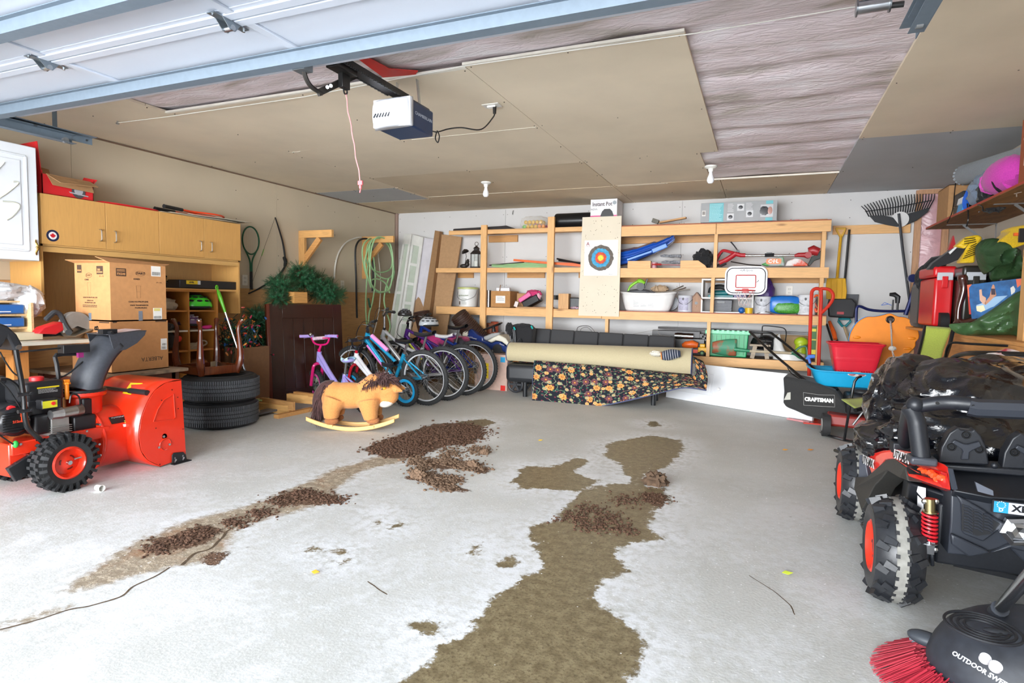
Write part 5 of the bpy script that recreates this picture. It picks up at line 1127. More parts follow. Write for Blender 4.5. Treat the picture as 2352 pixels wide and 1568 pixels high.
    def sad(u,v):
        a=2*pi*v;w_=(.075*(1-u)**1.3+.016)*(1 if not kid else .85) if u < .995 else .004
        if u < .06: w_ *= .55+7*u
        return SP+V(-.10+sl*u,w_*cos(a),.012+.02*sin(a)*(1 if sin(a) > 0 else 1.2)-.015*sin(pi*u)+.02*(1-u)**3)
    s.grid(sad,18,14,cv=True);P(s,'saddle',mat(saddle,.4,kind='leather'))
    if saddle2: s=MB();s.ell(SP+V(-.05,0,.008),(.06,.068,.022));P(s,'saddle_patch',plas(saddle2,.4))
    # crank and chain
    s=MB();cr_=.095*k if not kid else .065;s.lathe([(0,-.002),(cr_*.55,-.002),(cr_*.55,.002),(0,.002)],axes(BB+V(0,-.055,0),(1,0,0),(0,0,1),(0,-1,0)),28)
    for kk in range(5): s.torus(BB+V(0,-.055,0),(0,1,0),cr_*(.6+.09*kk if kk < 3 else .8),.0022,28,5)
    P(s,'chainring',plas('#3a3b3e',.4) if not kid else plas('#2a2a2c'))
    aa=radians(-35);ca=V(cos(aa),0,sin(aa))*.165*(k if not kid else .58)
    for sg in (-1,1): s=MB();s.tube([BB+V(0,sg*.065,0),BB+ca*sg+V(0,sg*.075,0)],.0095,8);c_=P(s,'crank',metal('#8a8c90',.35));s=MB();s.box(BB+ca*sg+V(0,sg*.12,0),(.085,.08,.022));P(s,'pedal',plas('#1d1d1f',.5),c_,bev=.004)
    s=MB();s.torus(hubR+V(0,-.04,0),(0,1,0),.04*k,.006,20,5);s.tube([BB+V(0,-.05,cr_*.8),hubR+V(0,-.042,.035*k)],.004,5);s.tube([BB+V(0,-.05,-cr_*.8),hubR+V(-.01,-.042,-.05*k)],.004,5)
    if not kid: s.box(hubR+V(.01,-.055,-.06),(.03,.02,.08))
    P(s,'chain_and_cassette',plas('#4a4a4c',.4))
    if guard:
        s=MB();s.slab([BB+V(.10,-.06,.04),BB+V(.10,-.06,-.035),V(-.04,-.06,r-.03),V(-.04,-.06,r+.03)],(0,.008,0));P(s,'chain_guard',plas(guard,.35),bev=.004)
    return t,dict(HT=HT,HB=HB_,BB=BB,ST=ST,SP=SP,H0=H0,hub=hubR,hubF=hubF,M=M)
gf=lambda x,y: at(x,y,Z=0)
R1=gf(977,930);F1=R1+V(-.93,.05,0)
b1,g1=bike('bicycle','turquoise and pink girls mountain bicycle, nearest of the large bicycles',R1,F1,.298,'#1e93bd',low=True,dual='#d77fc0',tube=.021,lean=5,steer=35,saddle='#17171a',bar='#8a8a8c',barup=-.02)
s=MB();s.tube([g1['HT']+V(-.05,-.0,-.03),g1['HT'].lerp(g1['ST'],.55)+V(0,0,-.07)],.0235,12);P(s,'pink_band',mat('#dd8cc4',.25,coat=.5),b1)
CUR=b1;text('MAGNA',axes(g1['HT'].lerp(g1['ST'],.3)+V(0,-.0245,-.045),(g1['ST']+V(.03,0,-.10)-g1['HT'])*-1,(0,0,1),(0,-1,0)),.04,plas('#eef3f6'),b1,bold=.002)
R2=gf(1021,919);F2=R2+V(-.97,-.03,0)
bike('bicycle','silver mountain bicycle with curved top tube, second from the horse',R2,F2,.305,'#a5a6a8',curved=True,tube=.021,lean=4,steer=40,bar='#a9abad',barup=.10,saddle='#26262a',seat_up=.02)
R3=gf(1064,907);F3=R3+V(-.95,-.02,0)
bike('bicycle','purple mountain bicycle with white-and-purple saddle, third of the large ones',R3,F3,.305,'#4a2470',tube=.02,lean=4,steer=30,saddle='#e7e6ea',saddle2='#53236b',bar='#2a2a2c',seat_up=-.02,spoke='#c9c3a0',dual='#cfd440')
R4=gf(1090,898);F4=R4+V(-.95,.0,0)
bike('bicycle','navy blue mountain bicycle with black saddle on red post, farthest back',R4,F4,.315,'#17368f',tube=.02,lean=4,steer=25,saddle='#141416',bar='#2a2a2c',seat_up=.05)
Rk=gf(932,933);Fk=gf(802,918)
bw,gw_=bike('kids_bicycle','white kids bicycle with blue rear rim and red fork, behind the horse',Rk,Rk+(Fk-Rk).normalized()*.74,.165,'#e9eaee',rim='#22a0d8',kid=True,tube=.02,lean=3,fork='#b3172b',bar='#1b1b1e',grips='#1b1b1e',saddle='#222226',tw=.021,barup=.02)
CUR=bw
for i_,c_ in enumerate(('#e0a21e','#2b6fb8','#c94a2b','#3a6b9a')):
    s=MB();c=gw_['HB'].lerp(gw_['BB'],.2+.17*i_)+V(0,-.024,.012);s.ell(c,(.022,.003,.016),8);P(s,'sticker',plas(c_),bw)
Rp=gf(834,947);Fp=gf(718,917)
bp_,gp=bike('kids_bicycle','lavender and pink kids bicycle with pink rims beside the headboard',Rp,Rp+(Fp-Rp).normalized()*.93,.172,'#a79be0',rim='#e84fae',kid=True,tube=.021,lean=2,fork='#d81f72',bar='#d81f72',grips='#a58fd0',saddle='#bfe3ea',saddle2='#a9a3dc',tw=.024,guard='#1d1d22',barup=.03,steer=-46,seat_up=.06)
CUR=bp_
s=MB();c=gp['H0']+V(0,0,.075);s.tube([c+V(-.0,-.08,0),c+V(0,.08,0)],.019,12);P(s,'bar_pad',mat('#e6c9da',.5,var=.3,scale=30),bp_);s=MB();s.ell(gp['H0']+V(.0,.11,.12),.02,12);P(s,'bell',metal('#d7d7da',.15),bp_)
s=MB()
for j in range(9):
    a=2*pi*j/9;h=gp['hubF'];s.ell(h+V(.07*cos(a),-.02,.07*sin(a)),(.045,.006,.016),8,R=rotm(0,-math.degrees(a),0))
P(s,'spoke_flower',mat('#9fae94',.5),bp_)
s=MB();s.ell(gp['HB'].lerp(gp['BB'],.3)+V(0,-.026,.01),(.018,.003,.012),8);P(s,'yellow_sticker',plas('#e8d22e'),bp_)
# things among the bikes
s=MB();c=at(1000,785,Y=6.6);s.box(c+V(.05,.1,-.03),(.75,.22,.22));o=solo(s,'pink_sports_bag','black and pink sports bag lying between the bicycles and basket','bag',mat('#d43a86',.7,kind='fabric',col2='#26222a',scale=3),bev=.07,seg=5)
def weave(nm,lab,a,b,r0,r1):
    t=thing(nm,lab,'basket',(a+b)/2);s=MB();s.tube([a.lerp(b,k/10) for k in range(11)],[r0+(r1-r0)*k/10 for k in range(11)],28,cap=True);P(s,'body',plas('#33221c',.6))
    s=MB();ax=(b-a).normalized();L_=(b-a).length;n=20
    for k in range(n):
        q=a.lerp(b,(k+.5)/n);r_=r0+(r1-r0)*(k+.5)/n;pts=[]
        u=ax.orthogonal().normalized();w_=ax.cross(u)
        for j in range(36): an=2*pi*j/36;rr=r_+.004+.003*(1 if (j+k) % 2 else -1);pts.append(q+u*cos(an)*rr+w_*sin(an)*rr)
        s.tube(pts,.006,5,closed=True)
    P(s,'weave',plas('#4a3228',.5));return t
weave('wicker_basket','dark brown woven wicker basket tipped over behind the bicycles',at(1052,722,Y=7.0),at(1106,790,Y=7.25),.11,.15)
weave('wicker_planter','dark woven basket between the bicycles and leaning cardboard',at(968,715,Y=6.95),at(976,760,Y=6.95),.10,.08)
helmet('grey_helmet','silver grey bicycle helmet resting among the bicycles',at(985,745,Y=6.15),.10,'#a9adb2',60,vent='#2a2b2e')
helmet('dark_helmet','black bicycle helmet on a handlebar among the bicycles',at(930,722,Y=6.2),.07,'#232326',40,vent='#5b5b60')

# ================================================================== ROCKING HORSE
def remesh(o,vox,smooth=6):
    d=o.modifiers.new('remesh','REMESH');d.mode='VOXEL';d.voxel_size=vox;d.use_smooth_shade=True
    if smooth: e=o.modifiers.new('smooth','SMOOTH');e.iterations=smooth;e.factor=.5
h0=at(812,984,Z=0);hxd=V(.925,.38,0).normalized();M=axes(h0,hxd,V(-hxd.y,hxd.x,0),(0,0,1))
t=thing('rocking_horse','tan plush rocking horse with brown mane and tail on pine rockers','rocking horse',M=M)
PL=mat('#c98a4c',.95,kind='plush',scale=110,var=.12,bump=.7);PLD=mat('#a3683c',.95,kind='plush',scale=90,bump=.7);HAIR=mat('#4a2c2a',.8,kind='fabric',scale=50,var=.35)
sc=1/264.;hp=lambda x,y,yy=0: V((x-812)*sc,yy,(984-y)*sc)
s=MB()
s.ell(hp(802,908),(.22,.115,.115),24);s.ell(hp(770,911),(.125,.12,.13),20);s.ell(hp(848,910),(.115,.115,.135),20)
s.tube([hp(842,900),hp(862,884),hp(878,884)],[.11,.11,.10],16);s.ell(hp(886,891),(.115,.088,.098),20);s.ell(hp(893,906),(.085,.072,.08),18);s.ell(hp(888,916),(.07,.062,.055),16)
for yy in (-.08,.08):
    s.tube([hp(775,915,yy*.7),hp(768,936,yy),hp(768,957,yy)],[.11,.078,.062],14);s.tube([hp(850,918,yy*.7),hp(854,940,yy),hp(857,958,yy)],[.10,.072,.058],14)
o=P(s,'body',PL);remesh(o,.009,8)
for yy in (-.075,.075):
    s=MB();s.ell(hp(768,963,yy),(.062,.045,.034),16);P(s,'hoof',PLD);s=MB();s.ell(hp(861,960,yy),(.058,.045,.034),16);P(s,'hoof',PLD)
s=MB();s.ell(hp(887,922),(.072,.066,.042),18,R=rotm(0,-15,0));P(s,'muzzle',mat('#e6e0d4',.95,kind='plush',scale=90))
for yy in (-.062,): s=MB();s.ell(hp(886,886,yy-.028),(.020,.012,.013),12);P(s,'eye_tuft',mat('#d9a026',.6));s=MB();s.ell(hp(882,888,yy-.038),(.008,.006,.008),8);P(s,'eye',plas('#3a2412',.1))
for yy in (-.05,.05): s=MB();s.tube([hp(904,884,yy),hp(914,891,yy*1.2),hp(926,893,yy*1.3)],[.026,.03,.006],10);P(s,'ear',PL)
def hair(nm,roots,dirs,L,n,seed,w_=.004,droop=.5):
    rnd=random.Random(seed);s=MB()
    for _ in range(n):
        u=rnd.random();k=u*(len(roots)-1);i=min(int(k),len(roots)-2);f=k-i;p=roots[i].lerp(roots[i+1],f)+V(rnd.gauss(0,.012),rnd.gauss(0,.028),rnd.gauss(0,.012));d=dirs[i].lerp(dirs[i+1],f)+V(rnd.gauss(0,.18),rnd.gauss(0,.18),rnd.gauss(0,.15));l=L*rnd.uniform(.7,1.15)
        pts=[p,p+d*l*.35+V(0,0,-droop*l*.05),p+d*l*.7+V(0,0,-droop*l*.3),p+d*l+V(0,0,-droop*l*.7)];s.tube(pts,[w_,w_*.9,w_*.7,w_*.2],4,cap=False)
    P(s,nm,HAIR,kind='stuff')
hair('mane',[hp(836,886),hp(850,878),hp(868,868),hp(886,866),(hp(904,874))],[V(-.3,0,.6),V(-.1,0,.8),V(.2,0,.8),V(.5,0,.5),V(.7,0,.0)],.06,2200,3,.004,.5)
hair('mane',[hp(842,884,-.04),hp(857,876,-.05),hp(875,869,-.05),hp(895,871,-.05)],[V(.1,-.7,-.1)]*4,.05,900,4,.004,.8)
s=MB();s.tube(spline([hp(768,889),hp(753,894),hp(742,912),hp(737,932),hp(734,948)],4),[.035+.045*sin(pi*min(1,.15+k/17*.8)) for k in range(17)],14);P(s,'tail',HAIR)
hair('tail_hair',[hp(758,884),hp(748,890),hp(741,905),hp(737,922)],[V(-.45,0,-.5),V(-.3,0,-.8),V(-.15,0,-.9),V(-.12,0,-1)],.13,2200,5,.0045,.5)
PNE=mat('#d9ac6c',.5,kind='wood',axis=0,var=.08)
for yy in (-.10,.10):
    s=MB();n=20;up_,lo_=[],[]
    for k in range(n+1): x=-.375+.75*k/n;z=.115*(x/.375)**2*.72;up_.append((x,z+.036));lo_.append((x,z))
    s.prism(lo_+up_[::-1],.022,axes((0,yy+.011,0),(1,0,0),(0,0,1),(0,-1,0)));P(s,'rocker',PNE,bev=.006,seg=3)
for x in (-.17,.18): s=MB();s.box((x,0,.045),(.05,.24,.018));P(s,'cross_slat',PNE,bev=.003)
# ================================================================== FUTON AND RUG
fo=V(-2.80,6.40,0);fd=V(1.0,.075,0).normalized();M=axes(fo,fd,V(-fd.y,fd.x,0),(0,0,1))
LEA=mat('#25272b',.38,kind='leather',scale=120,bump=.12,var=.05);LEAB=mat('#2b2c2f',.6,kind='fabric',scale=200,bump=.1,var=.05)
t=thing('black_futon','black futon sofa with low metal legs under the rolled rug','sofa',M=M)
FW=1.86
s=MB();s.mm((.04,0,.17),(FW,.52,.385));P(s,'seat_cushion',LEA,bev=.055,seg=5)
nb=6
for k in range(nb):
    s=MB();x0=.12+(FW-.05)*k/nb;x1=.12+(FW-.05)*(k+1)/nb-.003;s.slab([V(x0,.50,.385),V(x1,.50,.385),V(x1,.64,.795-.05*x1/1.9),V(x0,.64,.795-.05*x0/1.9)],(0,.10,-.03));P(s,'backrest_panel',LEAB,bev=.012,seg=2)
for (x,y) in ((.27,.07),(FW-.11,.10),(.27,.45),(FW-.11,.45)):
    s=MB();s.cyl((x,y,0),(x,y,.18),.026,n=16);P(s,'leg',plas('#222427',.3))
# rug
def rug_mats():
    m,nt,b=_nodes('floral_rug');L=nt.links.new;N=nt.nodes.new
    tc=N('ShaderNodeTexCoord');uv=N('ShaderNodeAttribute');uv.attribute_name='ruv'
    def vor(sc,off):
        mp=N('ShaderNodeMapping');mp.inputs['Location'].default_value=(off,off*.7,0);L(uv.outputs['Vector'],mp.inputs[0]);v=N('ShaderNodeTexVoronoi');v.voronoi_dimensions='2D';v.inputs['Scale'].default_value=sc;v.inputs['Randomness'].default_value=.75;L(mp.outputs[0],v.inputs['Vector']);return v,mp
    def ma(op,a,b_=0,c=None):
        n=N('ShaderNodeMath');n.operation=op
        for i,x in enumerate((a,b_,c)):
            if x is None: continue
            if isinstance(x,(int,float)): n.inputs[i].default_value=x
            else: L(x,n.inputs[i])
        return n.outputs[0]
    def mixn(f,a,b_):
        n=N('ShaderNodeMixRGB');L(f,n.inputs[0]) if not isinstance(f,float) else None
        for i,x in ((1,a),(2,b_)):
            if isinstance(x,tuple): n.inputs[i].default_value=(*x,1)
            else: L(x,n.inputs[i])
        return n.outputs[0]
    base=lin('#131823')
    nz_=N('ShaderNodeTexNoise');nz_.inputs['Scale'].default_value=7;L(uv.outputs['Vector'],nz_.inputs[0]);nzd=N('ShaderNodeTexNoise');nzd.inputs['Scale'].default_value=5;L(uv.outputs['Vector'],nzd.inputs[0])
    # vines: contour lines of noise
    v1=ma('LESS_THAN',ma('ABSOLUTE',ma('SUBTRACT',nz_.outputs[0],.5)),.010);c=mixn(v1,base,lin('#8a9070'))
    # leaves
    v,mp=vor(15,3.1);d=v.outputs['Distance'];lf=ma('LESS_THAN',d,.20);lc=mixn(ma('GREATER_THAN',nzd.outputs[0],.5),lin('#2f5648'),lin('#7c8a62'));c=mixn(lf,c,lc)
    v,mp=vor(18,7.7);lf=ma('LESS_THAN',v.outputs['Distance'],.16);c=mixn(lf,c,lin('#6d2f3c'))
    # flowers with petals
    def flower(sc,off,rad,cols):
        nonlocal c
        v,mp=vor(sc,off);sub=N('ShaderNodeVectorMath');sub.operation='SUBTRACT';mul=N('ShaderNodeVectorMath');mul.operation='SCALE';mul.inputs['Scale'].default_value=1
        L(mp.outputs[0],sub.inputs[0]);L(v.outputs['Position'],sub.inputs[1]);sp=N('ShaderNodeSeparateXYZ');L(sub.outputs[0],sp.inputs[0])
        ang=ma('ARCTAN2',sp.outputs[1],sp.outputs[0]);pet=ma('ABSOLUTE',ma('SINE',ma('MULTIPLY',ang,4)))
        R_=ma('MULTIPLY_ADD',pet,rad*.35,rad*.65);d_=v.outputs['Distance'];cs=N('ShaderNodeSeparateColor');L(v.outputs['Color'],cs.inputs[0]);on=ma('GREATER_THAN',cs.outputs[0],.38)
        f1=ma('MULTIPLY',ma('LESS_THAN',d_,R_),on);pc=mixn(ma('GREATER_THAN',cs.outputs[1],.4),lin(cols[0]),lin(cols[1]));c=mixn(f1,c,pc)
        f2=ma('MULTIPLY',ma('LESS_THAN',d_,rad*.34),on);c=mixn(f2,c,lin(cols[2]));f3=ma('MULTIPLY',ma('LESS_THAN',d_,rad*.16),on);c=mixn(f3,c,lin(cols[3]))
    flower(7.5,.3,.33,('#d8924e','#6a4148','#8d3f1e','#e0b060'));flower(10,5.1,.24,('#e0a768','#a4a07a','#b5512a','#e9c27c'))
    L(c,b.inputs['Base Color']);b.inputs['Roughness'].default_value=.95
    bp=N('ShaderNodeBump');bp.inputs['Strength'].default_value=.4;n3=N('ShaderNodeTexNoise');n3.inputs['Scale'].default_value=400;L(tc.outputs['Object'],n3.inputs[0]);L(n3.outputs[0],bp.inputs['Height']);bp.inputs['Distance'].default_value=.003;L(bp.outputs[0],b.inputs['Normal'])
    return m
FLOR=rug_mats();JUT=mat('#b9ad8c',.9,kind='fabric',scale=260,bump=.3,var=.12);TRIM=mat('#4a4f70',.8,kind='fabric')
t=thing('rolled_rug','large rug, half rolled beige side out, floral side hanging off the futon','rug',M=M)
# roll: a cone-like spiral lying on the seat, wider at the right
def uvgrid(fn,nu,nv,su,sv,nm,m,**k):
    s=MB();s.grid(fn,nu,nv);o=P(s,nm,m,**k);a=o.data.attributes.new('ruv','FLOAT_VECTOR','POINT')
    a.data.foreach_set('vector',[x for i in range(nu+1) for j in range(nv+1) for x in (su*i/nu,sv*j/nv,0)]);return o
La=2.12
def roll(u,v,off=0):
    x=-.0+La*u;r=.125+.035*u+off;a=-pi*.62+v*2*pi*.93;cz_=.50-.0*u;cy_=.22-.06*u
    x += .05*sin(a)*0
    return V(.02+x,cy_+r*1.12*cos(a+pi)*-1,cz_-.012*u+r*sin(a)*1.0)
uvgrid(lambda u,v: roll(u,v),40,40,2.0,.9,'rug_back',JUT)
uvgrid(lambda u,v: roll(u,v,-.012),40,40,2.0,.9,'rug_inner_pile',FLOR)
uvgrid(lambda u,v: V(.02+La*u,.22-.06*u+(.075+.03*u)*cos(v*11+1),.50-.01*u+(.08+.03*u)*sin(v*11+1)*(1-.3*v)),30,40,2.0,.9,'rug_inner_pile',FLOR)
s=MB();s.tube([roll(1,k/30) for k in range(31)],.006,6);s.tube([roll(0,k/30) for k in range(31)],.006,6);P(s,'edge_binding',TRIM)
# hanging floral apron: top tucked under the roll, lower hem traced
hem=[(1223,929),(1290,934),(1340,935),(1390,930),(1440,920),(1490,908),(1530,898),(1575,890),(1622,896)]
topl=[(1228,828),(1275,832),(1325,836),(1375,840),(1425,845),(1475,850),(1525,855),(1570,860),(1598,866)]
Minv=M.inverted();hemw=spline([Minv @ at(a,b,Y=6.28+.10*i/8) for i,(a,b) in enumerate(hem)],4);topw=spline([Minv @ at(a,b,Y=6.42+.16*i/8) for i,(a,b) in enumerate(topl)],4);nh=len(hemw)-1
def apron(u,v):
    i=round(u*nh);a,b=topw[i],hemw[i];q=a.lerp(b,v);q=q+V(0,-.03*sin(pi*v)+.008*sin(u*16)*v,0);return q
uvgrid(apron,nh,16,2.0,.6,'rug_pile',FLOR,solid=.008)
s=MB();s.tube([p+V(0,-.002,.0) for p in hemw],.008,6);s.tube([apron(0,k/16) for k in range(17)],.007,6);s.tube([apron(1,k/16) for k in range(17)],.007,6);P(s,'edge_binding',TRIM)
# right-hand corner fold
c0,c1,c2,c3=[Minv @ at(a,b,Y=y) for a,b,y in ((1590,818,6.55),(1614,830,6.62),(1592,868,6.5),(1622,896,6.42))]
uvgrid(lambda u,v: c0.lerp(c1,u).lerp(c2.lerp(c3,u),v)+V(.03*sin(pi*v),0,0),6,8,.3,.5,'rug_corner_fold',FLOR,solid=.008)
# oven mitt
c=at(1532,815,Y=6.45);zc=.69
mp_=Minv
t=thing('striped_sock_toy','navy striped baby mitten with orange trim lying on rug roll','mitten',at(1535,815,Y=6.5))
s=MB();a,b=at(1520,817,Y=6.50),at(1563,812,Y=6.52);s.tube(spline([a,a.lerp(b,.3),a.lerp(b,.6)+V(0,0,.005),b],5),[.028+.030*sin(pi*min(1,.15+k/15*.8)) for k in range(16)],16);bodyo=P(s,'mitten',fab('#2a3346'))
s=MB()
for k in range(7):
    q=a.lerp(b,.1+.125*k);r_=.029+.030*sin(pi*min(1,.15+(.1+.125*k)*.8));s.torus(q,(b-a),r_,.0022,28,5)
P(s,'white_stripe',fab('#d9dadd'),bodyo);s=MB();s.torus(a,(b-a),.035,.009,24,6);P(s,'orange_cuff',fab('#d9812b'))
s=MB();s.ell(at(1506,812,Y=6.5),(.06,.03,.026),20,amp=.5,fr=2.5,seed=3,ridge=True);P(s,'white_lining',fab('#d8d3c4'))

# ================================================================== TIMBER SHELVING ON THE BACK WALL
SY,BY=7.35,YB-.014
PB=wood('#dfae74',0,.14);PV=wood('#dfae74',2,.14);PBD=wood('#c8955c',0,.14)
t=thing('timber_shelving','long home-built pine shelving of studs and beams across the back wall','shelving',(-1.8,7.6,0))
def bm(x0,x1,y0,y1,z0,z1,nm,m): s=MB();s.mm((x0,y0,z0),(x1,y1,z1));return P(s,nm,m,bev=.0015)
# beams (front)
bm(-4.06,-2.05,SY,SY+.04,2.025,2.075,'beam',PB);bm(-2.05,-.53,SY,SY+.04,1.945,2.065,'beam',PB);bm(-.525,.66,SY,SY+.04,1.945,2.065,'beam',PB)
bm(-4.26,-2.05,SY,SY+.04,1.505,1.556,'beam',PB);bm(-2.05,.66,SY,SY+.04,1.44,1.556,'beam',PB)
bm(-4.25,-1.86,SY,SY+.04,.925,1.02,'beam',PB);bm(-1.855,.66,SY,SY+.04,.92,1.02,'beam',PB)
bm(-1.0,.66,SY,SY+.04,.405,.51,'beam',PB)
for (x0,z,m_) in ((-4.06,2.07,PB),(-4.26,1.556,PB),(-4.25,1.02,PB)): bm(x0,-2.06,SY+.0,BY,z,z+.012,'shelf_board',m_)
RB=wood('#a4543a',0,.15)
for (z) in (2.065,1.02): bm(-2.055,.66,SY-.002,BY,z,z+.010,'shelf_board',RB)
bm(-2.055,.66,SY+.04,BY,1.545,1.556,'shelf_board',PB);bm(-1.0,.66,SY+.04,BY,.50,.512,'shelf_board',mat('#7d6651',.8,kind='osb',axis=0))
# ledgers
bm(-2.05,.66,BY-.04,BY-.001,1.90,1.985,'ledger',PBD);bm(-2.05,.66,BY-.04,BY-.001,1.40,1.49,'ledger',PBD);bm(-2.05,.66,BY-.04,BY-.001,2.08,2.14,'ledger',PBD)
for (x0,x1,y0,y1,Y_) in ((1122,1188,541,555,BY-.04),(1051,1086,626,638,BY-.04),(1165,1250,626,638,BY-.04),(1329,1345,626,638,BY-.04)):
    a,b=at(x0,y0,Y=Y_),at(x1,y1,Y=Y_);bm(a.x,b.x,Y_,BY-.001,b.z,a.z,'support_block',PBD)
# posts
bm(-3.545,-3.46,SY-.04,SY-.001,.0,2.14,'post',PV);bm(-2.59,-2.50,SY-.04,SY-.001,.0,2.215,'post',PV)
for (x,z0,z1) in ((-.545,1.556,1.945),(-.56,1.03,1.44),(-.585,.512,.92),(-.575,0.0,.405),(.575,1.556,1.945),(.575,1.03,1.44),(.575,0,.405),(.575,.512,.92),(-1.81,0,.92)):
    bm(x,x+.04,SY+.003,SY+.085,z0,z1,'post',PV)
# target board
t=thing('target_board','tall cream drywall board with archery target sheet screwed to the shelving','board',(-1.89,SY-.02,.955))
x0,x1,z0,z1=-2.145,-1.638,.955,2.195;Yt=SY-.018
s=MB();s.slab([(x0-.01,Yt,z0),(x1+.005,Yt,z0),(x1+.0,Yt,z1),(x0+.01,Yt,z1)],(0,.014,0));P(s,'board',mat('#ddd3bf',.85,scale=3,var=.04))
c=at(1380,592,Y=Yt);F=FRONT((c.x,Yt-.0005,c.z))
label_rect(.425,.44,F,plas('#efeeec',.8),name='paper_sheet')
for k,(r_,cc) in enumerate(((.212,'#dcdcda'),(.207,'#efeeec'),(.16,'#6e665f'),(.118,'#4fa6cf'),(.085,'#3f97c4'),(.072,'#d9583f'),(.045,'#e2684a'),(.035,'#f2dc3f'),(.016,'#f6e873'))):
    rnd=random.Random(k);s=MB();s.prism([((r_+(.006*rnd.uniform(-1,1) if k > 1 else 0))*cos(2*pi*j/48)*1.0,(r_+(.006*rnd.uniform(-1,1) if k > 1 else 0))*sin(2*pi*j/48)) for j in range(48)],.0006,F,z0=.0009+.0005*k);P(s,'target_ring',mat(cc,.85,scale=30,var=.25 if k in (2,3,4,5) else .03))
text('A',F @ Matrix.Translation((-.17,.175,.002)),.06,plas('#8a2f3a'),bold=.001);text('AVALON',F @ Matrix.Translation((-.168,.145,.002)),.014,plas('#8a2f3a'));text('TARGETS',F @ Matrix.Translation((.13,-.205,.002)),.014,plas('#555555'))
s=MB();rnd=random.Random(2)
for _ in range(90): x,z=rnd.uniform(x0+.02,x1-.02),rnd.uniform(z0+.02,z1-.03);s.cyl((x,Yt-.0008,z),(x,Yt+.001,z),rnd.uniform(.0025,.0055),n=6)
P(s,'arrow_holes',plas('#7c6a55',.9),kind='stuff')
# helpers for things on shelves
def sp(x0,x1,yt,Yf,yc=None):
    a,b=at(x0,yt,Y=Yf),at(x1,yt,Y=Yf);return a.x,b.x,(a.z+b.z)/2
Zt,Ztr,Zm,Zl,Zb=2.083,2.076,1.557,1.031,.513;ZlL=1.033;ZmL=1.569
# ---- top shelf
x0,x1,z=sp(1043,1180,517,7.45);s=MB();s.slab([(x0,7.42,Zt),(x1,7.42,Zt),(x1-.03,7.42,Zt+.02),(x1-.1,7.42,Zt+.055),(x1-.2,7.42,Zt+.05),(x0+.02,7.42,Zt+.035),(x0,7.42,Zt+.03)],(0,.3,0));solo(s,'black_floor_mat','flat black rubber mat on top shelf, leftmost','mat',rub('#2b2627'),bev=.006)
c=at(1229,510,Y=7.5);t=thing('ball_bag','clear plastic bag holding coloured play balls on the top shelf','bag',(c.x,7.5,Zt))
s=MB();s.ell((c.x,7.52,Zt+.085),(.19,.12,.085),30,amp=.12,fr=3,seed=5,ridge=True,sq=.6);P(s,'film',mat('#e8e4da',.08,alpha=.22))
rnd=random.Random(7);cols=['#e0b21c','#e05a8a','#6fc04a','#e0b21c','#e88a2b'];k=0
for j,zz in ((0,.035),(1,.092)):
    for i in range(6 if j == 0 else 5):
        for yy in (7.46,7.55):
            cc=cols[rnd.randrange(5)];s=MB();s.ell((c.x-.135+.054*i+.02*j,yy,Zt+zz+.0),.027,12)
            solo(s,'play_ball',{'#e0b21c': 'yellow','#e05a8a': 'pink','#6fc04a': 'green','#e88a2b': 'orange'}[cc]+' play ball in the clear bag, '+('lower','upper')[j]+(' front' if yy < 7.5 else ' back')+' row, '+('leftmost','second from left','third from left','fourth from left','fifth from left','rightmost')[i],'ball',plas(cc,.35),group='play balls in the clear bag')
x0,x1,z=sp(1272,1362,486,7.5);t=thing('black_drum','black plastic cylinder lying on top shelf left of pressure cooker box','drum',(x0+.25,7.55,Zt));s=MB();r_=.10;s.cyl((x0+.02,7.53,Zt+r_),(x0+.56,7.53,Zt+r_),r_,n=40);P(s,'drum',plas('#17181a',.3),bev=.02,seg=3)
x0,x1,z=sp(1357,1418,457,7.42);bx0,bx1=x0+.0,x1;t=thing('cooker_box','white and pink pressure cooker box reading Instant Pot above target board','box',((x0+x1)/2,7.55,Ztr));h=z-Ztr
s=MB();s.mm((bx0,7.42,Ztr),(bx1,7.74,Ztr+h));P(s,'carton',plas('#e9e9ec',.5),bev=.002)
F=FRONT(((bx0+bx1)/2,7.419,Ztr+h/2));w_=bx1-bx0
label_rect(w_,h*.42,F @ Matrix.Translation((0,-h*.29,0)),plas('#d8458a'),name='pink_panel');text('Instant Pot',F @ Matrix.Translation((-.02,h*.32,.0005)),.068,plas('#3a2430'),bold=.001,sx=.85);text('NOVA',F @ Matrix.Translation((-w_*.36,h*.14,.0005)),.03,plas('#555555'))
s=MB();s.prism(arc((w_*.40,h*.36),.024,0,359,20),.001,F);P(s,'badge',plas('#9fa8b0'));s=MB();s.prism([(-.02,-h*.46),(.11,-h*.46),(.13,-h*.1),(.11,.02),(.08,.05),(.01,.05),(-.02,.02),(-.04,-h*.1)],.001,F,z0=.0012);P(s,'cooker_picture',plas('#2c2d31'));s=MB();s.prism(rrect(.07,.045,.006,c=(.045,-h*.33)),.001,F,z0=.0024);P(s,'cooker_panel_print',plas('#b9bcc4'));fines(F @ Matrix.Translation((0,0,.001)),-w_*.46,-w_*.2,-h*.4,-h*.12,4,plas('#f3d3e0'))
s=MB();a,b=at(1500,508,Y=7.5),at(1508,500,Y=7.5);s.box(a+V(.03,0,.0),(.08,.06,.05),rotm(0,20,0));solo(s,'stone_block','small grey block lying on the top shelf right of cooker box','block',mat('#77736a',.9),bev=.004)
s=MB();s.beam(at(1515,513,Y=7.55)+V(0,0,.01),at(1576,500,Y=7.5),.05,.02);solo(s,'wood_stick','tapered wooden stick lying aslant on the top shelf','stick',wood('#c39561',0))
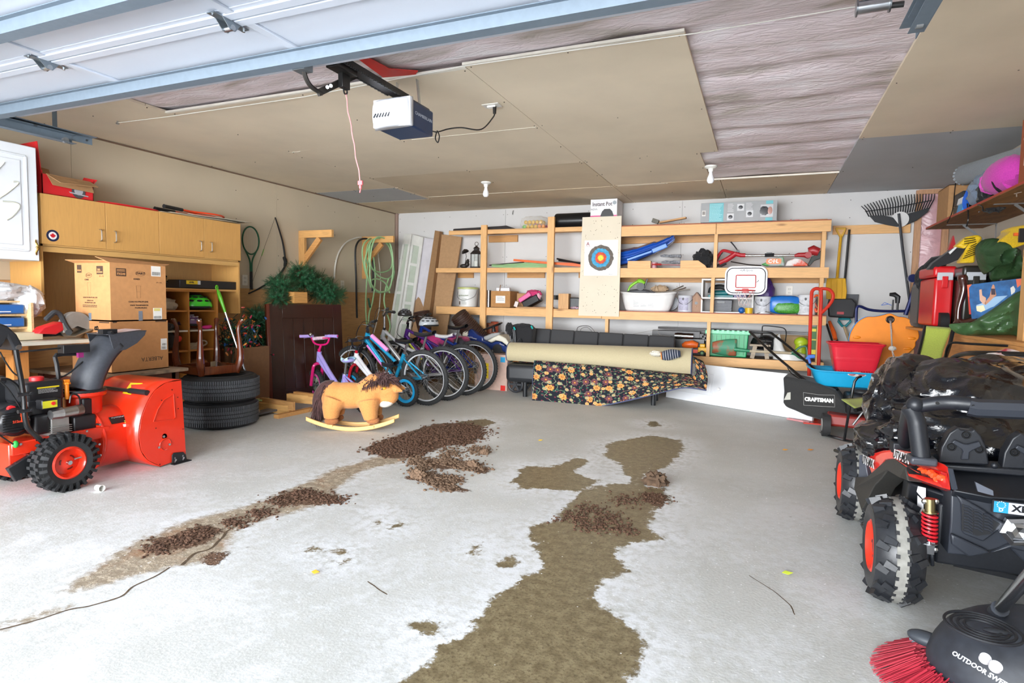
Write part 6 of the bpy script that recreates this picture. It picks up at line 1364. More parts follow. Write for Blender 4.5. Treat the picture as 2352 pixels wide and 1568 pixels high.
s=MB();s.beam(V(-1.5,7.6,Ztr+.01),V(-.85,7.55,Ztr+.01),.08,.016);solo(s,'black_strip','dark strip lying flat on the top shelf','strip',plas('#26221f'))
x0,x1,z=sp(1611,1786,463,7.45);h=z-Ztr-.02;t=thing('grey_stroller_box','long grey product box with teal text panels on the top shelf','box',((x0+x1)/2,7.6,Ztr));s=MB();s.mm((x0,7.45,Ztr+.018),(x1,7.75,Ztr+.018+h));P(s,'carton',mat('#9ea0a2',.5),bev=.002);s=MB();s.mm((x0+.03,7.47,Ztr),(x1-.03,7.73,Ztr+.017));P(s,'base_tray',plas('#2f3236'))
F=FRONT(((x0+x1)/2,7.449,Ztr+.018+h/2));W_=x1-x0
label_rect(W_*.19,h*.96,F @ Matrix.Translation((-W_*.29,0,0)),plas('#63b4bd'),name='teal_panel');fines(F @ Matrix.Translation((0,0,.001)),-W_*.38,-W_*.21,-h*.44,h*.44,12,plas('#a8dbe0'));label_rect(W_*.09,h*.16,F @ Matrix.Translation((W_*.40,h*.42,0)),plas('#63b4bd'),name='teal_panel');label_rect(W_*.09,h*.16,F @ Matrix.Translation((W_*.40,-h*.42,0)),plas('#63b4bd'),name='teal_panel')
for (u,v) in ((-.10,-.25),(.03,.22),(.15,-.12)): label_rect(W_*.09,h*.34,F @ Matrix.Translation((W_*u,h*v,0)),plas('#cfd1d3'),name='picture_panel');s=MB();s.ell(F @ V(W_*u,h*v,.002),(.025,.002,.022),10);P(s,'picture',plas('#3a3c40'))
label_rect(W_*.16,h*.62,F @ Matrix.Translation((W_*.37,0,.0)),plas('#c3c5c8'),name='picture_panel');s=MB();s.ell(F @ V(W_*.34,.0,.003),(.05,.002,.05),12,amp=.3);P(s,'stroller_picture',plas('#2b2c30'));s=MB();s.ell(F @ V(W_*.41,.0,.004),(.025,.002,.045),12);P(s,'figure_picture',plas('#b98a7e'))
label_rect(W_*.05,h*.28,F @ Matrix.Translation((-W_*.46,-h*.02,0)),PAP);bars(F @ Matrix.Translation((0,0,.0008)),-W_*.48,-W_*.44,-h*.1,h*.08,INK,8,3);fines(F @ Matrix.Translation((0,0,.0005)),-W_*.14,-W_*.06,0,h*.44,6,plas('#d9dadb'));fines(F @ Matrix.Translation((0,0,.0005)),.10*W_,.19*W_,.06*h,h*.44,6,plas('#d9dadb'))
s=MB();s.tube(spline([V(.0,7.5,Ztr+.008),V(.12,7.46,Ztr+.016),V(.2,7.5,Ztr+.012),V(.3,7.46,Ztr+.02)],5),.004,6);s.box((.16,7.55,Ztr+.012),(.09,.05,.02));solo(s,'cable_scrap','scrap cable and bracket on the top shelf right of grey box','cable',plas('#8c8880'))
s=MB();s.box((.30,7.5,Ztr+.012),(.10,.06,.022));solo(s,'pink_box','small pink-red box at the right end of the top shelf','box',plas('#c2655c'))
# hook on wall
s=MB();h_=at(1180,487,Y=YB-.012);s.tube([h_+V(0,-.0,.02),h_+V(0,-.02,.018),h_+V(-.005,-.03,-.02),h_+V(-.008,-.02,-.035)],.004,6);solo(s,'screw_hook','small dark hook screwed high into the back wall','hook',plas('#33302c'))
# ---- middle shelf
LT=plas('#2a2523',.5)
c=V(at(1094,600,Y=7.5).x,7.5,ZmL);t=thing('candle_lantern','dark metal candle lantern with ring and glass panes on middle shelf','lantern',c)
s=MB();s.box(c+V(0,0,.012),(.13,.13,.024));P(s,'base',LT,bev=.004)
for sx in (-1,1):
    for sy in (-1,1): s=MB();s.beam(c+V(sx*.055,sy*.055,.02),c+V(sx*.055,sy*.055,.20),.010,.010,up=(1,0,0));P(s,'corner_post',LT)
for k in range(4): a=k*pi/2;s=MB();s.box(c+V(.052*cos(a),.052*sin(a),.11),(.003 if k % 2 == 0 else .10,.10 if k % 2 == 0 else .003,.17));P(s,'glass_pane',mat('#dfe6e2',.05,alpha=.25))
s=MB();s.lathe([(.095,.20),(.05,.245),(.04,.25),(.04,.275),(.052,.275),(.012,.31),(0,.315)],Matrix.Translation(c) @ rotm(0,0,45),4);P(s,'roof',LT,flat=True);s=MB();s.torus(c+V(0,0,.34),(0,1,0),.026,.004,20,6);P(s,'ring',LT)
s=MB();s.cyl(c+V(0,0,.024),c+V(0,0,.10),.026,n=16);solo(s,'white_candle','white pillar candle inside the dark lantern','candle',plas('#efebe0'))
c=V(at(1070,600,Y=7.45).x,7.45,ZmL);t=thing('frog_ornament','small black frog garden figure holding an umbrella on middle shelf','figure',c)
s=MB();s.ell(c+V(-.03,0,.03),(.06,.05,.032),14);s.ell(c+V(.02,0,.055),(.035,.035,.035),12);s.ell(c+V(.028,0,.095),(.026,.028,.024),12);s.ell(c+V(.035,-.02,.12),.009,8);s.ell(c+V(.035,.02,.12),.009,8);P(s,'frog',LT)
s=MB();s.tube([c+V(-.01,-.01,.06),c+V(.012,-.01,.16),c+V(.0,-.01,.235)],.004,6);u_=P(s,'umbrella_stem',LT);s=MB();s.lathe([(.055,-.015),(.04,.012),(0,.035)],TM(c+V(-.01,-.01,.235),0,-25,0),10);P(s,'umbrella',LT,u_)
HGm=plas('#9cc690',.45);s=MB();rnd=random.Random(3)
for k in range(4): s.tube(spline([at(1130,611-k,Y=7.42+.05*k),at(1180,614-2.4*k,Y=7.40+.06*k),at(1225,613-3*k,Y=7.42+.05*k),at(1262,612-2*k,Y=7.5+.04*k)],6),.012,8)
solo(s,'coiled_hose','pale green hose lengths lying on the middle shelf between the posts','hose',HGm)
ORG=plas('#e0672c',.45)
s=MB();s.beam(at(1180,597,Y=7.46),at(1335,611,Y=7.42)+V(0,0,.005),.02,.028);solo(s,'orange_stake','long orange plastic stake lying aslant over green hose','stake',ORG)
s=MB();s.beam(at(1262,604,Y=7.52),at(1337,607,Y=7.5),.02,.03);solo(s,'orange_stake','shorter orange stake behind, right of second post','stake',plas('#d9602a',.45))
s=MB();s.tube([at(1279,594,Y=7.5),at(1339,606,Y=7.47)],.011,8);s.tube([at(1283,598,Y=7.54),at(1339,604,Y=7.52)],.011,8);solo(s,'black_tube_pair','two black tubes lying right of second post on the middle shelf','tubes',plas('#1d1d20'))
s=MB();s.tube([at(1124,609,Y=7.55),at(1204,602,Y=7.6)],.008,8);solo(s,'black_rod','thin black rod behind the green hose','rod',plas('#222'+'222'))
BLU=plas('#1d55b5',.2,coat=.5)
t=thing('blue_toboggan','glossy blue plastic toboggan jammed slanting onto the middle shelf','toboggan',at(1490,570,Y=7.5))
ax_=[at(1418,592,Y=7.5),at(1450,586,Y=7.5),at(1490,572,Y=7.5),at(1520,560,Y=7.5),at(1542,549,Y=7.5),at(1549,541,Y=7.5)];ax_=spline(ax_,5);n=len(ax_)-1
def tob(u,v):
    i=round(u*n);p=ax_[i];up_=V(-.25,0,1).normalized();w_=[.115,.10,.075,.06][min(3,int(u*4))]*(1-.25*u);f=(v-.5)*2
    prof=.03*(abs(f) > .8)-.0;return p+up_*(w_*f*.9)+V(0,-.045*(1-abs(f)**3)+.06*(abs(f)**4)+.02*sin(f*9),0)
s=MB();s.grid(tob,n,18);P(s,'hull',BLU,solid=.006)
s=MB();a,b,c=at(1440,597,Y=7.42),at(1498,577,Y=7.42),at(1532,563,Y=7.42);s.beam(a,b,.03,.03);s.beam(b,c,.04,.055);P(s,'runner_rib',plas('#4a82dc',.25),bev=.008)
x0,x1,z=sp(1442,1495,597,7.38);s=MB();s.mm((x0,7.375,Zm),(x1,7.46,Zm+.088));solo(s,'pine_block','pine block at the shelf edge in front of the blue toboggan','block',PB,bev=.002)
x0,x1,z=sp(1563,1624,597,7.38);s=MB();s.slab([(x0,7.375,Zm),(x1,7.375,Zm),(x1-.02,7.375,Zm+.03),(x1-.1,7.375,Zm+.088),(x0,7.375,Zm+.088)],(0,.05,0));solo(s,'pine_block','pine block with sloping end beside the black pouch','block',PB,bev=.002)
c=V(at(1503,603,Y=7.42).x,7.42,Zm);s=MB();s.cyl(c+V(0,0,.0),c+V(0,0,.035),.035,n=20);s.cyl(c+V(0,0,.036),c+V(0,0,.07),.04,n=20);solo(s,'tape_rolls','stack of pinkish tape rolls right of first pine block','tape',plas('#b07f86'))
s=MB();a,b=at(1498,609,Y=7.39),at(1570,609,Y=7.39);s.tube([a+V(0,0,.01),a.lerp(b,.3)+V(0,0,.01)],.012,8);s.tube([a.lerp(b,.3)+V(0,0,.008),b],.004,6);solo(s,'screwdriver','red-handled screwdriver lying at the shelf edge','screwdriver',plas('#a62b28'))
GL=mat('#8f9299',.9,kind='fabric',scale=40,var=.5)
for k,(xx,yy,lab) in enumerate(((1545,588,'grey garden glove, upper of the pair on the middle shelf'),(1548,602,'grey spotted garden glove underneath the other glove'))):
    c=at(xx,yy,Y=7.46);c.z=max(c.z,Zm+.02);t=thing('garden_glove',lab,'glove',c);s=MB();s.ell(c,(.06,.04,.02),16,amp=.2,seed=k);
    for j in range(4): s.tube([c+V(-.04,-.03+.02*j,0),c+V(-.10,-.04+.024*j,.012*(j % 2)),c+V(-.14,-.05+.03*j,-.0)],[.014,.012,.008],8)
    s.tube([c+V(.04,0,0),c+V(.10,0,-.002)],[.03,.038],10,flat=.6);P(s,'glove',GL)
c=V(at(1615,590,Y=7.46).x,7.46,Zm+.10);s=MB();s.ell(c,(.10,.07,.11),34,amp=.45,fr=1.8,seed=12,ridge=True);solo(s,'black_tool_pouch','crumpled black fabric pouch left of the string trimmer','pouch',fab('#18181b'))
# string trimmer
TR_=mat('#b3202c',.35,coat=.2);YT=7.43;q=lambda x,y: at(1600+x/7.127,520+y/7.127,Y=YT)
t=thing('string_trimmer','red and black string trimmer lying along the middle shelf','trimmer',V(.0,YT,Zm))
s=MB();s.tube(spline([q(310,610),q(345,500),q(410,410),q(460,395),q(560,420),q(640,440)],5),.017,8);s.tube(spline([q(370,600),q(460,560),q(560,500),q(640,440)],5),.030,10);s.tube([q(640,445),q(720,470),q(800,470)],[.03,.024,.023],12);P(s,'rear_handle',TR_)
s=MB();s.tube([q(330,640),q(400,630),q(480,590)],[.012,.024,.024],8);s.tube(spline([q(330,560),q(380,470),q(420,420)],4),.012,8);P(s,'battery_grip',plas('#3a3033'))
s=MB();s.tube([q(680,405),q(620,320),q(560,250)],[.013,.015,.016],10,flat=.5);s.cyl(q(680,405)+V(0,-.03,0),q(680,405)+V(0,.03,0),.016,n=12);P(s,'guide_handle',plas('#34363b',.4))
s=MB();s.tube([q(790,475),q(1620,475)],.012,12);P(s,'shaft',metal('#d5d8db',.2));s=MB();s.tube([q(1115,470),q(1270,465)],.021,8);s.box(q(1190,440),(.06,.02,.02));P(s,'coupling',plas('#222326'))
s=MB();s.tube([q(1600,480),q(1660,465),q(1760,465),q(1830,470)],[.014,.024,.027,.040],12);s.tube([q(1830,400),q(1900,385),q(2000,420)],[.036,.055,.045],12);s.cyl(q(1825,470)+V(0,-.045,0),q(1825,470)+V(0,.045,0),.034,n=20);P(s,'motor_head',mat('#a3242a',.4))
s=MB();s.slab([q(2040,380),q(2055,480),q(2010,530),q(1930,560),q(1850,650),q(1820,630),q(1880,500),(q(1960,460))],(0,.07,0));P(s,'line_guard',plas('#232b26',.5),bev=.004)
s=MB();s.tube(spline([q(560,575),q(700,600),q(860,625),q(1060,640)],4),.012,6,flat=.6);solo(s,'black_strap','flat dark strap running under the string trimmer','strap',plas('#2c2a28'))
def packet(nm,lab,pts,m,d=.06,Y_=7.42):
    s=MB();n=len(pts);
    for (o,sh) in ((0,1),): s.slab([at(a,b,Y=Y_) for a,b in pts],(0,d,0))
    return solo(s,nm,lab,'packet',m,bev=.012,seg=3)
c_=packet('seed_packet','green and orange seed bag lettered CIL under trimmer shaft',[(1748,607),(1772,597),(1788,590),(1800,589),(1803,611),(1760,611)],mat('#3b8f3a',.4,col2='#9aa0a0',scale=6))
text('C·I·L',FRONT(at(1776,600,Y=7.415)),.055,plas('#f4f1ea'),c_,bold=.002,shear=.1);
build(MB().add([tuple(FRONT(at(1777,600,Y=7.417)) @ Vector((x,y,0))) for x,y in rrect(.16,.062,.02)],[tuple(range(20))]),'orange_panel',plas('#e0762c'),c_)
packet('fertilizer_packet','white and orange garden packet under trimmer head',[(1803,611),(1808,600),(1826,592),(1840,594),(1856,606),(1856,611)],mat('#d8d2cf',.4,col2='#d0502f',scale=9))
# ---- lower shelf, left part
c=V(at(1075,690,Y=7.55).x,7.55,ZlL);t=thing('joint_compound_pail','white plastic pail with yellow-green lid and wire handle on shelf','pail',c)
s=MB();s.lathe([(0,0),(.125,0),(.145,.26),(0,.26)],Matrix.Translation(c),36);P(s,'body',plas('#dfe0de',.35));s=MB();s.lathe([(.145,.245),(.153,.25),(.153,.27),(.12,.276),(0,.275)],Matrix.Translation(c),36);P(s,'lid',plas('#b9c07a',.4));s=MB();s.tube(spline([c+V(-.148,-.01,.235),c+V(-.13,-.08,.14),c+V(0,-.15,.09),c+V(.13,-.08,.14),c+V(.148,-.01,.235)],6),.0025,6);P(s,'wire_handle',metal('#77797c'))
text('ULTRALIGHT',axes(c+V(.0,-.14,.155),(1,0,0),(0,0,1),(0,-1,0)),.026,plas('#7e8a6a'),bold=.0006);fines(axes(c+V(0,-.139,.0),(1,0,0),(0,0,1),(0,-1,0)),-.03,.05,.03,.12,5,plas('#a9ada4'))
bars(axes(c+V(-.07,-.118,.03),(.87,-.5,0),(0,0,1),(-.5,-.87,0)),-.012,.012,0,.045,INK,7,4)
c=V(at(1122,690,Y=7.5).x,7.5,ZlL);s=MB();s.cyl(c,c+V(0,0,.235),.04,n=20);solo(s,'slim_metal_can','slim silver can behind first post beside the carton','can',metal('#b9bcc0'),bev=.003)
x0,x1,z=sp(1128,1172,664,7.42);t=carton('paper_carton','brown open carton stuffed with white papers on lower shelf',x0,x1,7.42,7.72,ZlL,ZlL+.225,card('#b0814f'),open_=True)
F=FRONT(((x0+x1)/2+.0,7.419,ZlL+.11));label_rect(.14,.10,F,PAP);fines(F @ Matrix.Translation((0,0,.001)),-.05,.06,-.02,.04,3,plas('#9aa0a6'))
s=MB();s.box((x0+.15,7.5,ZlL+.22),(.19,.04,.10),rotm(4,0,3));solo(s,'white_papers','white paper stack sticking out of the brown carton','papers',plas('#e9e9ee',.6));s=MB();s.beam((x0+.09,7.46,ZlL+.12),(x0+.12,7.47,ZlL+.31),.02,.012);solo(s,'brown_folder_edge','brown stick poking up from the paper carton','stick',wood('#7d5a38'))
x0,x1,z=sp(1186,1202,668,7.5);t=carton('small_carton','smaller brown carton wedged between paper carton and pink case',x0-.01,x1+.03,7.55,7.72,ZlL+.02,ZlL+.20,card('#b58a60'))
s=MB();s.mm((at(1186,700,Y=7.4).x,7.38,ZlL),(at(1255,700,Y=7.4).x,7.72,ZlL+.018));solo(s,'flattened_cardboard','flattened cardboard under the pink case','cardboard',card('#a9835e'))
s=MB();c=at(1185,700,Y=7.38);s.box((c.x,7.40,ZlL+.05),(.05,.05,.075),rotm(0,18,10));solo(s,'small_pale_box','tiny pale box tipped at shelf edge by the carton corner','box',plas('#b9a9a2'),bev=.003)
c=at(1218,688,Y=7.5);t=thing('pink_toy_case','open black and pink toy case tipped on the lower shelf','case',V(c.x,7.5,ZlL+.02));s=MB();s.box(V(c.x+.03,7.5,ZlL+.09),(.24,.16,.10),rotm(0,-28,0));P(s,'black_case',plas('#1b181b',.35),bev=.012);s=MB();s.box(V(c.x-.05,7.48,ZlL+.145),(.19,.15,.06),rotm(0,-32,0));P(s,'pink_lid',plas('#e36aa0',.4),bev=.012)
s=MB();s.ell(V(c.x+.05,7.5,ZlL+.20),(.10,.06,.04),22,amp=.5,fr=2,seed=4,ridge=True);solo(s,'pink_cloth','crumpled hot pink cloth on top of the toy case','cloth',fab('#c9356f'));s=MB();s.ell(V(c.x+.13,7.46,ZlL+.16),(.035,.03,.045),16,amp=.4,fr=2,seed=8);solo(s,'pale_pink_ribbon','pale pink ribbon bunch at the right of the toy case','ribbon',fab('#d9a3b2'))
x0,x1,z=sp(1283,1303,675,7.40);s=MB();s.mm((x0,7.395,ZlL),(x1+.02,7.5,ZlL+.20));solo(s,'pine_upright_block','upright pine block right of second post on lower shelf','block',wood('#c99a66',2),bev=.002)
x0,x1,z=sp(1309,1334,684,7.5);t=thing('black_phone_set','black cordless phone base beside the upright pine block','phone',V((x0+x1)/2,7.5,ZlL));s=MB();s.mm((x0,7.46,ZlL),(x1+.05,7.6,ZlL+.15));P(s,'base',plas('#1a1c1e'),bev=.01);s=MB()
for i in range(3):
    for j in range(3): s.box((x0+.045+.018*i,7.457,ZlL+.07+.018*j),(.011,.006,.011))
P(s,'keypad',plas('#3c4542'))
s=MB();s.box((at(1273,685,Y=7.6).x,7.62,ZlL+.15),(.12,.1,.06));solo(s,'black_box','small black box behind the second post','box',plas('#151515'))
s=MB();s.ell((at(1322,706,Y=7.42).x,7.42,ZlL+.02),(.07,.03,.018),14,amp=.4,seed=3);solo(s,'patterned_cloth','small pink and grey patterned cloth at foot of the phone','cloth',mat('#b5657e',.9,kind='fabric',col2='#b9bcc4',scale=60))
# ---- lower shelf, right part
c=V(at(1488,700,Y=7.55).x,7.55,Zl);t=thing('baby_bath_tub','white plastic baby bath on lower shelf beside the target board','tub',c)
s=MB();A_,B_=.34,.15
def tub(u,v):
    a=2*pi*u;sg=lambda x: math.copysign(abs(x)**.7,x);k=.78+.22*v**.7;z=.215*v+.02*v*cos(a)**2*1.0
    if v > .93: k += .045
    return c+V(A_*k*sg(cos(a)),B_*k*sg(sin(a)),z+.002)
s.grid(tub,44,16,cu=True);s.add([c+V(A_*.78*math.copysign(abs(cos(a))**.7,cos(a)),B_*.78*math.copysign(abs(sin(a))**.7,sin(a)),.002) for a in [2*pi*k/44 for k in range(44)]],[tuple(range(44))]);P(s,'tub',plas('#e6e5e3',.3),solid=.006)
s=MB();s.tube([tub(k/44,1)+V(0,0,.0) for k in range(44)],.008,6,closed=True);P(s,'rim',plas('#eceae8',.3))
F=FRONT(c+V(-.02,-.134,.09));
for k in range(3): fines(F @ Matrix.Translation((-.1+.09*k,0,0)),-.035,.035,-.04,.045,7,plas('#8f8f93'))
c=at(1465,662,Y=7.5);t=thing('green_toy_saw','lime green and black electric chain saw lying in the baby bath','saw',c)
s=MB();s.tube(px([(1443,671),(1446,660),(1458,650),(1470,645),(1480,652)],4,Y=7.5),[.012]*5+[.018]*6+[.03]*6,10);P(s,'body',plas('#86c832',.4));s=MB();s.cyl(at(1471,658,Y=7.46),at(1471,658,Y=7.54),.048,n=22);s.tube([at(1480,662,Y=7.5),at(1484,648,Y=7.5),at(1487,640,Y=7.5)],[.01,.012,.01],8,flat=.5);P(s,'motor_cover',plas('#222525',.4))
s=MB();s.ell(at(1468,670,Y=7.5),(.15,.04,.035),20);s.tube([at(1482,670,Y=7.48),at(1520,673,Y=7.48)],.012,8);solo(s,'grey_tool_body','dark grey tool body under the green chain saw','tool',plas('#4a4b50',.5))
s=MB();s.tube([at(1505,673,Y=7.46),at(1585,665,Y=7.46)],.010,8);solo(s,'white_pole','white metal pole jutting right over the bath rim','pole',metal('#dcdee0',.3))
for k,(a,b) in enumerate((((1545,667),(1570,656)),((1550,669),(1576,660)))):
    s=MB();s.tube([at(*a,Y=7.52),at(*b,Y=7.52)],.008,8);solo(s,'silver_pipe',('upper' if k == 0 else 'lower')+' of two short silver pipes above the white pole','pipe',metal('#b5afa6',.3))
s=MB();s.ell(at(1515,664,Y=7.6),(.10,.04,.05),20,amp=.4,fr=2,seed=2);s.tube(px([(1502,668),(1506,655),(1512,668)],4,Y=7.55),.006,6);solo(s,'straw_hat','small tan straw hat behind the chain saw','hat',fab('#b59a7c'))
s=MB();c=at(1540,695,Y=7.66);s.cyl(c,c+V(0,.02,0),.09,n=26);s.torus(c,(0,1,0),.09,.01,26,6);solo(s,'grey_round_lid','grey round lid standing behind right end of the bath','lid',plas('#8a8c92',.4))
def can(nm,lab,xp,Y_,r,h,col,zb=None,handle=True,lbl=None):
    c=V(at(xp,700,Y=Y_).x,Y_,Zl if zb is None else zb);t=thing(nm,lab,'can',c)
    s=MB();s.lathe([(0,0),(r,0),(r+.003,.004),(r,.008),(r,h-.008),(r+.003,h-.003),(r-.006,h),(r-.012,h-.006),(0,h-.006)],Matrix.Translation(c),30);P(s,'body',plas(col,.35));
    if lbl: s=MB();s.lathe([(r+.001,.02),(r+.001,h-.03)],Matrix.Translation(c),20,a0=radians(-150),a1=radians(-60));P(s,'paper_label',mat(lbl,.6,scale=40,var=.2))
    if handle: s=MB();s.tube(spline([c+V(-r,0,h*.8),c+V(-r*.7,-r*.95,h*.55),c+V(.2*r,-r*1.15,h*.45),c+V(r*.9,-r*.6,h*.7),c+V(r,0,h*.8)],5),.0022,6);P(s,'wire_handle',metal('#6d6f72'))
    s=MB();s.ell(c+V(-r*.2,-r*.99,h*.78),(.012,.003,.016),10);P(s,'logo_print',plas('#444447'))
    return t
can('paint_can','silver and lilac paint can between baby bath and birdhouse',1574,7.46,.085,.20,'#c9cbd2',lbl='#b3b0c4')
x0=at(1600,700,Y=7.5).x;t=thing('birdhouse','bare wooden birdhouse with round hole beside the paint can','birdhouse',V(x0,7.5,Zl));s=MB();s.slab([(x0-.055,7.45,Zl),(x0+.055,7.45,Zl),(x0+.055,7.45,Zl+.16),(x0,7.45,Zl+.23),(x0-.055,7.45,Zl+.16)],(0,.12,0));P(s,'body',wood('#9a7458',2));s=MB();s.beam((x0,7.51,Zl+.238),(x0-.075,7.51,Zl+.145),.15,.010,up=(0,0,1));s2=s;P(s,'roof_board',wood('#7c5c48',1));s=MB();s.beam((x0,7.51,Zl+.238),(x0+.075,7.51,Zl+.145),.15,.010);P(s,'roof_board',wood('#7c5c48',1));s=MB();s.cyl((x0,7.446,Zl+.11),(x0,7.452,Zl+.11),.018,n=14);P(s,'entry_hole',plas('#1e1310'));s=MB();s.tube([(x0,7.42,Zl+.07),(x0,7.455,Zl+.07)],.005,6);P(s,'perch',wood('#c9a27a'))
x0,x1,z=sp(1612,1733,640,7.45);WF=plas('#e3e2df',.4);t=thing('white_cube_shelf','small white open shelf unit standing behind the basketball hoop','shelf unit',V((x0+x1)/2,7.55,Zl));h=z-Zl
for (a,b) in (((x0,Zl),(x0+.018,Zl+h)),((x1-.018,Zl),(x1,Zl+h)),((x0+.018,Zl+h-.018),(x1-.018,Zl+h)),((x0+.018,Zl),(x1-.018,Zl+.014)),((x0+.018,Zl+h*.41),(x1-.018,Zl+h*.41+.018))):
    s=MB();s.mm((a[0],7.45,a[1]),(b[0],7.75,b[1]));P(s,'panel',WF,bev=.001)
wx0,wx1,wz=x0,x1,Zl+h*.41+.018
c=V(at(1655,680,Y=7.55).x,7.55,wz);TEAL=plas('#1a6f72',.4);t=thing('teal_jigsaw','teal and black electric sander on upper tier of the white shelf unit','power tool',c);s=MB();s.mm(tuple(c+V(-.14,-.05,.0)),tuple(c+V(.16,.05,.03)));s.tube([c+V(-.08,0,.05),c+V(.08,0,.055)],[.035,.03],12);P(s,'body',TEAL,bev=.006);s=MB();s.tube(spline([c+V(-.12,0,.05),c+V(-.10,0,.11),c+V(.0,0,.13),c+V(.07,0,.10)],4),.028,10);P(s,'handle',plas('#171a1c',.5))
s=MB();s.mm((at(1683,680,Y=7.5).x,7.5,wz),(at(1715,680,Y=7.5).x,7.6,wz+.10));solo(s,'purple_book','dark purple box on upper tier of the white shelf unit','box',plas('#4b3a75'),bev=.003)
xa,xb,z=sp(1637,1684,694,7.47);t=thing('grey_basket','grey woven plastic basket in the lower tier of the white shelf unit','basket',V((xa+xb)/2,7.55,Zl+.014));s=MB();s.box(((xa+xb)/2,7.56,Zl+.014+.07),(xb-xa-.03,.18,.14),taper=1.08);P(s,'body',plas('#4f5156',.5),bev=.008);s=MB()
for i in range(14):
    for j in range(7): s.box((xa+.02+(xb-xa-.04)*i/13,7.463-.002*j/7,Zl+.03+.018*j),(.013,.010,.009),rotm(0,35 if j % 2 else -35,0))
P(s,'weave',plas('#7b7d83',.5),kind='stuff');s=MB();s.box(((xa+xb)/2-.02,7.457,Zl+.125),(.085,.006,.02));P(s,'handle_slot',plas('#1e1f22'))
# basketball hoop
c=at(1713,644,Y=SY-.03);F=FRONT((c.x,SY-.03,c.z));t=thing('basketball_hoop','mini white basketball backboard with red rim and net clipped to the beam','basketball hoop',V(c.x,SY-.03,c.z-.18))
bw2=(at(1763,644,Y=SY-.03).x-at(1665,644,Y=SY-.03).x);bh2=at(1713,612,Y=SY-.03).z-at(1713,678,Y=SY-.03).z
s=MB();s.prism(rrect(bw2,bh2,.085,8),.02,F,z0=-.02);bb=P(s,'backboard',plas('#e9eaed',.2,coat=.4),bev=.004)
def ringrr(w_,h_,r,rad,z): return [F @ V(x,y,z) for x,y in rrect(w_,h_,r,8)]
s=MB();s.tube(ringrr(bw2-.045,bh2-.045,.07,0,.001),.0055,5,closed=True);P(s,'black_border',plas('#2b2c33'),bb)
s=MB();s.tube([F @ V(x,y,.001) for x,y in rrect(.21,.14,.012,c=(0,-.01))],.006,5,closed=True);P(s,'red_square',plas('#c4413f'),bb)
text('Huffy Sports',F @ Matrix.Translation((0,.115,.001)),.034,plas('#3a3b42'),bb,bold=.001,shear=.3,sx=.8)
s=MB();s.slab([F @ V(.11,-.02,.001),F @ V(.14,.012,.001),F @ V(.138,-.004,.001),F @ V(.118,-.022,.001)],(0,-.001,0));P(s,'black_scuff',plas('#222'+'222'),bb)
rc=F @ V(.0,-.115,.115);s=MB();s.torus(rc,(0,0,1),.105,.006,40,8);s.box(F @ V(0,-.115,.008),(.07,.02,.05));s.box(F @ V(0,-.12,.012),(.05,.03,.03));P(s,'rim',plas('#d23b3a',.35),bev=.0)
s=MB();rings=[(.105,0),(.09,-.055),(.072,-.10),(.062,-.14),(.058,-.175)];n=10
for j in range(4):
    for i in range(n):
        for sg in (.5,-.5):
            a=2*pi*(i+(.5 if j % 2 else 0))/n;b=a+sg*2*pi/n;r0,z0_=rings[j];r1,z1_=rings[j+1];s.tube([rc+V(r0*cos(a),r0*sin(a),z0_),rc+V(r1*cos(b),r1*sin(b),z1_)],.0022,4)
P(s,'net',mat('#d8d0cc',.8,col2='#c07a78',scale=12))
s=MB();s.ell(V(at(1703,714,Y=7.42).x,7.42,Zl+.036),.036,18);solo(s,'blue_ball','small blue ball on the lower shelf beneath the net','ball',plas('#1f62b0',.35))
xa=at(1720,714,Y=7.42).x;s=MB();s.cyl((xa,7.42,Zl),(xa,7.42,Zl+.065),.04,.044,n=22);solo(s,'yellow_cup','yellow round tub right of the blue ball','tub',plas('#dcaf22',.4))
s=MB();c=V(at(1758,680,Y=7.68).x,7.68,Zl+.21);s.ell(c,(.09,.07,.21),26,amp=.25,fr=2,seed=9,ridge=True);solo(s,'purple_bag','tall purple plastic sack behind the backboard right edge','sack',mat('#55398a',.35,kind='film'))
can('primer_can','white paint can right of the white shelf unit',1752,7.48,.088,.20,'#d4d5d8',lbl='#c4c6cc')
c=V(at(1803,700,Y=7.5).x,7.5,Zl+.105);t=thing('grass_seed_bag','blue and green grass seed bag slumped on the lower shelf','bag',V(c.x,7.5,Zl));s=MB();s.ell(c+V(0,0,.0),(.185,.08,.105),34,amp=.08,fr=3,seed=3,sq=.6,ridge=True);P(s,'bag',mat('#1f6fc4',.3,kind='plain'));s=MB();s.ell(c+V(.02,-.018,-.03),(.155,.074,.07),28,amp=.06,fr=3,seed=5,sq=.6);P(s,'grass_print',mat('#4c9c3a',.4,scale=90,var=.5));
can('white_pail','white paint pail right of the grass seed bag',1853,7.48,.094,.225,'#d9dadc',lbl='#cfd0d4')
t=thing('caulking_gun','orange caulking gun hanging at the right shelf end','caulking gun',at(1875,700,Y=7.4));s=MB();s.tube(px([(1866,684),(1876,678),(1884,684),(1884,700),(1876,716),(1872,708)],4,Y=7.42),.012,8);P(s,'frame',plas('#d9531f',.4));s=MB();s.tube([at(1868,688,Y=7.44),at(1880,712,Y=7.44)],.008,6);P(s,'trigger',plas('#b3401a',.4))
outlet('power_outlet','white wall outlet on the back wall above grass seed bag',FRONT(at(1813,668,Y=YB-.0125)))
s=MB();s.tube(px([(1738,720),(1760,716),(1790,722),(1830,721)],5,Y=7.4),.006,6);s.tube(px([(1745,721),(1752,712),(1765,718)],4,Y=7.4),.003,5);solo(s,'wire_brush_tangle','tangle of grey wire and small tools at shelf edge','wire',plas('#77706a'))
